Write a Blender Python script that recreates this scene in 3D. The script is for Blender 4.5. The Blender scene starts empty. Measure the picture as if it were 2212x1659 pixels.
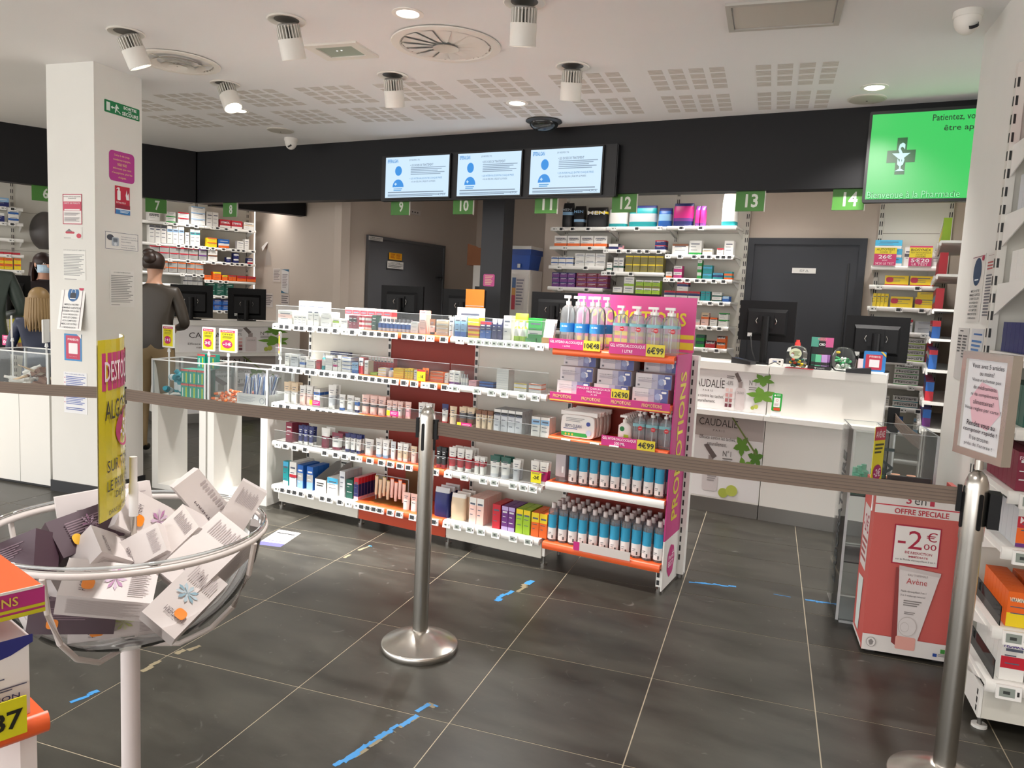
import bpy, bmesh, math, random
from mathutils import Vector, Matrix, Euler
random.seed(7)
R = math.radians
PI = math.pi
S = bpy.context.scene
COL = S.collection

# ---------------------------------------------------------------- camera
F_PX, PW, PH = 1645.0, 2212.0, 1659.0
YAW, PITCH, ROLL, CAM_H = R(-27.474), 0.1083, 0.0487, 1.4434
_f = Vector((math.sin(YAW)*math.cos(PITCH), math.cos(YAW)*math.cos(PITCH), -math.sin(PITCH)))
_r0 = Vector((math.cos(YAW), -math.sin(YAW), 0.0))
_u0 = _r0.cross(_f)
CR = _r0*math.cos(ROLL) + _u0*math.sin(ROLL)
CU = -_r0*math.sin(ROLL) + _u0*math.cos(ROLL)
CF = _f
CPOS = Vector((0.0, 0.0, CAM_H))
cam = bpy.data.cameras.new('camera'); camo = bpy.data.objects.new('camera', cam); COL.objects.link(camo)
mw = Matrix.Identity(4)
for i in range(3):
    mw[i][0], mw[i][1], mw[i][2], mw[i][3] = CR[i], CU[i], -CF[i], CPOS[i]
camo.matrix_world = mw
cam.sensor_width = 36.0; cam.lens = F_PX/PW*36.0; cam.clip_start = 0.05; cam.clip_end = 100
S.camera = camo

# ---------------------------------------------------------------- world, exposure
w = bpy.data.worlds.new('shop_ambient'); S.world = w; w.use_nodes = True
w.node_tree.nodes['Background'].inputs[0].default_value = (1.0, 0.985, 0.965, 1)
w.node_tree.nodes['Background'].inputs[1].default_value = 2.2
S.view_settings.view_transform = 'Standard'; S.view_settings.look = 'None'
S.view_settings.gamma = 1.0; S.view_settings.exposure = 0.75
S.view_settings.use_curve_mapping = False
WARM = (1.0, 0.90, 0.80); NEUT = (1.0, 0.955, 0.91); COOL = (1.0, 0.98, 0.97)

def spot(name, loc, tgt, power, angle=70, blend=0.6, size=0.05, col=NEUT):
    l = bpy.data.lights.new(name, 'SPOT'); l.energy = power; l.spot_size = R(angle); l.spot_blend = blend
    l.shadow_soft_size = size; l.color = col
    o = bpy.data.objects.new(name, l); COL.objects.link(o); o.location = loc
    o.rotation_euler = (Vector(tgt)-Vector(loc)).to_track_quat('-Z', 'Y').to_euler()
    return o
def area(name, loc, rot, sx, sy, power, col=NEUT):
    l = bpy.data.lights.new(name, 'AREA'); l.shape = 'RECTANGLE'; l.size = sx; l.size_y = sy; l.energy = power; l.color = col
    o = bpy.data.objects.new(name, l); COL.objects.link(o); o.location = loc; o.rotation_euler = rot
    return o

# ---------------------------------------------------------------- pixel -> place (measuring on real planes)
def ray(x, y): return CF + CR*((x-PW/2)/F_PX) + CU*((PH/2-y)/F_PX)
def onv(x, y, v):
    d = ray(x, y); return CPOS + d*(v/d.y)
def onu(x, y, uu):
    d = ray(x, y); return CPOS + d*(uu/d.x)
def onz(x, y, z):
    d = ray(x, y); return CPOS + d*((z-CAM_H)/d.z)
def onplane(x, y, p0, rz):
    n = Vector((math.sin(rz), -math.cos(rz), 0)); d = ray(x, y)
    return CPOS + d*((Vector(p0)-CPOS).dot(n)/d.dot(n))
def uat(x, v, z):
    a = ray(x, 600.0)  # u of column x on plane v at height z
    lo, hi = 0.0, 1659.0
    p = None
    for _ in range(40):
        m = (lo+hi)/2; p = onv(x, m, v)
        if p.z > z: lo = m
        else: hi = m
    return p.x
T9 = R(9.0)
def T(x, y):  # tile-grid coordinates -> scene
    return (x*math.cos(T9)-y*math.sin(T9), x*math.sin(T9)+y*math.cos(T9))

# ---------------------------------------------------------------- materials
PAL = dict(w='e9e7e2', g='a9a8a4', k='16161a', r='c02032', m='7d1c38', p='e9a9b4', o='ee6a1d', y='f0d21e', n='1f9a3c',
           d='0f5446', b='1f5fb0', c='49b4de', t='159aa0', v='6c2f7e', e='d9c3a4', q='1c2464', l='9fc62a', s='c9ccd0',
           a='7a4a2c', i='b9a5d6', f='efc8bd', h='8a7f3a', j='c2267a', x='55555a', z='f4f3ef', u='8fb9dc')
MATS = {}
def lin(h):
    h = h.lstrip('#'); o = []
    for i in (0, 2, 4):
        c = int(h[i:i+2], 16)/255.0
        o.append(c/12.92 if c <= 0.04045 else ((c+0.055)/1.055)**2.4)
    return (*o, 1.0)
def mt(key, rough=0.45, metal=0.0, emit=0.0, alpha=1.0, spec=0.5):
    """material from a palette letter, a hex colour, or a ready name; '*hex' gives off light"""
    if key in MATS: return MATS[key]
    hexc = PAL.get(key, key)
    em = emit
    if hexc.startswith('*'): hexc = hexc[1:]; em = 0.6
    k = (hexc, rough, metal, em, alpha)
    if k in MATS: return MATS[k]
    m = bpy.data.materials.new('mat_'+hexc.strip('#')); m.use_nodes = True
    b = m.node_tree.nodes['Principled BSDF']
    b.inputs['Base Color'].default_value = lin(hexc)
    b.inputs['Roughness'].default_value = rough; b.inputs['Metallic'].default_value = metal
    b.inputs['Specular IOR Level'].default_value = spec
    if em > 0:
        b.inputs['Base Color'].default_value = (0.02, 0.02, 0.02, 1)
        b.inputs['Emission Color'].default_value = lin(hexc); b.inputs['Emission Strength'].default_value = em
    if alpha < 1: b.inputs['Alpha'].default_value = alpha
    MATS[k] = m; return m
def named(name, hexc, rough=0.5, metal=0.0, noise=None, alpha=1.0, bump=None, emit=0.0, spec=0.5, aniso=0.0):
    m = bpy.data.materials.new(name); m.use_nodes = True; nt = m.node_tree; b = nt.nodes['Principled BSDF']
    c = lin(hexc); b.inputs['Base Color'].default_value = c; b.inputs['Roughness'].default_value = rough
    b.inputs['Metallic'].default_value = metal; b.inputs['Alpha'].default_value = alpha
    b.inputs['Specular IOR Level'].default_value = spec
    if aniso: b.inputs['Anisotropic'].default_value = aniso
    if emit:
        b.inputs['Emission Color'].default_value = c; b.inputs['Emission Strength'].default_value = emit
    if noise:
        sc, amt = noise
        g = nt.nodes.new('ShaderNodeNewGeometry')
        n = nt.nodes.new('ShaderNodeTexNoise'); n.inputs['Scale'].default_value = sc; n.inputs['Detail'].default_value = 5
        nt.links.new(g.outputs['Position'], n.inputs['Vector'])
        mx = nt.nodes.new('ShaderNodeMix'); mx.data_type = 'RGBA'; mx.blend_type = 'MULTIPLY'; mx.inputs[0].default_value = amt
        mx.inputs[6].default_value = c
        nt.links.new(n.outputs['Fac'], mx.inputs[7]); nt.links.new(mx.outputs[2], b.inputs['Base Color'])
    if bump:
        n2 = nt.nodes.new('ShaderNodeTexNoise'); n2.inputs['Scale'].default_value = bump[0]
        bp = nt.nodes.new('ShaderNodeBump'); bp.inputs['Strength'].default_value = bump[1]; bp.inputs['Distance'].default_value = 0.002
        nt.links.new(n2.outputs['Fac'], bp.inputs['Height']); nt.links.new(bp.outputs['Normal'], b.inputs['Normal'])
    MATS[name] = m; return m

named('ceiling_paint', 'ecebea', 0.9, noise=(1.5, 0.06))
named('wall_paint', 'cdbfb2', 0.85, noise=(2.0, 0.08))
named('pillar_paint', 'e4e2dc', 0.75, noise=(4.0, 0.08))
named('soffit_black', '0f0f12', 0.5, noise=(3.0, 0.2), bump=(40, 0.05), spec=0.3)
named('door_grey', '404247', 0.6, noise=(2, 0.1), spec=0.3)
named('white_laminate', 'e8e6e0', 0.35)
named('shelf_white', 'ebe9e4', 0.4)
named('panel_white', 'd6d3c9', 0.55)
named('panel_red', '8e2a18', 0.55)
named('shelf_orange', 'e8622f', 0.38)
named('steel', 'cdc9c2', 0.26, 1.0, aniso=0.6)
named('steel_dull', '8d8b88', 0.42, 1.0)
named('black_plastic', '0b0b0d', 0.5, spec=0.3)
named('monitor_black', '08080a', 0.55, spec=0.25)
named('belt_cloth', '77675b', 0.9, bump=(300, 0.2))
named('pink_panel', 'c2357f', 0.5)
named('head_pink', 'd94c93', 0.45)
named('kick_steel', '8a8884', 0.38, 0.9)
named('carton_coral', 'c45a54', 0.5)
named('cardboard', 'a06a4a', 0.85, noise=(6, 0.15))
named('lamp_glow', 'fff4e4', 0.4, emit=9.0)
named('led_strip', 'fff8f0', 0.4, emit=4.0)

def clear(name, tint, ior=1.3, body=0.0, rough=0.04):
    """thin clear sheet: see-through with angle dependent gloss and a little body colour"""
    m = bpy.data.materials.new(name); m.use_nodes = True; nt = m.node_tree; nt.nodes.clear()
    out = nt.nodes.new('ShaderNodeOutputMaterial'); tr = nt.nodes.new('ShaderNodeBsdfTransparent'); tr.inputs[0].default_value = lin(tint)
    gl = nt.nodes.new('ShaderNodeBsdfGlossy'); gl.inputs['Roughness'].default_value = rough
    fr = nt.nodes.new('ShaderNodeFresnel'); fr.inputs[0].default_value = ior
    mx = nt.nodes.new('ShaderNodeMixShader'); nt.links.new(fr.outputs[0], mx.inputs[0]); nt.links.new(gl.outputs[0], mx.inputs[2])
    if body:
        df = nt.nodes.new('ShaderNodeBsdfDiffuse'); df.inputs[0].default_value = (.85, .87, .88, 1)
        m2 = nt.nodes.new('ShaderNodeMixShader'); m2.inputs[0].default_value = body
        nt.links.new(tr.outputs[0], m2.inputs[1]); nt.links.new(df.outputs[0], m2.inputs[2]); nt.links.new(m2.outputs[0], mx.inputs[1])
    else: nt.links.new(tr.outputs[0], mx.inputs[1])
    nt.links.new(mx.outputs[0], out.inputs[0]); MATS[name] = m; return m
clear('acrylic', 'f8fafa', 1.17, 0.025); clear('acrylic_edge', 'e8eeee', 1.4, 0.45); clear('clear_plastic', 'ece6ea', 1.2, 0.16); clear('gel', 'f0f4f6', 1.22, 0.16); clear('bowl_clear', 'fbfbfb', 1.12, 0.03)

def slate_material():
    m = bpy.data.materials.new('slate_tile'); m.use_nodes = True; nt = m.node_tree; b = nt.nodes['Principled BSDF']
    g = nt.nodes.new('ShaderNodeNewGeometry'); oi = nt.nodes.new('ShaderNodeObjectInfo')
    mp = nt.nodes.new('ShaderNodeMapping'); mp.inputs['Scale'].default_value = (0.9, 2.2, 1); mp.inputs['Rotation'].default_value = (0, 0, T9)
    nt.links.new(g.outputs['Position'], mp.inputs['Vector'])
    n = nt.nodes.new('ShaderNodeTexNoise'); n.inputs['Scale'].default_value = 2.6; n.inputs['Detail'].default_value = 8; n.inputs['Roughness'].default_value = 0.62
    nt.links.new(mp.outputs[0], n.inputs['Vector'])
    r = nt.nodes.new('ShaderNodeValToRGB'); r.color_ramp.elements[0].position = 0.32; r.color_ramp.elements[1].position = 0.72
    r.color_ramp.elements[0].color = lin('282621'); r.color_ramp.elements[1].color = lin('44423b')
    nt.links.new(n.outputs['Fac'], r.inputs[0])
    # tile to tile tint
    hs = nt.nodes.new('ShaderNodeHueSaturation'); mr = nt.nodes.new('ShaderNodeMapRange')
    mr.inputs[3].default_value = 0.85; mr.inputs[4].default_value = 1.15
    nt.links.new(oi.outputs['Random'], mr.inputs[0]); nt.links.new(mr.outputs[0], hs.inputs['Value']); nt.links.new(r.outputs[0], hs.inputs['Color'])
    # pale scuffs
    n2 = nt.nodes.new('ShaderNodeTexNoise'); n2.inputs['Scale'].default_value = 9; n2.inputs['Detail'].default_value = 12; n2.inputs['Distortion'].default_value = 2.5
    nt.links.new(g.outputs['Position'], n2.inputs['Vector'])
    r2 = nt.nodes.new('ShaderNodeValToRGB'); r2.color_ramp.elements[0].position = 0.66; r2.color_ramp.elements[1].position = 0.78
    r2.color_ramp.elements[1].color = (0.45, 0.45, 0.45, 1)
    nt.links.new(n2.outputs['Fac'], r2.inputs[0])
    mx = nt.nodes.new('ShaderNodeMix'); mx.data_type = 'RGBA'; mx.inputs[7].default_value = lin('8f8d88')
    nt.links.new(r2.outputs[0], mx.inputs[0]); nt.links.new(hs.outputs[0], mx.inputs[6]); nt.links.new(mx.outputs[2], b.inputs['Base Color'])
    rr = nt.nodes.new('ShaderNodeMapRange'); rr.inputs[3].default_value = 0.24; rr.inputs[4].default_value = 0.5
    nt.links.new(n.outputs['Fac'], rr.inputs[0]); nt.links.new(rr.outputs[0], b.inputs['Roughness'])
    bp = nt.nodes.new('ShaderNodeBump'); bp.inputs['Strength'].default_value = 0.12; bp.inputs['Distance'].default_value = 0.004
    nt.links.new(n.outputs['Fac'], bp.inputs['Height']); nt.links.new(bp.outputs[0], b.inputs['Normal'])
    b.inputs['Specular IOR Level'].default_value = 0.45
    MATS['slate'] = m
slate_material()
def slot_material():
    m = bpy.data.materials.new('acoustic_slots'); m.use_nodes = True; nt = m.node_tree; b = nt.nodes['Principled BSDF']
    tc = nt.nodes.new('ShaderNodeTexCoord'); wv = nt.nodes.new('ShaderNodeTexWave'); wv.bands_direction = 'Y'
    wv.inputs['Scale'].default_value = 22; nt.links.new(tc.outputs['Object'], wv.inputs['Vector'])
    r = nt.nodes.new('ShaderNodeValToRGB'); r.color_ramp.elements[0].color = lin('a8a29a'); r.color_ramp.elements[1].color = lin('e4dfd8')
    r.color_ramp.elements[0].position = 0.35; r.color_ramp.elements[1].position = 0.6
    nt.links.new(wv.outputs['Fac'], r.inputs[0]); nt.links.new(r.outputs[0], b.inputs['Base Color']); b.inputs['Roughness'].default_value = 0.9
    MATS['slots'] = m
slot_material()

# ---------------------------------------------------------------- mesh helpers
class MB:
    def __init__(s): s.v = []; s.f = []; s.mi = []; s.ms = []; s.sm = []
    def _m(s, mat):
        mat = mt(mat) if isinstance(mat, str) else mat
        if mat not in s.ms: s.ms.append(mat)
        return s.ms.index(mat)
    def face(s, pts, mat, smooth=False):
        i = len(s.v); s.v += [tuple(p) for p in pts]; s.f.append(tuple(range(i, i+len(pts)))); s.mi.append(s._m(mat)); s.sm.append(smooth); return s
    def box(s, x0, x1, y0, y1, z0, z1, mat, front=None, top=None):
        i = len(s.v); s.v += [(x0,y0,z0),(x1,y0,z0),(x1,y1,z0),(x0,y1,z0),(x0,y0,z1),(x1,y0,z1),(x1,y1,z1),(x0,y1,z1)]
        k = s._m(mat); kf = s._m(front) if front else k; kt = s._m(top) if top else k
        for q, mm in (((0,3,2,1),k),((4,5,6,7),kt),((0,1,5,4),kf),((1,2,6,5),k),((2,3,7,6),k),((3,0,4,7),k)):
            s.f.append(tuple(i+a for a in q)); s.mi.append(mm); s.sm.append(False)
        return s
    def rings(s, rings, mat, cap0=True, cap1=True, smooth=True):
        i = len(s.v); n = len(rings[0]); k = s._m(mat)
        for rg in rings: s.v += [tuple(p) for p in rg]
        for a in range(len(rings)-1):
            for b in range(n):
                c = (b+1) % n
                s.f.append((i+a*n+b, i+a*n+c, i+(a+1)*n+c, i+(a+1)*n+b)); s.mi.append(k); s.sm.append(smooth)
        if cap0: s.f.append(tuple(i+b for b in reversed(range(n)))); s.mi.append(k); s.sm.append(False)
        if cap1: s.f.append(tuple(i+(len(rings)-1)*n+b for b in range(n))); s.mi.append(k); s.sm.append(False)
        return s
    def lathe(s, prof, mat, n=20, cx=0, cy=0, sy=1.0, cap0=True, cap1=True):
        return s.rings([[(cx+r*math.cos(2*PI*a/n), cy+sy*r*math.sin(2*PI*a/n), z) for a in range(n)] for r, z in prof], mat, cap0, cap1)
    def cyl(s, cx, cy, z0, z1, r, mat, n=16): return s.lathe([(r, z0), (r, z1)], mat, n, cx, cy)
    def tube(s, path, r, mat, n=8, closed=False):
        path = [Vector(p) for p in path]; rg = []; L = len(path)
        for i, p in enumerate(path):
            if closed: d = path[(i+1) % L]-path[i-1]
            else: d = path[min(i+1, L-1)]-path[max(i-1, 0)]
            d.normalize(); up = Vector((0,0,1)) if abs(d.z) < 0.9 else Vector((1,0,0))
            a = d.cross(up).normalized(); b = a.cross(d)
            rr = r[i] if isinstance(r, (list, tuple)) else r
            rg.append([p+a*rr*math.cos(2*PI*k/n)+b*rr*math.sin(2*PI*k/n) for k in range(n)])
        if closed: rg.append(rg[0]); return s.rings(rg, mat, False, False)
        return s.rings(rg, mat)
    def prism(s, pts, y0, y1, mat, side=None):
        """outline in x,z extruded along y; y0 is the front"""
        n = len(pts); i = len(s.v); k = s._m(mat); ks = s._m(side) if side else k
        s.v += [(x, y0, z) for x, z in pts]+[(x, y1, z) for x, z in pts]
        s.f.append(tuple(i+a for a in range(n))); s.mi.append(k); s.sm.append(False)
        s.f.append(tuple(i+n+a for a in reversed(range(n)))); s.mi.append(ks); s.sm.append(False)
        for a in range(n):
            b = (a+1) % n; s.f.append((i+b, i+a, i+n+a, i+n+b)); s.mi.append(ks); s.sm.append(False)
        return s
    def slab(s, pts, z0, z1, mat):
        n = len(pts); i = len(s.v); k = s._m(mat)
        s.v += [(x, y, z0) for x, y in pts]+[(x, y, z1) for x, y in pts]
        s.f.append(tuple(i+a for a in reversed(range(n)))); s.f.append(tuple(i+n+a for a in range(n)))
        s.mi += [k, k]; s.sm += [False, False]
        for a in range(n):
            b = (a+1) % n; s.f.append((i+a, i+b, i+n+b, i+n+a)); s.mi.append(k); s.sm.append(False)
        return s
    def ball(s, c, rx, ry, rz, mat, n=14, h=9, z0=-1.0, z1=1.0):
        a0, a1 = math.asin(z0), math.asin(z1); rg = []
        for j in range(h+1):
            t = a0+(a1-a0)*j/h; rr = max(math.cos(t), 0.001)
            rg.append([(c[0]+rx*rr*math.cos(2*PI*k/n), c[1]+ry*rr*math.sin(2*PI*k/n), c[2]+rz*math.sin(t)) for k in range(n)])
        return s.rings(rg, mat)
    def mesh(s, name):
        me = bpy.data.meshes.new(name); me.from_pydata(s.v, [], s.f)
        for m in s.ms: me.materials.append(m)
        me.polygons.foreach_set('material_index', s.mi); me.polygons.foreach_set('use_smooth', s.sm)
        if any(s.sm): me.set_sharp_from_angle(angle=R(45))
        me.update(); return me
    def build(s, name, parent=None, loc=(0,0,0), rot=(0,0,0)):
        return link(name, s.mesh(name), parent, loc, rot)
def link(name, me, parent=None, loc=(0,0,0), rot=(0,0,0)):
    o = bpy.data.objects.new(name, me); COL.objects.link(o); o.parent = parent; o.location = loc
    o.rotation_euler = rot if isinstance(rot, (tuple, Euler)) else (0, 0, rot)
    return o
def tag(o, label=None, cat=None, group=None, kind=None):
    if label: o['label'] = label
    if cat: o['category'] = cat
    if group: o['group'] = group
    if kind: o['kind'] = kind
    return o
def thing(name, label, cat, loc=(0,0,0), rz=0.0, group=None):
    return tag(link(name, None, None, loc, (0, 0, rz) if not isinstance(rz, tuple) else rz), label, cat, group)
def struct(o): o['kind'] = 'structure'; return o
def copy_tree(o, parent=None, loc=None, rot=None, label=None, group=None):
    c = o.copy(); COL.objects.link(c); c.parent = parent
    if loc is not None: c.location = loc
    if rot is not None: c.rotation_euler = rot
    if label: c['label'] = label
    if group: c['group'] = group
    for ch in o.children: copy_tree(ch, c)
    return c
def rrect(x0, x1, z0, z1, r, n=4):
    pts = []
    for cx, cz, a0 in ((x1-r, z0+r, -90), (x1-r, z1-r, 0), (x0+r, z1-r, 90), (x0+r, z0+r, 180)):
        for k in range(n+1):
            a = R(a0+90*k/n); pts.append((cx+r*math.cos(a), cz+r*math.sin(a)))
    return pts
_TC = {}
def text_mesh(s, bold=0.0):
    k = (s, bold)
    if k in _TC: return _TC[k]
    cu = bpy.data.curves.new('lettering', 'FONT'); cu.body = s; cu.offset = bold; cu.resolution_u = 2
    o = bpy.data.objects.new('lettering_tmp', cu)
    me = bpy.data.meshes.new_from_object(o); me.name = 'lettering'
    bpy.data.objects.remove(o); bpy.data.curves.remove(cu)
    vs = me.vertices
    if len(vs) == 0: _TC[k] = None; return None
    x0 = min(q.co.x for q in vs); x1 = max(q.co.x for q in vs); y0 = min(q.co.y for q in vs); y1 = max(q.co.y for q in vs)
    _TC[k] = (me, x0, x1, y0, y1); return _TC[k]
def text_into(parent, s, x0, x1, z0, z1, y, col, bold=0.01, rot=0.0, fit=True, name='lettering'):
    """letters filling the box x0..x1, z0..z1 on the plane y of the parent (facing -y); rot turns the reading direction"""
    tm = text_mesh(s, bold)
    if not tm: return None
    me, a0, a1, b0, b1 = tm
    m2 = me.copy(); m2.materials.clear(); m2.materials.append(mt(col) if isinstance(col, str) else col)
    cx, cz = (x0+x1)/2, (z0+z1)/2; W, H = x1-x0, z1-z0
    if abs(rot) > 0.1: W, H = H, W
    sx, sz = W/(a1-a0), H/(b1-b0)
    if not fit: sx = sz = min(sx, sz)
    c, sn = math.cos(rot), math.sin(rot)
    for q in m2.vertices:
        px = (q.co.x-(a0+a1)/2)*sx; pz = (q.co.y-(b0+b1)/2)*sz
        q.co = Vector((cx+px*c-pz*sn, y, cz+px*sn+pz*c))
    return link(name, m2, parent)
def card(parent, w, h, els, y=0.0, cz=0.0, name='print', step=0.0004):
    """flat print on the plane y of the parent, centred on x=0, z=cz. fractions run left-right and top-bottom"""
    b = MB(); X = lambda f: (f-0.5)*w; Z = lambda f: cz+(0.5-f)*h; yy = y; n = 0
    for e in els:
        yy -= step; k = e[0]
        if k == 'r': b.face([(X(e[1]),yy,Z(e[4])),(X(e[3]),yy,Z(e[4])),(X(e[3]),yy,Z(e[2])),(X(e[1]),yy,Z(e[2]))], e[5]); n += 1
        elif k == 'q': b.face([(X(p[0]),yy,Z(p[1])) for p in e[1]], e[2]); n += 1
        elif k == 'rr':
            b.face([(a, yy, c) for a, c in rrect(X(e[1]), X(e[3]), Z(e[4]), Z(e[2]), e[6]*min(w, h))], e[5]); n += 1
        elif k == 'c':
            rx = e[3]*w; rz = (e[5] if len(e) > 5 else rx/h)*h
            b.face([(X(e[1])+rx*math.cos(2*PI*i/20), yy, Z(e[2])+rz*math.sin(2*PI*i/20)) for i in range(20)], e[4]); n += 1
        elif k == 'l':
            for i in range(e[5]):
                zt = e[2]+(e[4]-e[2])*i/e[5]; zb = zt+(e[4]-e[2])/e[5]*0.5
                xe = e[3]-(e[3]-e[1])*((i*37) % 11)/36.0
                b.face([(X(e[1]),yy,Z(zb)),(X(xe),yy,Z(zb)),(X(xe),yy,Z(zt)),(X(e[1]),yy,Z(zt))], e[6]); n += 1
        elif k == 't':
            text_into(parent, e[5], X(e[1]), X(e[3]), Z(e[4]), Z(e[2]), yy, e[6], e[7] if len(e) > 7 else 0.012, e[8] if len(e) > 8 else 0.0)
    if n: b.build(name, parent)
    return yy
def flat(name, label, cat, loc, rz, w, h, base, els, t=0.003, group=None, tilt=0.0, round_=0.0):
    """a sheet, sticker, sign or screen: a thin board facing -y of its own frame with its print as parts"""
    o = thing(name, label, cat, loc, (tilt, 0, rz), group)
    b = MB()
    if round_: b.prism(rrect(-w/2, w/2, -h/2, h/2, round_*min(w, h)), -t, 0, base)
    else: b.box(-w/2, w/2, -t, 0, -h/2, h/2, base)
    b.build('board', o)
    card(o, w, h, els, -t)
    return o
def rect_on(p0, rz, x0, y0, x1, y1, off=0.002):
    a = onplane(x0, y0, p0, rz); c = onplane(x1, y1, p0, rz)
    w = math.hypot(a.x-c.x, a.y-c.y); h = a.z-c.z; m = (a+c)/2
    n = Vector((math.sin(rz), -math.cos(rz), 0)); m = m+n*off
    return (m.x, m.y, m.z), w, h
# ================================================================ SETTING
CEIL = 2.82
TX0, TXN = -2.1304-0.6*11, 19
rows = [3.505-0.61*k for k in range(6, 0, -1)]+[3.505, 3.877, 4.247, 4.62, 4.99, 5.6, 6.2, 6.8, 7.4, 8.0, 8.6, 9.2, 9.8]
fl = MB()
X1 = TX0+0.6*TXN; Y0, Y1 = rows[0], rows[-1]
fl.box(TX0, X1, Y0, Y1, -0.05, -0.0012, 'b3a790')
for a, b_, c, d in ((TX0-4, TX0, Y0-4, Y1+1), (X1, X1+3, Y0-4, Y1+1), (TX0, X1, Y0-4, Y0), (TX0, X1, Y1, Y1+1)):
    fl.box(a, b_, c, d, -0.05, 0.0, 'slate')
floor = struct(fl.build('floor', rot=(0, 0, T9)))
tcache = {}
for j in range(len(rows)-1):
    hgt = round(rows[j+1]-rows[j], 3)
    if hgt not in tcache: tcache[hgt] = MB().box(0.0022, 0.5978, 0.0022, hgt-0.0022, -0.01, 0.0, 'slate').mesh('tile')
    for i in range(TXN):
        x, y = TX0+0.6*i, rows[j]
        u_, v_ = T(x+0.3, y+hgt/2)
        # leave out what no camera near this one can see
        if v_ > 8.9 or (v_ > 7.1 and u_ > -3.0) or u_ > 2.2 or u_ < -8.9 or v_ < -0.4 or (u_ < -3.4-0.9*max(v_, 0.0) ): continue
        link('tile', tcache[hgt], floor, (x, y, 0))
ce = MB().box(-10, 4, -4.0, 10, CEIL, CEIL+0.1, 'ceiling_paint')
ceiling = struct(ce.build('ceiling'))
pm = MB().box(-0.041, 0.041, -0.041, 0.041, -0.0015, 0.0005, 'slots').mesh('perforated_patch')
for k in range(9):
    for gy in (4.655, 5.215):
        for a in range(4):
            for b_ in range(4):
                x = -0.155-0.605*k+0.117*a; y = gy+0.113*b_
                p = T(x, y); link('perforated_patch', pm, ceiling, (p[0], p[1], CEIL), (0, 0, T9))

def wall(name, p, q, z0, z1, t, mat='wall_paint', base=None):
    """vertical wall from p to q; thickness goes away from the viewer's side (left of p->q)"""
    d = Vector((q[0]-p[0], q[1]-p[1])); L = d.length; a = math.atan2(d.y, d.x)
    o = struct(MB().box(0, L, 0, t, z0, z1, mat).build(name, None, (p[0], p[1], 0), (0, 0, a)))
    return o, L
LD = Vector((0.407, 0.914)); LA = math.atan2(LD.y, LD.x); LN = Vector((0.914, -0.407))
SC = Vector((-6.72, 5.60))
def Lp(t, n): q = SC+LD*t+LN*n; return (q.x, q.y)
BW = 7.15
wall('wall_back', (-3.42, BW), (0.62, BW), 0, CEIL, 0.1)
wall('wall_right', (0.33, 7.15), (0.33, 5.80), 0, CEIL, 0.12)
pA, pB = Lp(1.224, -1.72), Lp(-4.6, -1.72)
wall('wall_left', pB, pA, 0, CEIL, 0.1)
pC = (-5.42, 6.36)
wall('wall_niche', (pA[0]+0.04, pA[1]-0.02), pC, 0, CEIL, 0.1)
DRZ = math.atan2(8.07-6.805, 0.07)
o_, L_ = wall('wall_passage', pC, (-5.30, 9.0), 0, CEIL, 0.1)
wall('wall_end', (-5.32, 8.95), (-3.3, 8.95), 0, CEIL, 0.1)
wall('wall_light_block', (1.75, 4.3), (1.75, -3.9), 0, CEIL, 0.1)  # unseen wall, added to keep light off the right of the ceiling
wall('wall_fridge', (-3.36, 8.9), (-3.36, 7.2), 0, CEIL, 0.06)

# columns
PC = Vector((-4.73, 3.16))
col1 = struct(MB().box(-0.40, 0, 0, 0.39, 0.0, CEIL, 'pillar_paint').build('column', None, (PC.x, PC.y, 0), (0, 0, T9)))
struct(MB().box(-0.41, 0.01, -0.01, 0.40, 0.0, 0.075, '26272a').build('baseboard_column', col1))
RC = Vector((0.172, 4.394))
col2 = MB().box(0, 1.1, -0.86, 0, 0.0, CEIL, 'pillar_paint').build('column_right', None, (RC.x, RC.y, 0), (0, 0, T9)); struct(col2)
darkp = MB().box(-0.115, 0.115, 0, 0.2, 0, 2.4, '2e2f33').build('column_dark', None, (-3.56, 6.3, 0)); struct(darkp)

# soffit
SV = 5.615
struct(MB().box(-6.78, 1.3, SV, SV+0.14, 2.30, CEIL, 'soffit_black').build('trim_1'))
q = Lp(-5.0, 0)
struct(MB().box(0, 5.0, 0, 0.14, 2.30, CEIL, 'soffit_black').build('trim_2', None, (q[0], q[1], 0), (0, 0, LA)))
q = Lp(0.16, 0)
struct(MB().box(0, 1.04, 0, 0.14, 2.29, 2.46, 'soffit_black').build('trim_3', None, (q[0], q[1], 0), (0, 0, LA)))

# doors
def door(name, p, rz, w, h, leaf, frame_w=0.05):
    o = struct(MB().box(-w/2, w/2, -0.03, 0.0, 0, h, leaf).build(name, None, p, (0, 0, rz)))
    f = MB()
    for a, b_, c, d in ((-w/2-frame_w, -w/2, 0, h+frame_w), (w/2, w/2+frame_w, 0, h+frame_w), (-w/2, w/2, h, h+frame_w)):
        f.box(a, b_, -0.045, 0.0, c, d, leaf)
    f.build('door_frame', o)
    return o
d2 = door('door_2', (-0.89, BW-0.002, 0), 0, 0.86, 2.055, 'door_grey', 0.055)
MB().box(0.35, 0.362, -0.04, -0.03, 0.2, 1.9, '1c1c1e').build('door_seal', d2)
MB().box(0.30, 0.33, -0.06, -0.03, 1.0, 1.15, 'steel_dull').build('door_handle', d2)
s = flat('door_sign', 'small white EDF sign with warning triangle on the dark grey door', 'sign', (-0.888, BW-0.036, 1.83), 0, 0.195, 0.046, 'e9e7e2',
     [('t', .33, .3, .52, .7, 'EDF', '666666', 0), ('q', [(.56, .75), (.70, .75), (.63, .25)], '777777'), ('q', [(.59, .70), (.67, .70), (.63, .40)], 'e9e7e2')])
dw = math.atan2(9.0-6.36, -5.30+5.42)
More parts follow.
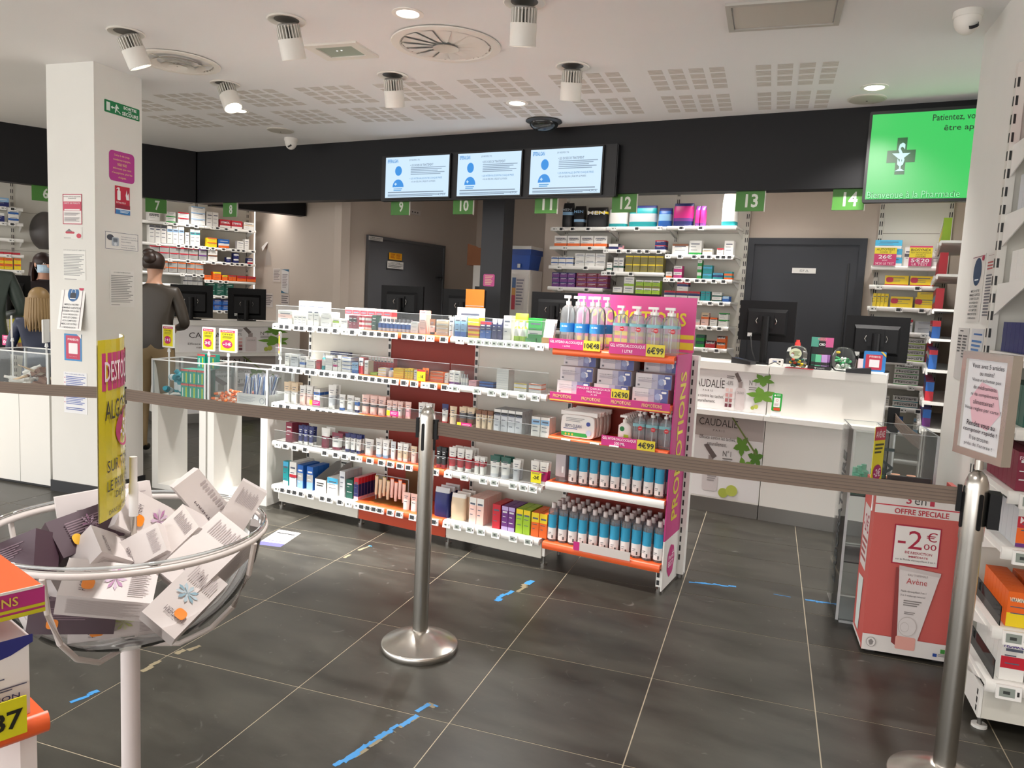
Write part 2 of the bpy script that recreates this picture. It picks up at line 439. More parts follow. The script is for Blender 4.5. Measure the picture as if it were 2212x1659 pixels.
def pw(v): return (-5.42+(v-6.36)*0.0455+0.001, v)
da, db = pw(6.75), pw(8.19)
d1 = door('door_1', ((da[0]+db[0])/2+0.0, (da[1]+db[1])/2, 0), dw, 1.38, 2.06, '5a5b5e', 0.03)
h_ = MB(); h_.box(0.55, 0.66, -0.06, -0.03, 1.68, 1.70, '2a2a2c'); h_.cyl(0.64, -0.05, 1.66, 1.72, 0.015, '1a1a1c'); h_.build('door_latch', d1)
MB().box(-0.33, -0.25, -0.036, -0.03, 1.05, 1.50, '0c0c0d').box(-0.25, -0.10, -0.034, -0.03, 1.05, 1.52, '5a5b5d').build('letter_slot', d1)
nrm = Vector((math.sin(dw), -math.cos(dw), 0))
def on_doorwall(x, y): return onplane(x, y, (pw(7)[0], 7, 0), dw)
a, w_, h2 = rect_on((pw(7)[0], 7, 0), dw, 834, 545, 861, 563, 0.045)
flat('hazard_notice', 'orange hazard notice on the grey passage door', 'notice', a, dw, w_, h2, 'e2a11c', [('l', .1, .15, .45, .85, 4, 'b4570f'), ('l', .55, .15, .9, .85, 4, 'b4570f')])
a, w_, h2 = rect_on((pw(7)[0], 7, 0), dw, 830, 563, 864, 582, 0.045)
flat('access_notice', 'white notice under the orange one on the grey passage door', 'notice', a, dw, w_, h2, 'd8d4ce', [('t', .2, .1, .8, .25, 'PORTE BARRÉE', '222222'), ('t', .05, .3, .95, .45, 'ACCESSIBLE AUX LIVREURS', '222222'), ('l', .05, .55, .95, .9, 3, '555555')])
a, w_, h2 = rect_on((pw(7)[0], 7, 0), dw, 789, 509, 819, 522, 0.05)
flat('elevator_label', 'white printed label on the top corner of the passage door', 'label', a, dw, w_, h2, 'd8d4ce', [('t', .05, .15, .95, .45, "L'élévation", '222222'), ('l', .05, .6, .9, .9, 2, '777777')])

# ================================================================ CEILING FIXTURES
def spotlight(tx, ty, label, tilt, azim, power, ang=60):
    p = T(tx, ty); o = thing('ceiling_spotlight', label, 'spotlight', (p[0], p[1], CEIL))
    MB().lathe([(0.062, 0.0), (0.095, 0.0), (0.100, -0.006), (0.094, -0.010), (0.066, -0.004), (0.062, 0.0)], 'e6e2da', 28, cap0=False, cap1=False).build('trim_ring', o)
    MB().lathe([(0.064, -0.002), (0.062, -0.001), (0.0005, -0.001)], '6d6862', 24, cap0=False, cap1=True).build('socket', o)
    rot = Euler((tilt, 0, azim), 'XYZ')
    hd = MB().lathe([(0.040, -0.012), (0.052, -0.016), (0.052, -0.030)], '8c8882', 20)
    head = hd.build('head', o, (0, 0, -0.005), rot)
    fins = MB()
    for k in range(22):
        a = 2*PI*k/22; c, s_ = math.cos(a), math.sin(a); r0, r1, t = 0.034, 0.060, 0.0028
        pts = [(c*r0-s_*t, s_*r0+c*t), (c*r0+s_*t, s_*r0-c*t), (c*r1+s_*t, s_*r1-c*t), (c*r1-s_*t, s_*r1+c*t)]
        fins.slab(pts, -0.085, -0.022, 'd4d0c8')
    fins.build('heat_sink', head)
    MB().lathe([(0.034, -0.085), (0.034, -0.025)], '1a1918', 16).build('core', head)
    MB().lathe([(0.060, -0.085), (0.062, -0.088), (0.062, -0.185), (0.058, -0.187), (0.050, -0.180)], 'e2ded6', 28, cap1=False).build('barrel', head)
    MB().lathe([(0.050, -0.1795), (0.0005, -0.1790)], 'lamp_glow', 24, cap0=False).build('lens', head)
    d = rot.to_matrix() @ Vector((0, 0, -0.2)); pos = Vector((p[0], p[1], CEIL-0.005))+d
    spot('spotlight_beam', pos, pos+d*5, power, ang, 0.7, 0.045)
    return o
LP = 1.0
spotlight(-3.501, 3.453, 'tilted round ceiling spotlight above the white column', R(24), R(-22), 130)
spotlight(-2.471, 3.469, 'ceiling spotlight beside the square emergency light', R(20), R(3), 190)
spotlight(-1.195, 3.487, 'ceiling spotlight by the round air diffuser, hung straight down', R(17), R(27), 150)
spotlight(-2.377, 4.447, 'ceiling spotlight in the perforated band right under the emergency light', R(18), R(14), 60)
spotlight(-1.211, 4.451, 'ceiling spotlight in the perforated band nearest to the screens', R(17), R(27), 60)
spotlight(-3.643, 4.435, 'ceiling spotlight with its lens glowing in the perforated band', R(27), R(-92), 420, 40)

def downlight(p, label, power=70, r=0.055, ang=120, vis=True):
    o = thing('downlight', label, 'downlight', (p[0], p[1], CEIL), 0, 'recessed ceiling downlights')
    MB().lathe([(r, 0.0), (r+0.022, 0.0), (r+0.024, -0.005), (r+0.002, -0.006), (r-0.002, -0.001)], 'f0ece4', 24, cap0=False, cap1=False).build('trim_ring', o)
    MB().lathe([(r, -0.003), (0.0005, -0.0035)], 'lamp_glow', 24, cap0=False).build('lens', o)
    spot('downlight_beam', (p[0], p[1], CEIL-0.02), (p[0], p[1], 0), power, ang, 0.8, 0.06)
    return o
downlight(T(-1.804, 3.511), 'glowing downlight beside the large round air diffuser', 110)
downlight(T(-1.799, 5.195), 'glowing downlight in the perforated ceiling band above the screens', 160)
downlight(T(0.473, 5.147), 'glowing downlight beside the flat round speaker near the green screen', 130)
downlight(T(-4.061, 5.106), 'glowing downlight behind the tilted spotlight in the perforated band', 70)
for p in ((-0.9, 1.0), (-3.2, 0.6), (1.6, 1.2), (-5.6, 1.4), (-7.2, 2.6), (-3.4, -1.6), (0.3, -1.6)):  # lamps added out of view to light the front of the shop
    downlight(p, 'unseen downlight added to light the shop floor in front of the rope barrier', 80)
for p in ((-2.3, 6.55), (-1.1, 6.5), (-0.05, 6.5)):
    downlight(p, 'glowing downlight over the staff aisle behind the black soffit', 26, 0.05, 110)
downlight((-4.4, 6.9), 'unseen downlight added to brighten the passage beside the grey latch door', 60, 0.05, 110)  # added lamp with no fitting in view, lifts the dark passage
downlight((-1.62, 6.70), 'glowing downlight right above the three bay medicine rack', 90, 0.05, 70)
downlight(Lp(.3, -1.05), 'glowing downlight right above the far two bay rack', 75, 0.05, 70)
for t in (1.0, -0.5, -2.2):
    downlight(Lp(t, -0.85), 'glowing downlight over the staff aisle by the far wall racks', 26, 0.05, 110)

def diffuser(tx, ty, label, r, kind):
    p = T(tx, ty); o = thing('air_diffuser', label, 'air vent', (p[0], p[1], CEIL), T9)
    MB().lathe([(r*0.80, 0.002), (r*0.97, -0.001), (r, -0.006), (r*0.99, -0.011), (r*0.84, -0.014), (r*0.80, 0.002)], 'e6e1d8', 44, cap0=False, cap1=False).build('flange', o)
    MB().lathe([(r*0.84, -0.012), (r*0.80, 0.001), (0.001, 0.0015)], 'a39d93', 36, cap0=False).build('plenum', o)
    if kind == 0:
        for a, b_, z in ((0.64, 0.50, -0.022), (0.40, 0.26, -0.030)):
            MB().lathe([(r*a, z), (r*b_, -0.006), (r*b_-0.004, -0.007), (r*a-0.006, z)], 'dcd7ce', 36, cap0=False, cap1=False).build('cone', o)
        MB().lathe([(r*0.22, -0.034), (r*0.02, -0.012), (0.0005, -0.012)], 'dcd7ce', 24, cap0=False).build('centre_cone', o)
        b_ = MB()
        for k in range(3):
            a = 2*PI*k/3+0.4; c, s_ = math.cos(a), math.sin(a)
            b_.tube([(c*r*0.82, s_*r*0.82, -0.010), (c*r*0.1, s_*r*0.1, -0.022)], 0.004, 'cfcac0', 6)
        b_.build('spider', o)
    else:
        vm = MB()
        a0, a1, r0, r1 = -0.19, 0.21, r*0.22, r*0.80
        vm.face([(math.cos(a0)*r1, math.sin(a0)*r1, -0.006), (math.cos(a1)*r1, math.sin(a1)*r1, -0.013), (math.cos(a1)*r0, math.sin(a1)*r0, -0.016), (math.cos(a0)*r0, math.sin(a0)*r0, -0.009)], 'e4e0d8')
        me = vm.mesh('vane')
        for k in range(15): link('vane', me, o, (0, 0, 0), (0, 0, 2*PI*k/15))
        MB().lathe([(r*0.24, -0.026), (r*0.10, -0.008), (0.0005, -0.006)], 'cfcac0', 24, cap0=False).build('hub', o)
    return o
diffuser(-1.80, 3.967, 'large round swirl air diffuser with radial vanes on the ceiling', 0.30, 1)
diffuser(-3.611, 3.967, 'round ceiling air diffuser of nested cones beside the white column', 0.25, 0)

p = T(-2.447, 3.955); o = thing('emergency_light', 'square flush emergency light with greenish glass on the ceiling', 'emergency light', (p[0], p[1], CEIL), T9)
b_ = MB()
for a in ((-.17, .17, -.13, -.085), (-.17, .17, .085, .13), (-.17, -.115, -.085, .085), (.115, .17, -.085, .085)): b_.box(a[0], a[1], a[2], a[3], -.012, 0, 'e3dfd6')
b_.build('frame', o); MB().box(-.115, .115, -.085, .085, -.006, 0, '9aa596').build('glass', o)
MB().ball((-.02, -.01, -.006), .006, .006, .003, '*ffffff').ball((.01, -.012, -.006), .006, .006, .003, '*ffffff').build('led', o)
p = T(-0.06, 3.86); o = thing('access_hatch', 'square metal framed access hatch in the ceiling', 'access hatch', (p[0], p[1], CEIL), T9)
b_ = MB()
for a in ((-.25, .25, -.17, -.145), (-.25, .25, .145, .17), (-.25, -.225, -.145, .145), (.225, .25, -.145, .145)): b_.box(a[0], a[1], a[2], a[3], -.012, 0, 'b9b5ad')
b_.build('frame', o); MB().box(-.219, .219, -.140, .140, -.007, 0, 'c4beb4').build('panel', o)
for (tx, ty, lab, az) in ((-4.277, 6.10, 'small white dome security camera at the edge of the black soffit', R(200)), (0.72, 3.99, 'white dome security camera beside the right hand column', R(215))):
    p = T(tx, ty); big = tx > 0; sc = 1.0
    o = thing('security_camera', lab, 'security camera', (p[0], p[1], CEIL), T9)
    MB().lathe([(0.060*sc, 0), (0.062*sc, -0.02), (0.058*sc, -0.028)], 'dedad2', 24).build('base', o)
    MB().ball((0, 0, -0.028), 0.056*sc, 0.056*sc, 0.072*sc, 'e2ded6', 20, 10, -1.0, 0.0).build('shell', o)
    MB().lathe([(0.020, 0.0), (0.020, -0.014), (0.0005, -0.016)], '15151a', 16, cap0=False).build('lens', o, (0.030*math.sin(-az), -0.040, -0.066), (R(38), 0, R(-30)))
for (tx, ty, lab) in ((-4.159, 5.778, 'flat round ceiling speaker grille near the corner of the soffit'), (0.46, 5.405, 'flat round ceiling speaker grille beside the glowing downlight')):
    p = T(tx, ty); o = thing('ceiling_speaker', lab, 'speaker', (p[0], p[1], CEIL))
    MB().lathe([(0.115, 0), (0.115, -0.006), (0.105, -0.010)], 'c9c4ba', 30).build('rim', o)
    MB().lathe([(0.104, -0.0102), (0.0005, -0.016)], 'b9b3a8', 30, cap0=False).build('grille', o)
    MB().ball((0, 0, -0.016), .006, .006, .003, '333333').build('led', o)
p = T(-1.757, 5.72); o = thing('dome_camera', 'smoked panoramic dome camera hanging above the three screens', 'dome camera', (p[0], p[1], CEIL))
MB().lathe([(0.135, 0), (0.140, -0.010), (0.115, -0.022)], '3a3a3a', 30).build('ring', o)
MB().ball((0, 0, -0.02), 0.112, 0.112, 0.062, named('smoked_glass', '2a2c2c', 0.05, alpha=0.8), 24, 8, -1.0, 0.0).build('dome', o)
MB().box(-0.07, 0.07, -0.02, 0.02, -0.055, -0.03, 'c9c9c9').build('reflector', o)
MB().ball((-0.02, 0, -0.028), .006, .006, .004, '*30ff30').build('led', o)

# ================================================================ SOFFIT: SCREENS AND NUMBERS
scr_thing = thing('screen_housing', 'long black housing on the soffit that carries three screens', 'screen housing', ((-4.29-2.10)/2, SV, 2.465))
MB().box(-1.10, 1.10, -0.055, 0, -0.195, 0.195, '0d0d10').build('case', scr_thing)
MB().box(1.10, 1.108, -0.05, -0.005, -0.19, 0.19, '060606').build('side_panel', scr_thing)
SCREEN = [('r', 0, 0, 1, 1, '*cfe9ff'), ('t', .03, .05, .20, .14, 'EFFERALGAN', '*1e8ad0', .02), ('c', .21, .34, .055, '*2b8fe0', .12),
          ('q', [(.12+.18*(.5-.5*math.cos(PI*k/12)), .74-.19*math.sin(PI*k/12)) for k in range(13)][::-1], '*2b8fe0'),
          ('r', .150, .655, .19, .675, '*cfe9ff'), ('r', .164, .632, .176, .70, '*cfe9ff'), ('l', .14, .775, .28, .85, 2, '*4a9ad6'),
          ('t', .38, .07, .55, .115, 'JE RESPECTE:', '*5a6a7a', 0), ('t', .40, .19, .76, .245, '• LES DOSES DE TRAITEMENT', '*3a4a5a', 0), ('l', .41, .27, .95, .47, 5, '*8aa0b4'),
          ('t', .40, .52, .90, .57, '• LES INTERVALLES ENTRE CHAQUE PRISE', '*2a7ab0', 0), ('t', .42, .59, .80, .64, '4 À 6H SELON L’ÂGE ET LE POIDS', '*3a4a5a', 0),
          ('l', .05, .86, .93, .91, 1, '*7a8a9a'), ('l', .05, .92, .97, .985, 3, '*5a6a7a'), ('t', .86, .93, .96, .97, 'UPSA', '*4a5a6a', 0)]
for (u0, u1, nm) in ((-4.235, -3.575, 'leftmost bluish information screen, above counter number 9'), (-3.49, -2.895, 'middle bluish information screen, above counter number 10'), (-2.81, -2.205, 'bluish information screen at the open end of the black housing')):
    o = thing('information_screen', nm, 'screen', ((u0+u1)/2, SV-0.056, 2.468))
    ww, hh = u1-u0, 0.345
    MB().box(-ww/2-.012, ww/2+.012, -0.02, 0, -hh/2-.012, hh/2+.012, '0a0a0c').build('bezel', o)
    card(o, ww, hh, SCREEN, -0.0205)
tv = thing('green_screen', 'large television with a green pharmacy welcome picture under the soffit', 'television', (0.12, SV-0.08, 2.47))
MB().prism(rrect(-.49, .49, -.285, .285, .012), -0.05, 0.0, '0b0b0d').build('bezel', tv)
MB().box(-0.1, 0.1, 0.0, 0.08, -0.1, 0.1, '151517').build('wall_bracket', tv)
snake = [(.5+.055*math.sin(t*2.4)*(1-t*.35), .33+.36*t) for t in [k/14 for k in range(15)]]
card(tv, 0.945, 0.53, [('r', 0, 0, 1, 1, '*2fc85a'), ('rr', .165, .285, .225, .715, '*0b5a28', .002), ('rr', .11, .43, .28, .575, '*0b5a28', .002),
     ('q', [(.140, .465), (.250, .465), (.205, .535), (.185, .535)], '*c6f2ee'), ('r', .190, .53, .200, .66, '*c6f2ee'), ('q', [(.165, .675), (.225, .675), (.205, .65), (.185, .65)], '*c6f2ee'),
     ('t', .175, .345, .218, .62, 'S', '*c6f2ee', .02), ('t', .36, .04, .74, .125, 'Patientez, vous allez', '*07320f', .01), ('t', .43, .165, .70, .25, 'être appelé', '*07320f', .01),
     ('t', .01, .91, .56, .99, 'Bienvenue à la Pharmacie', '*062b0d', .03), ('t', .01, .91, .56, .99, 'Bienvenue à la Pharmacie', '*8dffa8', .0)], -0.0505)
def number_sign(n, p, rz=0.0, dim=False):
    o = thing('counter_number', 'green hanging sign for counter %s' % {'6':'six','7':'seven','8':'eight','9':'nine','10':'ten','11':'eleven','12':'twelve','13':'thirteen','14':'fourteen'}[n], 'number sign', (p[0], p[1], 2.232), rz)
    MB().box(-.1, .1, -.012, 0.0, -.07, .068, '3f7a2a').build('plate', o)
    MB().box(.1, .104, -.014, .002, -.075, .068, 'd8d4cc').build('edge_strip', o)
    MB().box(-.008, .008, -.010, -.002, .068, .070, '888888').build('hanger', o)
    w_ = 0.045 if len(n) == 1 else 0.088
    text_into(o, n, .012-w_/2, .012+w_/2, -.045, .05, -.0125, 'cfd4c8', 0.025)
for n, u0 in (('9', -4.16), ('10', -3.50), ('11', -2.715), ('12', -2.05), ('13', -1.11), ('14', -0.465)): number_sign(n, (u0, SV+0.06))
q = onz(482, 436, 2.30); number_sign('8', (q.x, SV+0.06))
t_ = -0.85; q = Lp(t_, 0.0)
q = onplane(340, 440, (SC.x, SC.y, 0), LA); number_sign('7', (q.x+LN.x*-.06, q.y+LN.y*-.06), LA)
q = onplane(97, 410, (SC.x, SC.y, 0), LA); number_sign('6', (q.x+LN.x*-.06, q.y+LN.y*-.06), LA)

a, w_, h2 = rect_on((pw(7)[0], 7, 0), dw, 877, 450, 905, 466, 0.012)
o = thing('wall_socket', 'white wall socket strip high on the passage wall beside number nine', 'socket', a, dw)
MB().box(-w_/2, w_/2, -.01, .011, -h2/2, h2/2, 'cfc6be').build('plate', o)
for k in range(4): MB().box(-w_*.36+k*w_*.2, -w_*.28+k*w_*.2, -.012, -.01, -h2*.15, h2*.12, '3a3634').build('outlet', o)
# ================================================================ GOODS
def parse(spec):
    out = []; i = 0
    while i < len(spec):
        c = spec[i]; i += 1; n = ''
        while i < len(spec) and spec[i].isdigit(): n += spec[i]; i += 1
        out.append((c, float(n or 1)))
    return out
_PK = {}
def pack_mesh(w, h, d, spec, side=None, lines=True):
    """a printed carton: bands of colour bottom to top on the front, side colour elsewhere, small print"""
    k = ('P', round(w, 3), round(h, 3), round(d, 3), spec, side, lines)
    if k in _PK: return _PK[k]
    bands = parse(spec); tot = sum(n for _, n in bands); main = side or max(bands, key=lambda q: q[1])[0]
    b = MB().box(-w/2, w/2, 0, d, 0, h, main)
    z = 0.0
    for i, (c, n) in enumerate(bands):
        hh = h*n/tot
        if c != main or True:
            b.face([(-w/2+.0006, -.0004, z+.0003), (w/2-.0006, -.0004, z+.0003), (w/2-.0006, -.0004, z+hh-.0003), (-w/2+.0006, -.0004, z+hh-.0003)], c)
        if c in 'tbqvrmjdno':   # bands wrap round the right side too
            b.face([(w/2+.0004, 0, z), (w/2+.0004, d, z), (w/2+.0004, d, z+hh), (w/2+.0004, 0, z+hh)], c)
        z += hh
    if lines and h > 0.018:
        dark = main in 'kqdvmbxa'
        ink = 'dedede' if dark else '5a6070'
        rng = random.Random(hash((round(w, 3), round(h, 3), spec)) % 9999)
        zz = 0.80
        for j in range(3 if h > 0.05 else 2):
            th = 0.07 if j == 0 else 0.03
            x0 = -0.38+0.06*rng.random(); x1 = x0+(0.7 if j == 0 else 0.3+0.4*rng.random())
            b.face([(x0*w, -.0008, (zz-th)*h), (x1*w, -.0008, (zz-th)*h), (x1*w, -.0008, zz*h), (x0*w, -.0008, zz*h)], ink)
            zz -= 0.16+0.12*rng.random()
    _PK[k] = b.mesh('carton'); return _PK[k]
def tube_mesh(w, h, spec):
    """squeeze tube standing on its cap: spec = cap colour, body bands bottom to top"""
    k = ('T', round(w, 3), round(h, 3), spec)
    if k in _PK: return _PK[k]
    bands = parse(spec); b = MB(); n = 12; d = w*0.62
    def ring(z, t): # t 0 at the cap .. 1 at the crimp
        a = w*0.40*(1-t)+w*0.5*t; e = d*0.42*(1-t)+0.0015*t
        return [(a*math.cos(2*PI*q/n), d/2+e*math.sin(2*PI*q/n), z) for q in range(n)]
    capc, capn = bands[0]; zc = h*0.16
    rc = [[(w*0.40*math.cos(2*PI*q/n), d/2+d*0.42*math.sin(2*PI*q/n), z) for q in range(n)] for z in (0, zc)]
    b.rings(rc, capc)
    tot = sum(q for _, q in bands[1:]); t = 0.0; hb = h-zc
    for c, q in bands[1:]:
        t2 = t+q/tot; st = [t+(t2-t)*s_/3 for s_ in range(4)]
        b.rings([ring(zc+hb*s_, s_) for s_ in st], c, False, t2 > 0.99); t = t2
    yb = d/2-d*0.42
    for j, (fz, ww) in enumerate(((0.72, 0.5), (0.60, 0.34), (0.36, 0.4))):
        z = zc+hb*fz; t = fz; y = d/2-(d*0.42*(1-t)+0.0015*t)-0.0012
        b.face([(-w*ww/2, y, z), (w*ww/2, y, z), (w*ww/2, y+.0006, z+0.004), (-w*ww/2, y+.0006, z+0.004)], '6a6a74' if bands[1][0] not in 'qkmv' else 'e0e0e0')
    _PK[k] = b.mesh('cream_tube'); return _PK[k]
def pouch_mesh(w, h, d, spec):
    k = ('B', round(w, 3), round(h, 3), round(d, 3), spec)
    if k in _PK: return _PK[k]
    bands = parse(spec); tot = sum(q for _, q in bands); b = MB(); n = 16
    def ring(z):
        t = z/h; bulge = (1-(abs(2*t-0.8)/1.25)**3); e = max(d/2*bulge, 0.003)
        return [(math.copysign(abs(math.cos(2*PI*q/n))**0.45, math.cos(2*PI*q/n))*w/2*(0.97+0.03*bulge), d/2+math.copysign(abs(math.sin(2*PI*q/n))**0.6, math.sin(2*PI*q/n))*e, z) for q in range(n)]
    z = 0.0
    for i, (c, q) in enumerate(bands):
        z2 = z+h*q/tot; b.rings([ring(z+(z2-z)*s_/3) for s_ in range(4)], c, i == 0, i == len(bands)-1); z = z2
    _PK[k] = b.mesh('pouch'); return _PK[k]
def vial_mesh(w, h, spec):
    k = ('V', round(w, 3), round(h, 3), spec)
    if k in _PK: return _PK[k]
    bands = parse(spec); r = w/2; b = MB()
    b.lathe([(r, 0), (r, h*.25)], bands[0][0], 12, 0, r, cap1=False)
    b.lathe([(r*1.01, h*.25), (r*1.01, h*.62)], bands[1][0], 12, 0, r, cap0=False, cap1=False)
    b.lathe([(r, h*.62), (r*.5, h*.74)], bands[0][0], 12, 0, r, cap0=False, cap1=False)
    b.lathe([(r*.52, h*.74), (r*.52, h)], bands[2][0] if len(bands) > 2 else 'k', 12, 0, r)
    _PK[k] = b.mesh('vial'); return _PK[k]
CARTON = ['cosmetics_carton']
KIND = {'P': ('carton', 'carton'), 'T': ('cream_tube', 'tube'), 'B': ('refill_pouch', 'pouch'), 'V': ('vial', 'bottle'), 'H': ('hanging_tube', 'tube')}
def row(kind, x0, x1, n, h, d, spec, label, z, v, deep=1, stack=1, side=None, group=None, name=None, gap=0.94, dz=0.0, frame=None, txt=None):
    """n goods side by side between pixel columns x0..x1 of plane v, resting at height z"""
    if frame is None: u0 = uat(x0, v, z+h*.5); u1 = uat(x1, v, z+h*.5)
    else: u0, u1 = frame(x0, z+h*.5), frame(x1, z+h*.5)
    pw_ = (u1-u0)/n; w_ = max(pw_*gap, 0.008)
    w_ = round(w_/0.002)*0.002
    nm, cat = KIND[kind]; nm = name or (CARTON[0] if kind == 'P' else nm)
    if kind == 'P': me = pack_mesh(w_, h, d, spec, side)
    elif kind == 'T': me = tube_mesh(w_, h, spec); d = w_*0.62
    elif kind == 'B': me = pouch_mesh(w_, h, d, spec)
    elif kind == 'V': me = vial_mesh(w_, h, spec); d = w_
    many = n*deep*stack > 1; out = []; tcell = {}
    for k in range(stack):
        for j in range(deep):
            for i in range(n):
                jit = (random.random()-.5)
                uc = u0+pw_*(i+.5); vv = v+j*(d+.003)+abs(jit)*.004*(1 if kind != 'P' else .4)
                if frame is None: loc, rz = (uc, vv, z+k*(h+.0002)), jit*.02
                else: loc, rz = FR(frame, uc, vv-v, z+k*(h+.0002)), frame.rz
                o = link(nm, me, None, loc, (0, 0, rz)); tag(o, label, cat, (group or label) if many else None); out.append(o)
                if txt and j == 0:
                    if 'me' not in tcell:
                        t_o = text_into(o, txt[0], -w_*.42, w_*.42, h*txt[2], h*txt[3], -.0014, txt[1], .015)
                        if t_o: tcell['me'] = t_o.data
                    else: link('lettering', tcell['me'], o)
    return out
class FRM:
    """a straight shelf front through p0 with heading rz: columns of the picture turned into distances along it"""
    def __init__(s, p0, rz): s.p0 = Vector((p0[0], p0[1], 0)); s.rz = rz; s.d = Vector((math.cos(rz), math.sin(rz), 0))
    def __call__(s, x, z):
        lo, hi = 0.0, 1659.0
        for _ in range(40):
            m = (lo+hi)/2; p = onplane(x, m, s.p0, s.rz)
            if p.z > z: lo = m
            else: hi = m
        return (p-s.p0).dot(s.d)
def FR(f, a, back, z):
    n = Vector((-math.sin(f.rz), math.cos(f.rz), 0)); p = f.p0+f.d*a+n*back; return (p.x, p.y, z)

# price labels
def label_mesh(kind):
    b = MB().box(-.0255, .0255, -.010, 0, -.018, .018, 'f2f0ec')
    b.face([(-.020, -.0104, -.011), (.012, -.0104, -.011), (.012, -.0104, .012), (-.020, -.0104, .012)], {0: '2a2c2e', 1: '8f9890', 2: 'd6d6d0'}[kind])
    if kind: b.face([(-.012, -.0107, -.004), (.002, -.0107, -.004), (.002, -.0107, .004), (-.012, -.0107, .004)], '3a3f3c')
    b.face([(.016, -.0104, -.006), (.021, -.0104, -.006), (.021, -.0104, .006), (.016, -.0104, .006)], '303030')
    return b.mesh('price_label')
LBL = [label_mesh(k) for k in range(3)]
def shelf(parent, x0, x1, y0, y1, z, mat, rail, labels=(), dark=0, led=False, thick=0.022, glass=0.0, rail_h=0.034):
    """one shelf board of a unit: top surface at z, rounded price rail in front, labels clipped on as parts of the shelf"""
    b = MB().box(x0, x1, y0+.012, y1, z-thick, z, mat)
    o = b.build('shelf', parent)
    pts = [(y0+.014, z+.001), (y0+.004, z-.003), (y0, z-.012), (y0, z-rail_h+.008), (y0+.004, z-rail_h), (y0+.014, z-rail_h)]
    r_ = MB(); r_.rings([[(x, a, c) for a, c in pts] for x in (x0+.002, x1-.002)][::-1], rail, smooth=True); r_.build('price_rail', o)
    for i, xx in enumerate(labels):
        k = dark if dark in (0, 1) else 0
        link('price_label', LBL[k if (i*7) % 9 else 2], o, (xx, y0-.0005, z-.021), (R(-6), 0, 0))
    if glass:
        g = MB().box(x0+.004, x1-.004, y0+.018, y0+.021, z, z+glass, 'acrylic'); g.box(x0+.004, x1-.004, y0+.0175, y0+.0215, z+glass, z+glass+.002, 'acrylic_edge')
        g.build('glass_front', o)
    return o

# ================================================================ GONDOLA
GV0, GV1 = 3.66, 3.975
J = [-3.635, -2.965, -2.315, -1.69]
ZS = [1.228, 0.955, 0.712, 0.455, 0.160]
G = thing('gondola_shelving', 'long white and red gondola of cosmetics behind the rope barrier', 'gondola', (0, 0, 0))
PANEL = ['panel_white', 'panel_red', 'panel_white']
for i in range(3):
    MB().box(J[i]+.004, J[i+1]-.004, GV1+.003, GV1+.03, 0.08, 1.20, PANEL[i]).build('back_panel', G)
    MB().box(J[i]+.004, J[i+1]-.004, 3.70, 3.715, 0.045, 0.136, 'panel_white' if i != 1 else 'b5401f').build('kick_panel', G)
for xx in J:
    b = MB().box(xx-.012, xx+.012, GV1-.002, GV1+.035, 0.02, 1.205, 'shelf_white')
    for k in range(22): b.box(xx-.008, xx+.008, GV1-.0035, GV1-.0018, 0.10+k*.05, 0.13+k*.05, '2b2b2b')
    b.box(xx-.014, xx+.014, 3.71, GV1, 0.055, 0.125, 'shelf_white'); b.build('upright', G)
    b = MB(); b.cyl(xx, 3.735, 0.012, 0.06, 0.008, 'steel_dull', 10).cyl(xx, 3.735, 0.0, 0.012, 0.020, 'steel', 14).cyl(xx, 3.945, 0.0, 0.06, 0.012, 'steel_dull', 10); b.build('foot', G)
LABPX = [
 [597,611,623,643,655,673,694,707,727,747,764,777,791,806,822,837,852,877,894,911,931,960,995,1021,1038,1055,1071,1085,1103,1120,1137,1167],
 [591,603,617,632,648,667,679,698,710,723,736,748,765,779,793,808,823,837,854,875,896,919,937,963,986,1032,1064,1091,1129,1158],
 [595,610,625,650,670,689,702,716,730,750,767,785,957,988,1020,1060,1100,1140],
 [602,619,639,662,704,728,747,766,801,826,845,866,885,941,961,1005,1046,1070,1110,1133,1153],
 [600,613,627,639,653,673,699,714,737,755,771,784,797,810,823,845,864,893,940,966,990,1017,1041,1072,1110,1143]]
for li, z in enumerate(ZS):
    us = [uat(x, GV0, z-.02) for x in LABPX[li]]
    for i in range(3):
        lab = [q for q in us if J[i]-.03 <= q-(-.0) < J[i+1] or (i == 0 and q < J[0])]
        x0 = J[i]+.002 if i else J[0]-.03
        shelf(G, x0, J[i+1]-.002, GV0, GV1, z, 'shelf_white' if i != 1 else 'shelf_orange', 'shelf_white' if i != 1 else 'shelf_orange',
              [max(q, x0+.028) for q in lab], 1 if i == 2 else 0, glass={0: .115, 1: .115, 2: .07, 3: .07, 4: 0}[li])
VF = 3.695
TS = 'on the gondola top shelf'
z = ZS[0]
A = lambda *a, **k: row(*a, z, VF, **k)
A('P', 600, 632, 1, .085, .10, 'w3f2w2', 'white and peach carton at the free end '+TS)
A('P', 634, 662, 3, .060, .08, 'w', 'small white carton beside the peach one '+TS, deep=2)
A('P', 664, 690, 2, .110, .07, 'w', 'tall plain white carton '+TS, deep=1)
row('P', 645, 702, 3, .150, .06, 'w9s1', 'white carton towering above the glass front '+TS, z, VF+.12)
A('P', 692, 716, 1, .030, .08, 'w', 'flat white carton stacked three high '+TS, stack=3)
A('P', 718, 733, 1, .055, .06, 'w2l1w1', 'white carton with a lime square '+TS)
A('P', 735, 751, 1, .050, .06, 'w', 'low white carton beside the lime one '+TS, stack=1)
A('P', 753, 771, 2, .082, .05, 'm2k1m1', 'maroon and black carton '+TS)
A('P', 775, 802, 2, .028, .08, 'w1r1', 'flat red and white carton stacked '+TS, stack=3)
A('P', 803, 813, 1, .092, .05, 'd', 'single dark green carton '+TS)
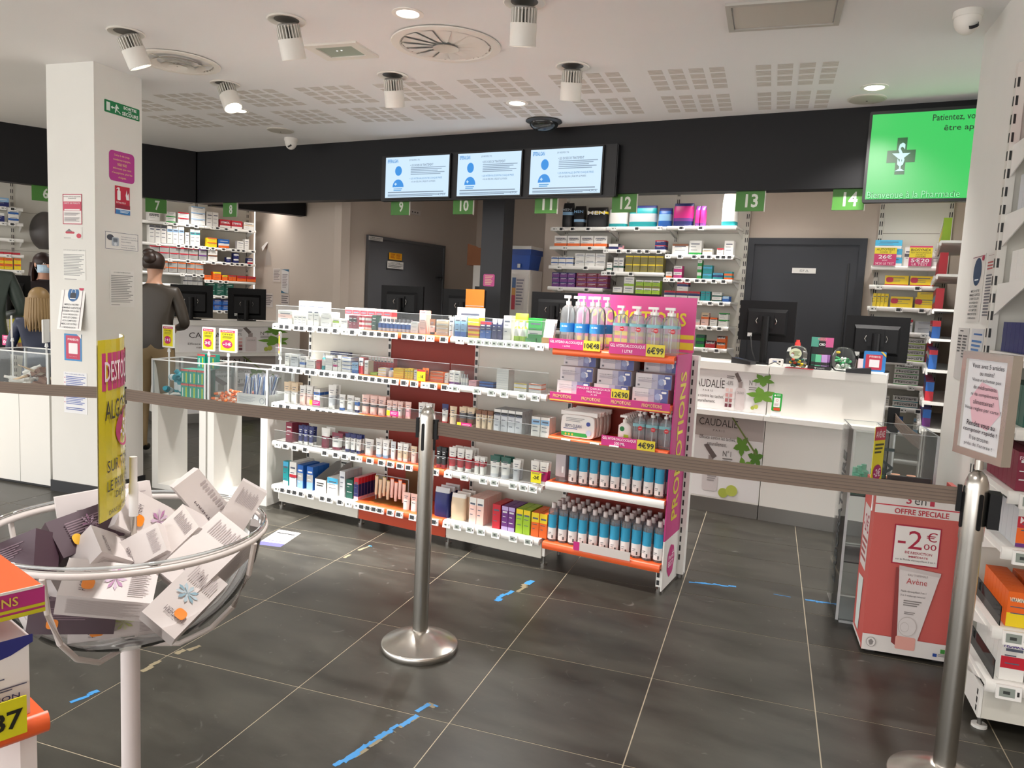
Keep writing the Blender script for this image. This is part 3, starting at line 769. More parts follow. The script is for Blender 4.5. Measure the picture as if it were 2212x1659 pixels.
row('P', 745, 845, 6, .125, .06, 'w6r2w1', 'white carton with red top standing in the rear '+TS, z, VF+.13)
A('V', 815, 884, 8, .075, .03, 'sbx', 'small blue labelled vial '+TS, deep=2)
A('P', 886, 903, 1, .022, .06, 'w', 'flat white carton beside the vials '+TS, stack=3)
A('P', 905, 920, 1, .045, .05, 'f', 'pale pink cube carton stacked three high '+TS, stack=3)
A('T', 925, 938, 1, .090, .05, 'kfa', 'brown and beige tube '+TS)
A('P', 941, 968, 1, .022, .07, 'e2w1', 'flat beige carton stacked four high '+TS, stack=4)
A('P', 970, 980, 1, .110, .05, 'w', 'slim upright white carton '+TS)
A('P', 982, 1008, 2, .120, .05, 'b1u2w1', 'light blue carton '+TS, deep=2)
A('P', 1010, 1035, 1, .024, .07, 'y1o1', 'flat yellow and orange carton of a stack '+TS, stack=2)
row('P', 1010, 1035, 1, .020, .07, 'p1r1', 'flat pink carton of the yellow stack '+TS, z+.0484, VF)
row('P', 1010, 1035, 1, .022, .07, 'y3w1', 'flat yellow and white carton that tops its stack '+TS, z+.0686, VF, stack=2)
A('P', 1037, 1061, 2, .095, .05, 'b3q2r1', 'royal blue carton with a red spot '+TS)
A('P', 1063, 1085, 2, .115, .05, 'q4w1', 'deep blue carton with a pale emblem '+TS)
A('P', 1087, 1104, 1, .135, .05, 'w', 'tall white carton next to the green ones '+TS)
A('V', 1107, 1136, 2, .110, .03, 'lws', 'clear bottle with lime base '+TS)
A('P', 1140, 1172, 1, .130, .05, 'n2w1n3', 'bright green carton with white print '+TS, deep=1)
row('P', 1134, 1158, 1, .022, .03, 'n', 'low bright green carton lying in front '+TS, z, VF-.010)
row('P', 985, 1045, 1, .165, .02, 'w6s1', 'white display card rising above the glass '+TS, z, VF+.14, name='display_card')
row('B', 1108, 1138, 1, .15, .05, 's2w2l2', 'clear bag with lime top standing '+TS, z, VF+.10)
o = thing('leaflet_tray', 'tilted white leaflets in an orange cardboard tray '+TS, 'leaflet tray', (uat(1180, VF, z), VF+.0, z))
MB().box(-.035, .035, 0, .05, 0, .03, 'd8a050').build('tray', o)
for k in range(3): MB().box(-.03, .03, 0, .002, 0, .11, 'f1efe9').build('leaflet', o, (0, .012+.012*k, .02), (R(-14), 0, 0))

S2 = 'on the gondola second shelf'; z = ZS[1]
A('P', 615, 625, 1, .080, .05, 'w', 'slim white carton at the end '+S2)
A('P', 627, 645, 1, .078, .07, 's3w1', 'silver grey carton '+S2)
A('P', 647, 659, 1, .070, .05, 'w1b1w2', 'white carton with a blue stripe '+S2)
A('P', 661, 681, 1, .026, .07, 'w', 'flat white carton in a pair '+S2, stack=2)
A('P', 683, 692, 1, .058, .05, 'r', 'small crimson carton '+S2)
A('V', 693, 701, 1, .105, .03, 'tws', 'slim white bottle with teal base '+S2)
A('P', 702, 718, 1, .018, .07, 'w4s1', 'flat white carton stacked five high '+S2, stack=5)
A('P', 719, 728, 1, .080, .05, 'w2j1w2q1', 'white carton with pink band '+S2)
A('P', 729, 737, 1, .100, .05, 'w', 'taller slim white carton '+S2)
A('P', 738, 758, 1, .023, .07, 'w5b1', 'flat white and blue carton stacked four high '+S2, stack=4)
A('P', 760, 773, 2, .064, .05, 'b1u2', 'pale blue upright carton '+S2)
A('P', 775, 785, 1, .100, .05, 'r3w1s2', 'red and white carton with round windows '+S2)
A('P', 787, 796, 1, .085, .05, 'w', 'white carton beside the round windowed one '+S2)
A('P', 799, 814, 1, .016, .06, 'l', 'flat lime carton '+S2)
A('P', 816, 834, 1, .016, .06, 'w3y1', 'flat white and yellow carton stacked three high '+S2, stack=3)
A('V', 836, 847, 1, .055, .03, 'wwb', 'white pot with blue lid '+S2)
A('P', 849, 872, 1, .014, .06, 'y5o1', 'flat yellow carton stacked four high '+S2, stack=4)
A('P', 874, 892, 3, .060, .05, 'y', 'upright yellow carton '+S2)
A('P', 894, 907, 2, .058, .05, 'w', 'narrow white carton behind the price flag '+S2)
A('T', 911, 925, 2, .075, .04, 'ooo', 'orange tube '+S2)
A('P', 928, 958, 1, .020, .07, 'o4e1', 'flat orange carton stacked three high '+S2, stack=3)
A('P', 960, 967, 1, .058, .05, 'w', 'lone narrow white carton by the orange stack '+S2)
A('P', 970, 993, 2, .075, .05, 'v1w5', 'white carton with violet foot '+S2)
A('V', 994, 1010, 3, .062, .02, 'sws', 'slim grey tube standing '+S2)
A('P', 1012, 1029, 1, .030, .06, 'p', 'low pink carton '+S2)
row('P', 1034, 1066, 1, .016, .04, 'q2b2', 'flat navy carton in a pair beside the tall white stack '+S2, z, VF, stack=2)
A('P', 1071, 1098, 1, .0125, .07, 'w5s1', 'flat white carton stacked nine high '+S2, stack=9)
A('P', 1109, 1138, 1, .022, .06, 'w3y1', 'flat white carton with orange disc '+S2, stack=2)
A('P', 1141, 1169, 1, .024, .06, 'w2s1o1', 'flat white carton with an amber mark '+S2, stack=2)
row('P', 713, 752, 6, .105, .04, 't1q3', 'dark teal carton in the rear row '+S2, z, 3.86)
row('P', 795, 850, 8, .095, .04, 'r5w2', 'red carton with white top in the rear row '+S2, z, 3.86)
S3 = 'on the gondola middle shelf'; z = ZS[2]
A('T', 608, 640, 2, .135, .05, 'wwe', 'white and cream tube at the free end '+S3, deep=2)
A('T', 643, 672, 2, .125, .05, 'ffw', 'peach and white tube '+S3, deep=2)
A('P', 677, 691, 1, .115, .04, 'w4b1w1', 'white carton with a blue square '+S3, deep=3)
A('T', 704, 722, 1, .150, .05, 'wsw', 'tall silvery tube '+S3, deep=2)
A('T', 729, 743, 1, .100, .05, 'bww', 'white tube on a blue cap '+S3)
A('T', 745, 761, 1, .100, .05, 'sww', 'white tube on a grey cap '+S3)
A('T', 762, 775, 1, .092, .05, 'qwbw', 'white tube with navy cap and blue ring '+S3)
A('T', 777, 830, 3, .115, .05, 'fffx1f4', 'pink beige tube with a grey band '+S3, deep=2)
A('T', 832, 868, 3, .100, .05, 'fwf', 'soft pink tube '+S3, deep=2)
A('T', 872, 886, 1, .105, .05, 'fpf', 'dusty pink tube beside the barrier post '+S3)
A('T', 900, 930, 2, .110, .05, 'fsw', 'pale pearl tube '+S3, deep=2)
A('T', 951, 966, 1, .120, .05, 'rwwq', 'white tube with a red cap '+S3)
A('T', 968, 984, 1, .112, .05, 'eee', 'plain beige tube '+S3)
A('T', 988, 1022, 2, .115, .05, 'eaxe', 'beige and brown tube '+S3, deep=2)
A('T', 1025, 1063, 3, .110, .05, 'eee2a', 'beige tube with a brown crimp '+S3, deep=2)
A('P', 1066, 1128, 4, .130, .04, 's6k1w1', 'white carton with black top band '+S3, deep=3)
A('P', 1147, 1187, 2, .115, .04, 'w5u2w1', 'white carton with slate blue band '+S3, deep=2)
S4 = 'on the gondola fourth shelf'; z = ZS[3]
A('P', 617, 631, 1, .130, .05, 'm', 'dark crimson carton at the free end '+S4, deep=3)
A('T', 641, 675, 3, .120, .05, 'wqq', 'navy tube on a white cap '+S4, deep=2)
A('T', 688, 708, 1, .125, .05, 'mmw', 'wine red tube '+S4, deep=2)
A('T', 710, 735, 1, .105, .05, 'mww1m', 'white tube on a wine red cap '+S4, deep=2)
A('T', 742, 778, 3, .115, .05, 'qww2q', 'white tube on a navy cap '+S4, deep=2)
A('T', 783, 803, 1, .100, .05, 'www', 'plain white tube beside the navy capped ones '+S4)
A('T', 808, 838, 2, .112, .05, 'uww', 'white tube on a pale blue cap '+S4, deep=2)
A('T', 841, 853, 1, .110, .05, 'wws', 'white tube with black letters '+S4)
A('T', 855, 880, 2, .108, .05, 'wew', 'ivory tube '+S4, deep=2)
A('T', 884, 898, 1, .100, .05, 'ffe', 'blush tube behind the barrier post '+S4)
A('T', 940, 962, 2, .120, .05, 'rkk', 'black tube on a red cap '+S4, deep=2)
A('T', 966, 1018, 3, .130, .05, 'wrr1w2', 'red and white tube '+S4, deep=3)
A('T', 1022, 1046, 2, .100, .05, 'wwr1w', 'slim white tube with cherry print '+S4, deep=2)
A('T', 1054, 1100, 2, .118, .05, 'swwd', 'white tube with sage green crimp '+S4, deep=2)
A('T', 1104, 1122, 1, .115, .05, 'ssw', 'grey and white tube '+S4, deep=2)
A('T', 1143, 1182, 2, .125, .05, 'wjw', 'white tube with a magenta panel '+S4, deep=2)
S5 = 'on the gondola bottom shelf'; z = ZS[4]; VF5 = 3.70
A = lambda *a, **k: row(*a, z, VF5, **k)
A('P', 611, 623, 1, .160, .04, 'w1t3c1', 'teal and white carton at the free end '+S5)
A('P', 625, 640, 1, .165, .04, 'w3r1w4', 'tall white carton with red line '+S5, deep=4, side='w')
A('P', 642, 655, 1, .155, .05, 'u2g2b2', 'blue and grey carton '+S5, deep=3, side='b')
A('P', 662, 676, 1, .155, .05, 'u2g2b2', 'blue and grey carton in the second file '+S5, deep=3, side='b')
A('P', 706, 730, 1, .110, .06, 'w4c2', 'white carton with a cyan lid '+S5, deep=2)
A('P', 733, 745, 1, .165, .04, 's', 'tall pale grey carton '+S5, deep=4)
A('P', 747, 762, 1, .120, .04, 'd', 'dark green carton with white letters '+S5, deep=2)
A('P', 764, 774, 1, .140, .028, 'p1q4r2', 'pink carton with navy window '+S5, deep=6, side='p')
o = thing('display_tray', 'open white cardboard display tray of cartons '+S5, 'display tray', (uat(692, VF5, z+.05), VF5, z))
b = MB(); b.box(-.045, .045, 0, .002, 0, .085, 'w'); b.box(-.045, .045, .248, .25, 0, .165, 'w'); b.box(-.045, .045, .002, .248, 0, .002, 'w')
for sx in (-.045, .0435):
    b.rings([[(sx, .002, 0), (sx, .248, 0), (sx, .248, .165), (sx, .20, .165), (sx, .002, .085)], [(sx+.0015, .002, 0), (sx+.0015, .248, 0), (sx+.0015, .248, .165), (sx+.0015, .20, .165), (sx+.0015, .002, .085)]], 'a9a8a4', smooth=False)
b.build('tray', o); card(o, .09, .085, [('l', .15, .25, .8, .6, 2, '333333')], 0, .042)
card(o, .08, .05, [('r', .0, .1, 1, .3, '222222'), ('l', .2, .45, .8, .9, 2, '444444')], .2475, .135)
# tubes hung by their crimps on a small rack
rk = thing('tube_rack', 'brown rack with hanging cream and pink tubes '+S5, 'display rack', (uat(845, 3.78, z), 3.78, z))
MB().box(-.12, .13, -.06, .19, 0, .004, '8a5a1c').box(-.03, .14, .186, .19, .004, .21, '6a4a20').build('tray', rk)
for sx in (-.12, .125): MB().box(sx-.003, sx+.003, .0, .004, .004, .165, '9a9a9a').build('post', rk)
MB().box(-.12, .128, -.003, .003, .162, .168, '9a9a9a').build('bar', rk)
for k in range(8):
    c1, c2 = (('e', 'h') if k < 4 else ('f', 'o'))
    zt = .155-.018*(k % 2); xx = -.105+.03*k; ww = .026
    hb = MB(); n_ = 10
    hb.rings([[(ww/2*(1-.25*t)*math.cos(2*PI*q/n_), (.002+.010*t)*math.sin(2*PI*q/n_), -.10*t) for q in range(n_)] for t in (0, .3, .7, 1)], c1)
    hb.box(-ww/2, ww/2, -.002, .002, 0, .006, c2); hb.cyl(0, 0, -.115, -.10, .009, c1, 10)
    tag(hb.build('hanging_tube', None, (rk.location.x+xx, 3.78-.016, z+zt)), ('cream coloured tube hanging from the brown rack ' if k < 4 else 'pink tube hanging from the brown rack ')+S5, 'tube', 'tubes on the hanging rack')
A('T', 866, 900, 2, .105, .05, 'wwf', 'pink and white tube in front of the rack '+S5)
A('B', 935, 968, 1, .175, .05, 'q5s1', 'blue refill pouch with silver top '+S5, deep=3)
A('B', 971, 1003, 1, .155, .05, 'e6w1', 'golden refill pouch with clear top '+S5, deep=3)
A('P', 1013, 1045, 2, .155, .05, 'f5w2', 'pale pink carton with grey letters '+S5, deep=4, side='f')
A('P', 1063, 1081, 1, .140, .05, 'r', 'raspberry red carton '+S5, deep=3)
A('P', 1083, 1112, 2, .138, .05, 'i1v4i1', 'violet carton with pale border '+S5, deep=3)
A('P', 1114, 1145, 2, .138, .05, 'l4y1', 'lime green carton '+S5, deep=3)
A('P', 1147, 1182, 2, .135, .05, 'o3y2', 'orange carton with golden upper half '+S5, deep=3)
# small promo flags on the rails
def price_flag(px, py, v, w, h, els, base, label, cat='price tag'):
    p = onv(px, py, v); return flat('price_tag', label, cat, (p.x, v, p.z), 0, w, h, base, els, .0015)
price_flag(910, 811, GV0-.001, .058, .066, [('r', 0, 0, 1, .16, 'r'), ('t', .2, .45, .8, .75, '-1€', '111111', .03)], 'f2ea12', 'yellow flag reading -1€ on the second shelf of the gondola')
price_flag(1158, 1030, GV0-.001, .062, .066, [('r', 0, 0, 1, .1, 'j'), ('t', .2, .4, .8, .7, '-2€', '111111', .03), ('l', .1, .16, .9, .3, 2, '555544')], 'e8dc14', 'yellow flag reading -2€ on the fourth shelf of the gondola')
for px, py, w_, lab in ((680, 870, .085, 'pink and yellow strip tag under the silvery tubes of the gondola'), (848, 893, .085, 'pink and yellow strip tag under the soft pink tubes of the gondola'), (1003, 919, .095, 'pink and yellow strip tag under the beige tubes of the gondola')):
    price_flag(px, py, GV0-.001, w_, .03, [('r', 0, 0, .27, 1, 'f2ea12'), ('l', .35, .25, .9, .8, 2, 'f0b0d0')], 'd0207a', lab)

# ================================================================ PROMOTION BAY
PX0, PX1 = -1.674, -1.012
ZP = [1.212, 0.965, 0.738, 0.486, 0.155]
PR = thing('promotion_shelving', 'orange promotion shelf unit with pink end panel at the gondola end', 'shelf unit', (0, 0, 0))
MB().box(PX0+.004, PX1-.004, GV1+.003, GV1+.03, 0.08, 1.205, 'panel_red').build('back_panel', PR)
for li, z in enumerate(ZP):
    us = [uat(x, GV0, z-.02) for x in {2: (1223, 1285, 1327)}.get(li, ())]
    shelf(PR, PX0, PX1-.004, GV0, GV1, z, 'shelf_orange', 'shelf_orange' if li != 3 else 'shelf_white', us, 1, rail_h=.038)
b = MB().box(PX1-.012, PX1+.0, GV1-.002, GV1+.05, 0.02, 1.205, 'shelf_white').box(PX1, PX1+.035, GV1+.006, GV1+.05, 0.02, 1.205, 'shelf_white')
for k in range(22): b.box(PX1+.006, PX1+.014, GV1+.004, GV1+.0062, 0.10+k*.05, 0.13+k*.05, '2b2b2b')
b.box(PX1-.030, PX1-.006, 3.70, GV1, .03, .118, 'shelf_white'); b.box(PX1-.026, PX1-.012, 3.698, 3.70, .04, .065, '222222').box(PX1-.026, PX1-.012, 3.698, 3.70, .08, .105, '222222'); b.build('upright', PR)
b = MB(); b.cyl(PX1-.018, 3.73, 0, .03, .008, 'steel_dull', 10).cyl(PX1-.018, 3.73, 0, .012, .02, 'steel', 14).cyl(PX1+.018, 4.0, 0, .03, .018, 'steel_dull', 12); b.build('foot', PR)
ep = MB(); ep.box(PX1-.003, PX1+.004, 3.692, 3.965, 0.012, 0.272, 'w').box(PX1-.003, PX1+.004, 3.692, 3.965, 0.272, 1.218, 'pink_panel')
ep = ep.build('end_panel', PR)
e_o = link('side_print', None, PR, (PX1+.0045, (3.692+3.965)/2, 0), (0, 0, R(90)))
txt_pr = text_into(e_o, 'PROMOTIONS', -.055, .055, .36, 1.13, -.0006, 'd8c832', .02, R(90))
a_ = [(.092*math.cos(2*PI*k/24)*(1+.05*math.cos(7*2*PI*k/24))*.9, .140+.085*math.sin(2*PI*k/24)*(1+.05*math.cos(7*2*PI*k/24))) for k in range(24)]
MB().face([(x*.8, -.0006, zz) for x, zz in a_], 'c2267a').build('badge', e_o)
text_into(e_o, 'Pharma', -.045, .045, .150, .172, -.0012, 'f3e6ee', .01); text_into(e_o, 'BEST', -.045, .045, .110, .140, -.0012, 'f3e6ee', .01)
MB().box(.028, .034, -.0014, -.001, .160, .190, 'f3e6ee').box(.016, .046, -.0014, -.001, .172, .178, 'f3e6ee').build('cross', e_o)
hs = link('head_sign', None, PR, ((PX0+PX1)/2, 3.975, 0))
MB().box(-.335, .335, 0, .012, 1.218, 1.505, 'head_pink').build('board', hs)
card(hs, .67, .287, [('r', .002, .68, .998, .76, 'dcc92c'), ('r', .002, .82, .998, .95, 'dcc92c'), ('t', .12, .28, .93, .53, 'PROMOTIONS', 'e6d531', .02)], 0, 1.3615)
# strips and price cards
def strip(px0, px1, py, v, h, els, base, label, zc=None):
    a, c = onv(px0, py, v), onv(px1, py, v); w_ = c.x-a.x
    zc = zc if zc else a.z
    return flat('price_card', label, 'price card', ((a.x+c.x)/2, v, zc), 0, w_, h, base, els, .0015)
GF = GV0-.0015
strip(1186, 1297, 745, GF, .052, [('r', .68, 0, 1, 1, 'dcc92c'), ('t', .02, .18, .66, .48, 'GEL HYDRO ALCOOLIQUE', 'f6e0ea', .01), ('t', .28, .62, .42, .78, '1 LITRE', 'f6e0ea', .0), ('t', .70, .22, .98, .75, '10€48', '161616', .02)], 'c2267a', 'pink and yellow price card reading 10€48 under the round blue band bottles', ZP[0]+.022)
strip(1316, 1437, 750, GF, .060, [('r', .67, 0, 1, 1, 'dcc92c'), ('t', .02, .15, .65, .45, 'GEL HYDROALCOOLIQUE', 'f6e0ea', .01), ('t', .25, .60, .43, .85, '1 LITRE', 'f6e0ea', .01), ('t', .69, .22, .98, .80, '6€99', '161616', .02)], 'c2267a', 'pink and yellow price card reading 6€99 under the square shouldered bottles', ZP[0]+.022)
strip(1245, 1359, 850, GF, .052, [('r', .67, 0, 1, 1, 'dcc92c'), ('t', .02, .1, .65, .35, 'MASQUES CHIRURGICAUX', 'f6e0ea', .0), ('t', .2, .42, .48, .62, 'MADE IN LILLE', 'f6e0ea', .0), ('t', .28, .7, .4, .88, 'X 50', 'f6e0ea', .0), ('t', .69, .22, .98, .80, '12€90', '161616', .02)], 'c2267a', 'pink and yellow price card reading 12€90 among the mask boxes', ZP[1]+.034)
w_ = PX1-PX0-.01
flat('promotion_strip', 'pink strip repeating PROMOTIONS along the second orange shelf', 'shelf strip', ((PX0+PX1)/2-.003, GF-.002, ZP[1]-.010), 0, w_, .046, 'c2267a',
     [('r', 0, .82, 1, .96, 'e8c040')]+[('t', .03+.25*k, .22, .19+.25*k, .60, 'PROMOTIONS', 'e6c27a', .01) for k in range(4)], .0015)
strip(1299, 1416, 952, GF, .052, [('r', .67, 0, 1, 1, 'dcc92c'), ('t', .02, .12, .65, .42, 'GEL HYDROALCOOLIQUE', 'f6e0ea', .01), ('t', .25, .52, .45, .82, '500 ML', 'f6e0ea', .01), ('t', .69, .2, .98, .80, '4€99', '161616', .02)], 'c2267a', 'pink and yellow price card reading 4€99 under the half litre gel bottles', ZP[2]+.018)
strip(1238, 1362, 1190, GF, .046, [('r', 0, 0, .11, 1, 'c2267a')], 'cfc7c2', 'blank grey card with a pink end on the lowest orange shelf', ZP[4]+.016)

# gel bottles
def pump_bottle(name, label, loc, round_, h, w_, band, group, disc=None, tint='gel'):
    o = thing(name, label, 'bottle', loc, 0, group); d = w_*.62 if not round_ else w_
    nn = 24
    def ring(s_, z): 
        if round_: return [(w_/2*s_*math.cos(2*PI*q/nn), w_/2+w_/2*s_*math.sin(2*PI*q/nn), z) for q in range(nn)]
        return [(math.copysign(abs(math.cos(2*PI*q/nn))**.5, math.cos(2*PI*q/nn))*w_/2*s_, d/2+math.copysign(abs(math.sin(2*PI*q/nn))**.5, math.sin(2*PI*q/nn))*d/2*s_, z) for q in range(nn)]
    MB().rings([ring(.94, 0), ring(1, .006), ring(1, h*.62), ring(.97, h*.68), ring(.80, h*.76), ring(.42, h*.81), ring(.26, h*.82)], tint).build('body', o)
    zc = h*.82; cy = d/2
    MB().cyl(0, cy, zc, zc+h*.07, w_*.17, 'f4f2ee', 14).build('collar', o)
    p = MB(); p.cyl(0, cy, zc+h*.07, zc+h*.13, w_*.06, 'f4f2ee', 10); p.box(-w_*.30, w_*.13, cy-w_*.1, cy+w_*.1, zc+h*.125, zc+h*.18, 'f4f2ee'); p.build('pump', o)
    MB().cyl(0, cy, .01, zc, .0025, 'e8eef2', 6).build('dip_tube', o)
    def strip_(z0, z1, c, nm):
        rg = []
        for z_ in (z0, z1): rg.append([(x*1.006, d/2+(y-d/2)*1.012 if not round_ else w_/2+(y-w_/2)*1.006, z_) for x, y, _ in ring(1, z_)])
        MB().rings(rg, c, False, False).build(nm, o)
    for (z0, z1, c) in band: strip_(h*z0, h*z1, c, 'label')
    if disc:
        MB().face([(w_*.16+.012*math.cos(2*PI*k/16), -.0022, h*.50+.012*math.sin(2*PI*k/16)) for k in range(16)], 'c8202c').build('round_logo', o)
        text_into(o, 'MKP', w_*.16-.008, w_*.16+.008, h*.49, h*.51, -.0026, 'f4f2ee', .02)
        text_into(o, 'GEL HYDRO', -w_*.4, -w_*.05, h*.42, h*.44, -.0022, '3a4a66', .0)
    elif round_:
        text_into(o, 'GEL HYDRO', -w_*.2, w_*.2, h*.395, h*.425, -.0025, 'f2f6fa', .02)
    return o
z = ZP[0]+.001
pb = None
for k, (x, vv) in enumerate(((1219, 3.70), (1255, 3.70), (1290, 3.70), (1236, 3.80), (1270, 3.80), (1304, 3.80))):
    u_ = PX0+.046+.0845*(k % 3)+(.012 if k > 2 else 0)
    if k == 0: pb = pump_bottle('gel_bottle', 'round clear pump bottle with a blue band on the promotion unit', (u_, vv, z), True, .275, .082, [(.30, .47, '2f86cc')], 'round blue band gel bottles')
    else: copy_tree(pb, None, (u_, vv, z))
qb = None
for k, (x, vv) in enumerate(((1318, 3.70), (1357, 3.70), (1403, 3.70), (1440, 3.70), (1340, 3.80), (1382, 3.80), (1424, 3.80))):
    u_ = PX0+.352+[0, .087, .178, .264, .045, .132, .222][k]
    if k == 0: qb = pump_bottle('gel_bottle', 'square shouldered clear pump bottle with teal band and red disc on the promotion unit', (u_, vv, z), False, .235, .084, [(.56, .62, '7fb6be')], 'teal band gel bottles', True)
    else: copy_tree(qb, None, (u_, vv, z))
# mask boxes
z = ZP[1]+.001
def mask_box(label, loc, rz=0.0):
    o = thing('mask_box', label, 'carton', loc, rz, 'surgical mask boxes')
    MB().box(-.093, .093, 0, .10, 0, .074, 'c9c5c6').build('carton', o)
    hexa = [(.72+.09*math.cos(R(60*k+15)), .52+.26*math.sin(R(60*k+15))) for k in range(6)][::-1]
    card(o, .184, .072, [('r', 0, 0, 1, 1, 'd6cfd2'), ('r', .45, 0, 1, 1, 'b4b0c4'), ('r', .62, 0, 1, 1, '7f83ae'), ('r', .80, 0, 1, 1, '4f5a98'), ('q', hexa, '9aa6cc'), ('q', [(.74, .30), (.84, .34), (.86, .6), (.80, .72), (.80, .45)], 'e8e8ec'),
         ('t', .07, .26, .50, .36, 'MASQUE MÉDICAL', '5a5a6a', .0), ('l', .07, .42, .6, .62, 3, 'a09aa6'), ('rr', .82, .12, .96, .26, 'eeeeee', .05), ('r', .06, .75, .12, .88, '6a6a72')], 0, .037)
    return o
mb = None
xs = [-1.555, -1.345, -1.135]
tops = [3, 3, 2]
for c in range(3):
    for k in range(3 if c < 2 else 2):
        loc = (xs[c]+(.008 if k % 2 else -.004), 3.70+(.006 if k % 2 else .0)+(.07 if k == 2 else 0), z+k*.0745)
        lab = 'grey to indigo surgical mask carton stacked on the promotion unit'
        if mb is None: mb = mask_box(lab, loc)
        else: copy_tree(mb, None, loc)
for c in range(3):
    for k in range(2): copy_tree(mb, None, (xs[c]+.006, 3.835, z+k*.0745))
copy_tree(mb, None, (xs[2]+.006, 3.835, z+2*.0745))
# wipes, soap, gel
z = ZP[2]+.001
wp = thing('wipes_pack', 'white and green pack of cleaning wipes on the promotion unit', 'wipes pack', (uat(1248, 3.70, z+.05), 3.695, z), 0, 'cleaning wipes packs')
wb = MB(); nn = 16
def wr(y, s_): return [(math.copysign(abs(math.cos(2*PI*q/nn))**.35, math.cos(2*PI*q/nn))*.098*s_, y, .062+math.copysign(abs(math.sin(2*PI*q/nn))**.35, math.sin(2*PI*q/nn))*.062*s_) for q in range(nn)]
wb.rings([wr(0, .97), wr(.006, 1), wr(.026, 1), wr(.032, .97)], 'f0eeea'); wb.box(-.104, .104, .014, .017, .118, .140, 'f0eeea'); wb.build('packet', wp)
card(wp, .19, .118, [('r', .02, .78, .80, .95, '2fb04a'), ('t', .12, .42, .62, .56, 'SEPTI-CLEAN', '2a3a6a', .01), ('r', .08, .60, .5, .63, '3a4a8a'), ('l', .15, .12, .7, .32, 3, 'a8a8a8'), ('c', .82, .34, .06, '3a4a9a'), ('c', .84, .74, .08, 'c8d4ec'), ('c', .16, .87, .03, 'd8b83a'), ('c', .26, .87, .03, 'd8b83a'), ('c', .36, .87, .03, 'd8b83a')], -.0005, .062)
for k in range(1, 7): copy_tree(wp, None, (wp.location.x+.004*(k % 3), 3.695+.036*k, z))
sp = thing('soap_bottle', 'white soap pump bottle with green emblem on the promotion unit', 'bottle', (uat(1347, 3.70, z+.05), 3.70, z), 0, 'white soap bottles in file')
nn = 20
def sr(s_, z_): return [(.034*s_*math.cos(2*PI*q/nn), .014+.013*s_*math.sin(2*PI*q/nn), z_) for q in range(nn)]
MB().rings([sr(.94, 0), sr(1.0, .006), sr(1.05, .05), sr(1.0, .095), sr(.55, .108), sr(.4, .110)], 'efe9e6').build('body', sp)
p = MB(); p.cyl(0, .014, .110, .128, .012, 'f4f2ee', 12).cyl(0, .014, .128, .140, .005, 'f4f2ee', 8).box(-.026, .012, .006, .022, .138, .150, 'f4f2ee'); p.build('pump', sp)
MB().face([(-.010+.013*math.cos(2*PI*k/16), -.0005, .080+.013*math.sin(2*PI*k/16)) for k in range(16)], '0f7a3c').face([(.0, -.0006, .012), (.026, -.0006, .012), (.026, -.0006, .052), (.0, -.0006, .052)], 'a8c82c').build('label', sp)
for k in range(1, 8): copy_tree(sp, None, (sp.location.x+.002*k, 3.70+.0305*k, z))
hb_ = None
for k, (x, vv) in enumerate(((1378, 3.71), (1408, 3.71), (1438, 3.71), (1385, 3.79), (1415, 3.79), (1430, 3.79))):
    u_ = PX1-.180+.0685*(k % 3)
    if k == 0: hb_ = pump_bottle('gel_bottle', 'half litre clear gel bottle with pale teal band on the promotion unit', (u_, vv, z), False, .185, .066, [(.54, .62, '7fb6be')], 'half litre gel bottles', True)
    else: copy_tree(hb_, None, (u_, vv, z))
# micellar bottles
def micellar(loc, label):
    o = thing('micellar_bottle', label, 'bottle', loc, 0, 'micellar water bottles'); r = .0275; h = .165
    MB().lathe([(r*.92, 0), (r, .004), (r, h), (r*.9, h+.010), (r*.5, h+.016)], 'clear_plastic', 20).build('body', o)
    MB().lathe([(.0125, h+.014), (.0125, h+.042), (.011, h+.044)], 'cfc4c2', 14).build('cap', o)
    def lb(z0, z1, c, nm, a=1.05):
        b = MB(); m = 8
        for i in range(m):
            t0, t1 = -PI/2-a/1+2*a*i/m, -PI/2-a+2*a*(i+1)/m; q = r*1.02
            b.face([(q*math.cos(t0), q*math.sin(t0), z0), (q*math.cos(t1), q*math.sin(t1), z0), (q*math.cos(t1), q*math.sin(t1), z1), (q*math.cos(t0), q*math.sin(t0), z1)], c, True)
        return b.build(nm, o)
    lb(.075, .148, '2f9cc4', 'blue_label'); lb(.012, .075, 'e6e4e2', 'white_label')
    MB().box(.006, .014, -r*1.04, -r*1.03, .018, .036, '4a4a4a').box(-.014, .002, -r*1.045, -r*1.03, .046, .050, '8a8a8a').box(-.014, -.002, -r*1.045, -r*1.03, .038, .041, '8a8a8a').build('small_print', o)
    return o
z = ZP[4]+.001
mc = micellar((PX0+.035, 3.72, z), 'clear micellar water bottle with blue and white label on the lowest orange shelf')
for j in range(4):
    for i in range(11):
        if i == 0 and j == 0: continue
        copy_tree(mc, None, (PX0+.035+.0595*i+(.006 if j % 2 else 0), 3.72+.0585*j+(.004 if i % 3 else 0), z), (0, 0, R(random.choice((-38, -20, 0, 0, 8, 15, 25)) if i in (0, 3, 5) else random.uniform(-8, 8))))
z = ZP[3]+.001
for j in range(3):
    for i in range(9):
        o = copy_tree(mc, None, (PX0+.135+.0595*i, 3.73+.0585*j, z), (0, 0, R(random.uniform(-9, 9))), 'clear micellar water bottle with blue and white label above the white rail')
MB_ = MB().box(-.028, .028, 0, .05, .028, .17, 'b9b2b6'); MB_.box(.008, .018, -.001, 0, .05, .085, 'f2f2f2').box(-.027, .027, .001, .049, 0, .028, 'clear_plastic')
tag(MB_.build('gift_carton', None, (PX0+.062, 3.715, z)), 'plain mauve grey gift carton beside the micellar bottles above the white rail', 'carton')
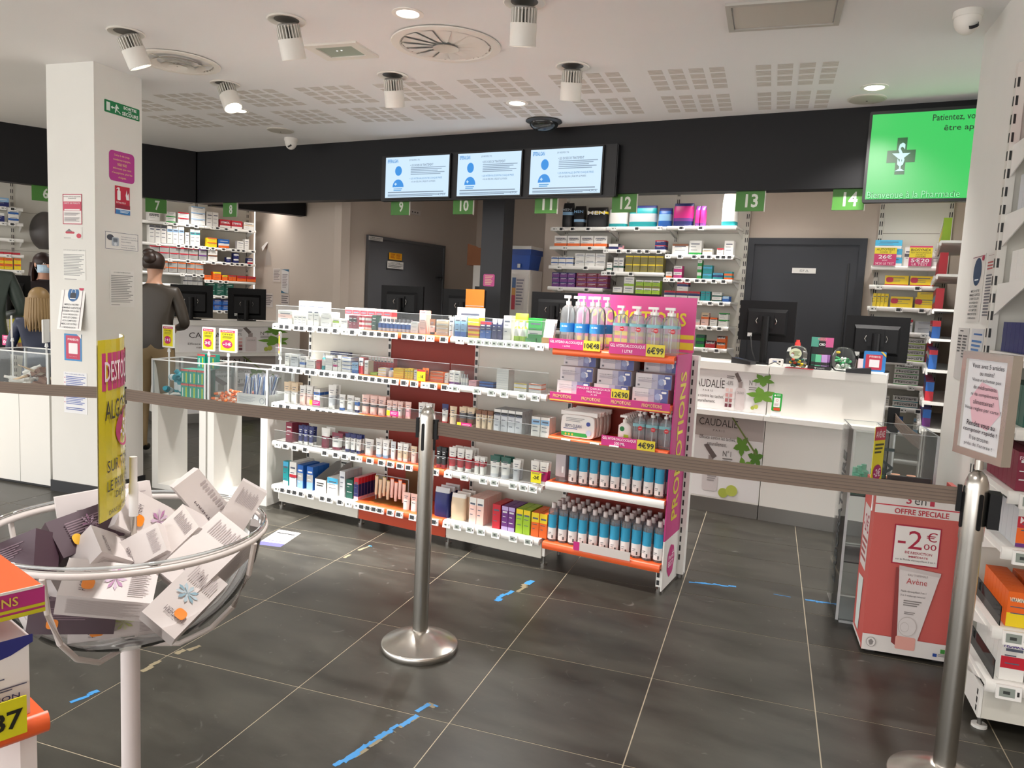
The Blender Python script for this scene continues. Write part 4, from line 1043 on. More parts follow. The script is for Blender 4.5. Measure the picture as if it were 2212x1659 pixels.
# ================================================================ COUNTERS
def leaf(cx, cy, s_, a, col):
    pts = []
    for k in range(30):
        t = 2*PI*k/30; r_ = s_*(.74+.22*math.cos(5*t)+.05*math.cos(15*t)); pts.append((cx+r_*math.cos(t+a)*.8, cy+r_*math.sin(t+a)))
    return ('q', pts[::-1], col)
def poster_els(full, lower):
    x0 = .04
    e = [('r', 0, 0, 1, 1, 'e6e4e4')]
    if lower: e += [('r', 0, 0, 1, .27, 'b3aaa6'), ('t', .22, .03, .69, .14, 'CAUDALÍE', '3a3836', .0), ('t', .40, .18, .54, .205, 'P A R I S', '55504c', 0), ('t', .24, .26, .68, .31, 'Efficace contre les taches,', '4a4644', 0), ('t', .34, .33, .58, .38, 'naturellement.', '4a4644', 0),  # grey top band paints the ledge's shade onto the lower sheet
        ('rr', .31, .62, .50, .93, 'cfc8c8', .04), ('r', .37, .50, .43, .62, '9a8f8c'), ('q', [(.30, .38), (.35, .36), (.47, .50), (.42, .54)], '6a605e'), ('l', .37, .74, .48, .82, 3, '9a9494'), ('t', .54, .42, .64, .49, 'N°1', '6a6664', 0), ('l', .54, .51, .66, .57, 2, '8a8684'),
        leaf(.76, .34, .13, .3, '5f8f2c'), leaf(.93, .46, .12, .9, '4f7f26'), leaf(.80, .60, .14, .6, '6b9a34'), ('q', [(.60, .0), (.62, .0), (.95, .42), (.93, .43)], '6a7a3a'), ('c', .58, .93, .06, 'a8b44a'), ('c', .68, .89, .07, 'b8c256')]
    else: e += [('t', .09, .20, .50, .46, 'CAUDALÍE', '3a3836', .0), ('t', .24, .52, .36, .57, 'P A R I S', '55504c', 0), ('t', .08, .64, .50, .73, 'Efficace contre les taches,', '4a4644', 0), ('t', .16, .77, .40, .85, 'naturellement.', '4a4644', 0),
        ('t', .52, .25, .60, .36, '-63%', '6a6664', 0), ('l', .52, .12, .61, .21, 2, '8a8684'), ('rr', .64, .40, .75, .97, 'd4caca', .05), ('r', .665, .25, .71, .40, '9a8f8c'), ('q', [(.61, .06), (.645, .02), (.70, .22), (.665, .28)], '6a605e'), ('t', .655, .50, .735, .56, 'CAUDALIE', '8a8684', 0), ('t', .79, .18, .87, .32, 'N°1', '6a6664', 0), ('l', .79, .36, .88, .46, 2, '8a8684'),
        leaf(.95, .16, .17, .3, '5f8f2c'), leaf(.94, .55, .22, .7, '6b9a34'), ('c', .85, .88, .022, 'a8b44a'), ('c', .89, .84, .026, 'b8c256')]+[('r', .52+.048*i, .44+.13*j, .555+.048*i, .53+.13*j, ['e0c4c0', 'd09a98', 'a86a6c', '6a3440'][j]) for i in range(2) for j in range(4)]
    return e
def counter(u0, u1, label, loc=None, rz=0.0, poster=None):
    """two tier sales desk: plinth, lower front, ledge, upper front, top"""
    w_ = u1-u0; o = thing('sales_counter', label, 'counter', loc or ((u0+u1)/2, 5.44, 0), rz)
    a, c = -w_/2, w_/2
    MB().box(a, c, .02, .60, 0.0, .10, 'kick_steel').build('plinth', o)
    MB().box(a, c, .03, .50, .10, .715, 'white_laminate').build('lower_front', o)
    MB().box(a, c, -.08, .50, .715, .748, 'white_laminate').build('ledge', o)
    MB().box(a, c, .02, .34, .748, 1.032, 'white_laminate').build('upper_front', o)
    MB().box(a-.0, c+.0, .0, .42, 1.032, 1.085, 'white_laminate').build('worktop', o)
    if poster:
        x0, x1 = poster; wp_ = x1-x0
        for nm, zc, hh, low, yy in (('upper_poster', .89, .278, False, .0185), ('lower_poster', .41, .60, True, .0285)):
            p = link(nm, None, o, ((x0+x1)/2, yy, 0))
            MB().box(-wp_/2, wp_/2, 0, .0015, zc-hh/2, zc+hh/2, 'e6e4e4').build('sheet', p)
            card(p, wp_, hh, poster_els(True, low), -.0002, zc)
    return o
counter(-4.62, -3.38, 'white sales counter under numbers nine and ten', None)
counter(-3.375, -2.06, 'white sales counter under numbers eleven and twelve', None)
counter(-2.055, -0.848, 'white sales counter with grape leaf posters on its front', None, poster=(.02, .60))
counter(-0.843, -0.118, 'plain white sales counter under number fourteen', None)
LC = Vector((-6.44, 5.86)); q = LC+LD*0.0
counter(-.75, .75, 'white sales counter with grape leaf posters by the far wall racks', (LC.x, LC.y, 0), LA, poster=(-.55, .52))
q = Lp(-2.6, .15)
counter(-.9, .9, 'white sales counter where a masked employee stands', (q[0], q[1], 0), LA)

CT = 1.085
def monitor(loc, rz, w_, h_, z0, label, base=CT, pole=.0, slim=True, tilt=0.0):
    o = thing('monitor', label, 'monitor', (loc[0], loc[1], base), rz); zz = z0-base
    MB().cyl(0, .03, 0, .012, .10, 'black_plastic', 24).build('base', o)
    MB().cyl(0, .0, .012, zz+h_*.62, .026, 'black_plastic', 16).build('pole', o)
    sc_ = link('display', None, o, (0, .045, zz+h_/2), (tilt, 0, 0))
    MB().box(-w_/2, w_/2, 0, .02, -h_/2, h_/2, 'monitor_black').build('shell', sc_)
    MB().rings([[(-w_*.36, -.0, -h_*.36), (w_*.36, -.0, -h_*.36), (w_*.36, -.0, h_*.30), (-w_*.36, -.0, h_*.30)][::-1], [(-w_*.33, -.022, -h_*.30), (w_*.33, -.022, -h_*.30), (w_*.33, -.022, h_*.22), (-w_*.33, -.022, h_*.22)][::-1]], 'black_plastic', smooth=False).build('back_cover', sc_)
    MB().box(-.05, .05, -.03, -.02, -.05, .05, 'black_plastic').build('mount', sc_)
    for sx in (-.062, .062): MB().tube([(sx, -.026, -.02), (sx*1.15, -.032, 0), (sx, -.026, .02)], .003, 'steel', 6).build('clip', sc_)
    MB().box(-w_*.32, -w_*.24, -.024, -.0215, -h_*.40, -h_*.31, 'b9b9b6').build('rating_sticker', sc_)
    MB().tube([(-w_*.26, .02, zz+h_*.12), (-w_*.2, -.02, zz*.6), (-.05, .0, .02)], .004, '2c2c2c', 6).build('cable', o)
    return o
monitor((-4.11, 5.62), 0, .46, .285, 1.247, 'black monitor back on the counter under number nine')
monitor((-3.455, 5.62), 0, .42, .28, 1.242, 'black monitor back on the counter beside the orange card')
monitor((-2.59, 5.62), 0, .42, .285, 1.245, 'black monitor back on the counter under number eleven')
monitor((-1.915, 5.62), 0, .39, .285, 1.262, 'black monitor back partly hidden by the pink promotion board')
monitor((-.925, 5.62), 0, .385, .285, 1.247, 'black monitor back with hanging cables beside the dark grey door')
monitor((-.215, 5.72), 0, .395, .305, 1.155, 'black monitor back above the blue payment card')
for (px, zt, hh, ww, lab) in ((412, 1.43, .34, .42, 'black monitor back beside the customer in dark olive'), (532, 1.42, .34, .40, 'black monitor back at the end of the far counter')):
    p = onplane(px, 680, (LC.x-LN.x*.15, LC.y-LN.y*.15, 0), LA); monitor((p.x, p.y), R(40), ww, hh, zt-hh+.02, lab)

# things on the right hand counter
def place(px, v, z=CT):  return (uat(px, v, z+.05), v, z+.0005)
# sweets jar
l = place(1720, 5.50); o = thing('sweets_jar', 'clear hexagonal sweets jar with red cap and round green label', 'jar', l)
MB().lathe([(.055, 0), (.066, .015), (.068, .10), (.058, .135), (.020, .155)], 'acrylic', 6).build('jar', o)
MB().lathe([(.020, .150), (.018, .17), (.012, .178), (.012, .19)], 'd83a34', 14).build('cap', o)
card(o, .08, .07, [('c', .5, .5, .5, 'dfe8c4', .5), ('l', .3, .3, .85, .75, 4, '7a8a5a'), ('c', .28, .55, .12, '9a5a44'), ('c', .26, .68, .13, 'e8eef2')], -.067, .10)
sw = MB()
for k in range(26):
    a = random.uniform(0, 6.28); r_ = random.uniform(0, .045); sw.ball((r_*math.cos(a), r_*math.sin(a), .012+.05*random.random()), .012, .009, .009, random.choice(['y', 'd', 'k', 'c8481e', 'd8c020', '2a6a4a']), 8, 5)
tag(sw.build('sweets', o), kind='stuff')
tag(MB().box(-.09, .09, -.03, .03, 0, .002, 'b02030').build('red_leaflet', None, (l[0]+.03, 5.452, CT+.0003)), 'red leaflet lying under the sweets jar on the counter', 'leaflet')
# CBD display
l = place(1771, 5.50); o = thing('counter_display', 'black counter display with green to pink header reading CBD', 'display', l)
MB().box(-.072, .072, -.03, .07, 0, .022, '121214').build('tray', o)
MB().box(-.070, .070, .055, .07, .022, .215, '151517').box(-.070, -.066, .0, .055, .022, .15, '151517').box(.066, .070, .0, .055, .022, .15, '151517').build('case', o)
card(o, .14, .065, [('r', 0, 0, .38, 1, '4a9a86'), ('r', .38, 0, .62, 1, '9a6a70'), ('r', .62, 0, 1, 1, 'c8588e'), ('r', .34, .38, .66, 1.0, '141416'), ('t', .36, .62, .64, .86, 'CBD', 'f0f0f0', .03), ('t', .3, .08, .7, .28, 'KHALICE', 'e88a9a', .0)], .0548, .183)
card(o, .14, .02, [('t', .3, .2, .75, .8, '♥ KHALICE', 'b8b8b8', 0)], -.0305, .011)
for k, (xx, yy, c, zz) in enumerate(((-.042, .03, '2f8a6a', .0), (.0, .034, 'c83a5a', .0), (.04, .034, 'b07ac0', .0), (-.012, .0, '6ad0a0', -.012), (.026, .0, 'c8a0e0', -.012))):
    b = MB().box(-.018, .018, 0, .018, .024, .10, c).box(-.018, .018, -.0005, 0, .030, .050, '2a2a2a')
    tag(b.build('dropper_carton', None, (l[0]+xx, l[1]+yy, CT+.0), (0, 0, 0)), ['sea green slim carton', 'crimson slim carton', 'mauve slim carton', 'mint slim carton', 'lilac slim carton'][k]+' standing in the black counter display', 'carton')
# second jar
l = place(1824, 5.54); l = (l[0]-.01, 5.54, l[2]); o = thing('roll_jar', 'clear round jar of green and white rolls on the counter', 'jar', l)
MB().lathe([(.05, 0), (.080, .03), (.082, .09), (.062, .145), (.034, .16)], 'acrylic', 28).build('jar', o)
sw = MB()
for k in range(40):
    a = random.uniform(0, 6.28); r_ = random.uniform(0, .052); t = random.uniform(0, 3.1)
    c = Vector((r_*math.cos(a), r_*math.sin(a), .02+.065*random.random())); d = Vector((math.cos(t), math.sin(t), .2))*.014
    sw.tube([c-d, c+d], .009, random.choice(['w', 'w', 'dfe8dc', '2f9a5a', '1f7a44']), 8)
tag(sw.build('rolls', o), kind='stuff'); MB().ball((-.03, -.052, .125), .014, .004, .009, 'e8c81e', 10, 6).build('price_sticker', o)
def slab_thing(name, label, cat, loc, rz, w_, d_, h_, col, top=None):
    o = thing(name, label, cat, loc, rz); b = MB()
    b.rings([[(-w_/2, 0, 0), (w_/2, 0, 0), (w_/2, d_, 0), (-w_/2, d_, 0)], [(-w_/2, 0, h_*.5), (w_/2, 0, h_*.5), (w_/2, d_, h_), (-w_/2, d_, h_)]], col, smooth=False); b.build('body', o)
    MB().face([(-w_*.4, d_*.55, h_*.79), (w_*.4, d_*.55, h_*.79), (w_*.4, d_*.92, h_*.98), (-w_*.4, d_*.92, h_*.98)], top or '2a3344').build('screen', o)
    for i in range(3):
        for j in range(3): MB().box(-w_*.3+i*w_*.22, -w_*.3+i*w_*.22+w_*.14, d_*(.08+j*.15), d_*(.18+j*.15), h_*.5, h_*(.56+j*.08), '3a3a3c').build('key', o)
    return o
slab_thing('card_terminal', 'dark card payment terminal lying by the monitor with cables', 'card reader', place(1628, 5.46), R(70), .075, .15, .04, '26272a')
slab_thing('card_terminal', 'dark card payment terminal lying in front of the round jar', 'card reader', place(1828, 5.448), R(-85), .075, .15, .04, '1c1c20')
l = place(1676, 5.50); o = thing('label_printer', 'small white box with a cable on the counter by the sweets jar', 'device', l)
MB().prism(rrect(-.045, .045, 0, .05, .008), 0, .05, 'e9e7e2').build('case', o); card(o, .08, .045, [('r', .25, .25, .6, .36, '3a5a9a'), ('r', .75, .22, .92, .45, '1a1a1a')], -.0005, .025)
MB().tube([(.03, -.004, .012), (.0, -.03, .03), (-.05, -.02, .004)], .003, '1a1a1a', 6).build('cable', o)
# blue payment card (no code)
l = place(1888, 5.47); o = thing('payment_sign', 'blue and red payment sign with blank white square on the counter edge', 'sign', (l[0], 5.47, CT+.0005))
MB().box(-.075, .075, -.03, .05, 0, .006, 'e9e7e2').box(-.06, .06, -.012, .03, .006, .016, 'e9e7e2').build('base', o)
MB().prism(rrect(-.066, .066, .012, .148, .008), .0, .004, '2a7fc8').build('plate', o)
card(o, .132, .136, [('rr', .10, .16, .84, .88, 'c42f4a', .02), ('t', .24, .21, .76, .31, '扫码领红包', 'f0d8dc', .02), ('r', .27, .40, .72, .76, 'f0eef0'), ('q', [(.84, .0), (1, .16), (1, .26), (.74, .0)], 'e0c040')], -.0005, .08)
l = (uat(1677, 5.40, .80), 5.385, .7485); o = thing('payment_stand', 'green and white upright payment stand on the counter ledge', 'sign', (l[0], l[1], l[2]), 0)
MB().box(-.034, .034, -.02, .03, 0, .008, 'f0f0ee').build('foot', o)
pl = link('plate', None, o, (0, 0, .006), (R(-10), 0, 0)); MB().prism(rrect(-.032, .032, 0, .155, .008), 0, .005, 'f0f0ee').prism(rrect(-.032, .032, .034, .155, .008), -.001, 0, '1fa63a').build('board', pl)
card(pl, .06, .12, [('rr', .16, .25, .84, .78, 'f4f4f2', .04), ('c', .5, .40, .14, 'e0a0a0'), ('c', .5, .40, .09, 'f4f4f2'), ('l', .25, .58, .75, .72, 3, 'c8b0b0'), ('c', .24, .13, .10, 'e8f4ea'), ('l', .42, .07, .85, .18, 2, 'cfe8d2'), ('rr', .2, .82, .9, .98, 'd8502a', .05)], -.0012, .095)
l = place(1022, 5.48); o = thing('orange_card', 'orange menu card standing in a holder on the counter', 'card stand', (l[0], 5.48, CT+.0005))
MB().box(-.09, .09, -.02, .05, 0, .01, 'e8e8e8').build('foot', o); MB().box(-.088, .088, 0, .006, .01, .44, 'f08a28').build('card', o); MB().box(-.088, .088, -.002, 0, .300, .306, 'c8c0b8').build('clip', o)
tag(MB().box(-.05, .05, 0, .05, 0, .085, 'd9c3c8').build('test_carton', None, (uat(1870, 5.60, 1.13), 5.62, CT+.0005)), 'pale carton behind the blue payment sign on the counter', 'carton')

# ================================================================ BACK RACKS
def rack(name, label, u0s, v0, v1, zt, loc, rz, posts, rails, mat='shelf_white', back='panel_white', zb=0.05):
    o = thing(name, label, 'shelf rack', loc, rz)
    MB().box(u0s[0], u0s[1], v1, v1+.012, zb, zt, back).build('back_panel', o)
    for k in range(1, 6): MB().box(u0s[0], u0s[1], v1-.0008, v1, zb+k*.42, zb+k*.42+.004, '8f8a80').build('panel_joint', o)
    for xx in posts:
        b = MB().box(xx-.018, xx+.018, v1-.008, v1-.0005, zb, zt, 'd2cec4')
        for k in range(int((zt-zb-.1)/.07)):
            for sx in (-.008, .008): b.box(xx+sx-.0035, xx+sx+.0035, v1-.0092, v1-.0078, zb+.06+k*.07, zb+.10+k*.07, '2a2a2a')
        b.build('upright', o)
    for (a, c, z_, labs) in rails:
        s_ = shelf(o, a, c, v0, v1-.009, z_, mat, 'shelf_white', labs, 0, thick=.018)
        for xx in (a+.004, c-.008):
            MB().rings([[(xx, v1-.01, z_-.02), (xx, v0+.05, z_-.02), (xx, v1-.01, z_-.085)][::-1], [(xx+.004, v1-.01, z_-.02), (xx+.004, v0+.05, z_-.02), (xx+.004, v1-.01, z_-.085)][::-1]], 'shelf_white', smooth=False).build('bracket', s_)
    return o
BF, BB = 6.80, 7.13
us = lambda pxs, z_: [uat(x, BF, z_) for x in pxs]
A0, A1, B1, C1 = -3.20, -2.625, -2.045, -1.43
RA = [(A0, A1, 2.175, us((1199, 1214, 1238, 1272), 2.16)), (A0, A1, 1.995, us((1221, 1275), 1.98)), (A0, A1, 1.81, us((1209, 1266), 1.79)), (A0, A1, 1.605, us((1211, 1268), 1.59)), (A0, A1, 1.40, ()), (A0, A1, 1.18, ())]
RB = [(A1, B1, 2.178, us((1326, 1377), 2.16)), (A1, B1, 1.972, us((1309, 1338, 1359, 1382, 1399, 1424), 1.95)), (A1, B1, 1.765, us((1305, 1316, 1325, 1364), 1.75)), (A1, B1, 1.55, us((1305, 1423), 1.54)), (A1, B1, 1.34, ()), (A1, B1, 1.12, ())]
RC_ = [(B1, C1, 2.183, us((1425, 1473, 1515), 2.17)), (B1, C1, 1.932, us((1443, 1470, 1501, 1519, 1533, 1552, 1564, 1577), 1.92)), (B1, C1, 1.722, us((1439, 1453, 1469, 1486, 1507, 1521, 1543, 1564), 1.71)), (B1, C1, 1.528, us((1511, 1535, 1559), 1.51)), (B1, C1, 1.31, us((1514, 1533, 1555), 1.29)), (B1, C1, 1.115, us((1523, 1549), 1.10)), (B1, C1, .93, ())]
rack('wall_rack', 'three bay medicine rack on the back wall beside the dark grey door', (A0+.02, C1+.04), BF, BB, 2.62, (0, 0, 0), 0, (A0+.03, A1, B1, C1+.03), RA+RB+RC_)
CARTON[0] = 'medicine_carton'
K = 'on the back wall rack'
def RW(*a, **k): return row(*a, k.pop('z'), k.pop('v', BF+.03), **k)
z = 2.175
RW('B', 1212, 1236, 1, .235, .10, 'k3k1u1k3', 'black bag with grey lettering '+K, z=z, txt=('MEN', 'a8b0b8', .66, .76), name='incontinence_pack')
RW('B', 1237, 1262, 1, .205, .10, 'k2u1k5', 'black bag with blue swoosh '+K, z=z, txt=('MEN', '8ab8e0', .66, .78), name='incontinence_pack')
RW('B', 1264, 1311, 1, .19, .10, 'k6y1k2', 'wide black bag with a yellow line '+K, z=z, txt=('MEN', 'f2f2f2', .62, .80), name='incontinence_pack')
RW('B', 1312, 1353, 1, .17, .10, 't1w3s1', 'white and teal pack under number twelve '+K, z=z, name='incontinence_pack')
RW('B', 1355, 1418, 1, .20, .10, 't2s3t2q1', 'wide teal pants pack with navy top '+K, z=z, name='incontinence_pack')
RW('B', 1420, 1450, 1, .175, .10, 'b2u2b1q1', 'mid blue pack with pale oval '+K, z=z, name='incontinence_pack')
RW('B', 1452, 1497, 1, .215, .10, 'q2v1j4q1', 'magenta and navy pants pack '+K, z=z, name='incontinence_pack')
RW('B', 1500, 1522, 2, .19, .10, 'v1j3v1', 'narrow magenta pack seen edge on '+K, z=z, name='incontinence_pack')
RW('B', 1557, 1592, 1, .30, .14, 't1w5', 'tall white and teal bag '+K, z=z, name='incontinence_pack')
RW('P', 1197, 1312, 4, .10, .10, 'o2w5', 'white carton with orange wave '+K, z=1.995, side='w', txt=('Veinamitol', '5a5050', .58, .80))
RW('P', 1190, 1238, 3, .042, .06, 'w2b1w1', 'small white and blue carton '+K, z=1.81, stack=2)
RW('P', 1241, 1308, 3, .060, .08, 'w3s1w2', 'white carton with grey swoosh '+K, z=1.81, stack=2)
RW('P', 1191, 1242, 3, .046, .08, 'v3q1', 'dark violet carton '+K, z=1.605, stack=3)
RW('P', 1244, 1312, 3, .046, .08, 'v1m3', 'plum carton '+K, z=1.605, stack=3)
RW('P', 1240, 1306, 3, .10, .08, 'q4b1', 'navy carton just above the pink board '+K, z=1.40)
RW('P', 1314, 1336, 1, .05, .06, 'q1w1', 'small white and navy carton '+K, z=1.972)
RW('P', 1336, 1345, 1, .035, .05, 'p1x1', 'small pink carton '+K, z=1.972)
RW('P', 1414, 1438, 1, .042, .08, 'q3r1', 'blue carton of a stacked pair '+K, z=1.972, stack=2)
RW('P', 1310, 1322, 1, .085, .06, 'w1d1w3', 'narrow white carton with leaf print '+K, z=1.765, deep=2)
RW('P', 1325, 1347, 2, .13, .06, 'w2d1w4', 'taller narrow carton with leaf print '+K, z=1.765, deep=2)
RW('P', 1350, 1432, 5, .075, .08, 'h4y1', 'olive gold carton '+K, z=1.765, stack=2)
RW('P', 1323, 1344, 1, .075, .06, 'h1w2', 'white shield carton '+K, z=1.55, stack=1)
RW('P', 1346, 1369, 1, .085, .06, 'l1w3', 'white carton with half moon top '+K, z=1.55, stack=2)
RW('P', 1372, 1425, 3, .072, .07, 'h1l2w1', 'lime and white carton '+K, z=1.55, stack=2)
RW('P', 1451, 1488, 1, .095, .10, 'w4a1', 'white carton with brown lid '+K, z=1.932)
RW('P', 1488, 1516, 1, .125, .08, 'n1w5', 'white carton with green foot '+K, z=1.932)
RW('P', 1517, 1539, 1, .055, .08, 'w2e1w1', 'low white and tan carton '+K, z=1.932)
RW('P', 1548, 1563, 1, .060, .06, 'w4r1', 'small white carton with red words '+K, z=1.932)
RW('P', 1564, 1585, 1, .125, .08, 'w', 'tall plain white carton '+K, z=1.932)
RW('P', 1438, 1452, 1, .055, .06, 'o1w2', 'small white and orange carton '+K, z=1.722)
RW('P', 1454, 1473, 1, .055, .07, 'j2w2', 'pink and white carton '+K, z=1.722, stack=2)
RW('P', 1505, 1515, 1, .055, .06, 'n1w1', 'green and white carton '+K, z=1.722, stack=3)
RW('P', 1517, 1538, 1, .060, .07, 't2c1t1', 'turquoise carton in a stack '+K, z=1.722, stack=2)
RW('P', 1539, 1562, 1, .055, .07, 't1q1c1', 'turquoise and navy carton '+K, z=1.722)
RW('P', 1563, 1581, 1, .035, .08, 'o1t1', 'teal and orange carton '+K, z=1.722, stack=2)
RW('P', 1434, 1512, 3, .080, .08, 'w2q1r1', 'white carton with red and blue swoosh '+K, z=1.528)
row('P', 1462, 1487, 1, .080, .08, 'w2q1r1', 'white carton with red and blue swoosh standing on two others '+K, 1.528+.0805, BF+.03)
RW('P', 1513, 1534, 2, .085, .06, 't', 'teal upright carton '+K, z=1.528)
RW('P', 1537, 1559, 1, .040, .08, 'd1w2', 'white and green shield carton '+K, z=1.528, stack=2)
RW('P', 1560, 1575, 1, .048, .10, 'b1u1', 'blue carton lying lengthwise '+K, z=1.528)
RW('P', 1502, 1512, 1, .05, .06, 'f1w1', 'pale pink carton '+K, z=1.31)
RW('P', 1514, 1531, 1, .115, .07, 'f3o1e2', 'patterned salmon carton '+K, z=1.31)
RW('P', 1533, 1549, 1, .075, .07, 'w3o1', 'white carton with orange side '+K, z=1.31)
RW('P', 1551, 1572, 1, .060, .07, 'w4n1', 'white carton with green edge '+K, z=1.31, stack=2)
RW('P', 1502, 1521, 1, .055, .08, 'n1d1', 'green carton '+K, z=1.115, stack=2)
RW('P', 1523, 1545, 1, .062, .08, 'r2k1', 'crimson carton with black cap '+K, z=1.115, txt=('Lactéol', 'f2f2f2', .55, .9))
RW('P', 1547, 1567, 1, .055, .08, 'o2k1', 'orange carton with black cap '+K, z=1.115, stack=2, txt=('Lactéol', 'f2f2f2', .55, .9))
RW('P', 1506, 1534, 1, .05, .08, 's', 'grey and white carton near the counter top '+K, z=.93, txt=('Probiolog', '4a4a4a', .4, .8))
RW('P', 1536, 1563, 1, .05, .08, 's1w3', 'white carton near the counter top '+K, z=.93, txt=('Probiolog', '4a4a4a', .4, .8))
# right rack
R0, R1 = -.345, .150
RZ = [1.868, 1.715, 1.543, 1.350, 1.121, .930, .750, .55, .33]
RL = {1: (1898, 1983), 2: (1886, 1942, 1992), 3: (1996,), 4: (1964,), 5: (1968,), 6: (1950, 1984), 7: (1916, 1980)}
rack('wall_rack', 'single bay rack of yellow and white cartons beside the dark grey door', (R0+.02, R1+.05), BF, BB, 2.62, (0, 0, 0), 0, (-.315, .185),
     [(R0, R1, z_, us(RL.get(i, ()), z_-.02)) for i, z_ in enumerate(RZ)])
K = 'on the single bay rack'; CARTON[0] = 'dental_carton'
for k in range(3):
    row('P', 1889, 1950, 1, .068, .09, 'w1c2', 'turquoise test carton, %s of a stack of three ' % ('lowest', 'middle', 'topmost')[k]+K, RZ[0]+k*.0685, BF+.05, name='test_kit_carton')
RW('P', 1953, 1972, 1, .15, .09, 'w3x1w2', 'tall white test carton '+K, z=RZ[0], v=BF+.06)
RW('P', 2012, 2036, 1, .11, .09, 'w', 'white test carton behind the price poster '+K, z=RZ[0], v=BF+.03, deep=2)
for (x0, x1, y0, y1, els, lab) in ((1891, 1935, 528, 567, [('r', 0, 0, 1, .35, 'e0cc30'), ('t', .08, .04, .92, .16, 'AUTOTEST', '2a2a18', .01), ('t', .25, .2, .75, .3, 'COVID 19', '2a2a18', 0), ('t', .2, .40, .8, .62, '26€', 'f6e6ee', .02), ('t', .38, .68, .62, .76, 'SOIT', 'f6e6ee', 0), ('t', .08, .82, .92, .95, '5€20 LE TEST', 'f6e6ee', 0)], 'pink and yellow price poster reading 26€ on the single bay rack'),
                                    (1967, 2012, 523, 567, [('r', 0, .08, 1, .58, 'e0cc30'), ('t', .06, .13, .94, .26, 'BIOSYNEX', '2a2a18', .01), ('t', .05, .30, .95, .38, 'TEST ANTIGENIQUE', '2a2a18', 0), ('t', .28, .41, .72, .47, 'COVID 19', '2a2a18', 0), ('t', .28, .50, .72, .56, 'UNITAIRE', '2a2a18', 0), ('t', .1, .62, .9, .82, '5€20', 'f6e6ee', .02), ('t', .15, .86, .85, .97, 'LE TEST', 'f6e6ee', 0)], 'pink and yellow price poster for single tests, right of the other')):
    a = onv(x0, y0, BF-.004); c = onv(x1, y1, BF-.004); hh = a.z-c.z
    flat('price_poster', lab, 'price poster', ((a.x+c.x)/2, BF-.004, RZ[0]+hh/2+.001), 0, c.x-a.x, hh, 'c83a6e', els, .002)
RW('P', 1910, 2020, 2, .078, .10, 'r1y7', 'yellow first aid carton on a red foot '+K, z=RZ[1], side='y')
RW('P', 1885, 1919, 4, .105, .10, 'y', 'slim upright yellow carton '+K, z=RZ[2])
RW('P', 1922, 1973, 1, .085, .10, 'y', 'wide yellow carton with red emblem '+K, z=RZ[2])
RW('P', 1975, 2028, 1, .085, .10, 'y', 'wider yellow carton with red emblem under a thin one '+K, z=RZ[2])
row('P', 1980, 2030, 1, .04, .10, 'y', 'thin yellow carton lying on a wider one '+K, RZ[2]+.0855, BF+.03)
for (px, z_, dx) in ((1922, RZ[1]+.045, 0), (1975, RZ[1]+.045, 0), (1932, RZ[2]+.05, 0), (1984, RZ[2]+.05, 0)):
    uu = uat(px, BF+.029, z_); b = MB().prism(rrect(-.026, .026, -.02, .02, .016), -.001, 0, 'c02a4a')
    tag(b.build('red_emblem', None, (uu, BF+.0288, z_)), ['red oval emblem on the left yellow carton above', 'red oval emblem on the right yellow carton above', 'red oval emblem on the wide yellow carton below', 'red oval emblem on the wider yellow carton below'][[1922, 1975, 1932, 1984].index(px)], 'emblem')
RW('P', 1905, 1952, 2, .085, .09, 'd', 'sea green carton behind the monitor '+K, z=RZ[3])
RW('P', 1955, 1972, 1, .10, .09, 's3w1r1', 'grey carton with a red numeral '+K, z=RZ[3])
RW('P', 1974, 2027, 1, .045, .10, 's', 'long grey carton of a stacked pair '+K, z=RZ[3], stack=2)
RW('P', 1948, 1997, 1, .045, .09, 'l1w5', 'white toothpaste carton stacked four high behind the monitor '+K, z=RZ[4], stack=4, txt=('Fluocaril', '3a3f3a', .35, .8))
RW('P', 1999, 2012, 1, .09, .09, 'r3w1', 'red and white carton beside the toothpaste '+K, z=RZ[4], stack=2)
RW('P', 1928, 1985, 1, .042, .09, 'n1w6', 'white toothpaste carton stacked four high by the counter end '+K, z=RZ[5], stack=4, txt=('Fluocaril', '3a3f3a', .35, .8))
RW('P', 1926, 1984, 1, .045, .09, 't1w6', 'white toothpaste carton with teal line in a low pair '+K, z=RZ[6], stack=2, txt=('Fluocaril', '3a3f3a', .35, .8))
RW('P', 1988, 2000, 1, .12, .09, 'v1w4', 'white carton with violet foot beside the low pair '+K, z=RZ[6])
RW('P', 1912, 1921, 1, .08, .09, 'w', 'white carton end at the low pair '+K, z=RZ[6])
RW('P', 1932, 1950, 1, .12, .06, 'b2u1b1', 'mottled blue carton low down '+K, z=RZ[7])
RW('P', 1972, 1984, 1, .12, .06, 'u1w2u1', 'pale blue slim carton low down '+K, z=RZ[7])
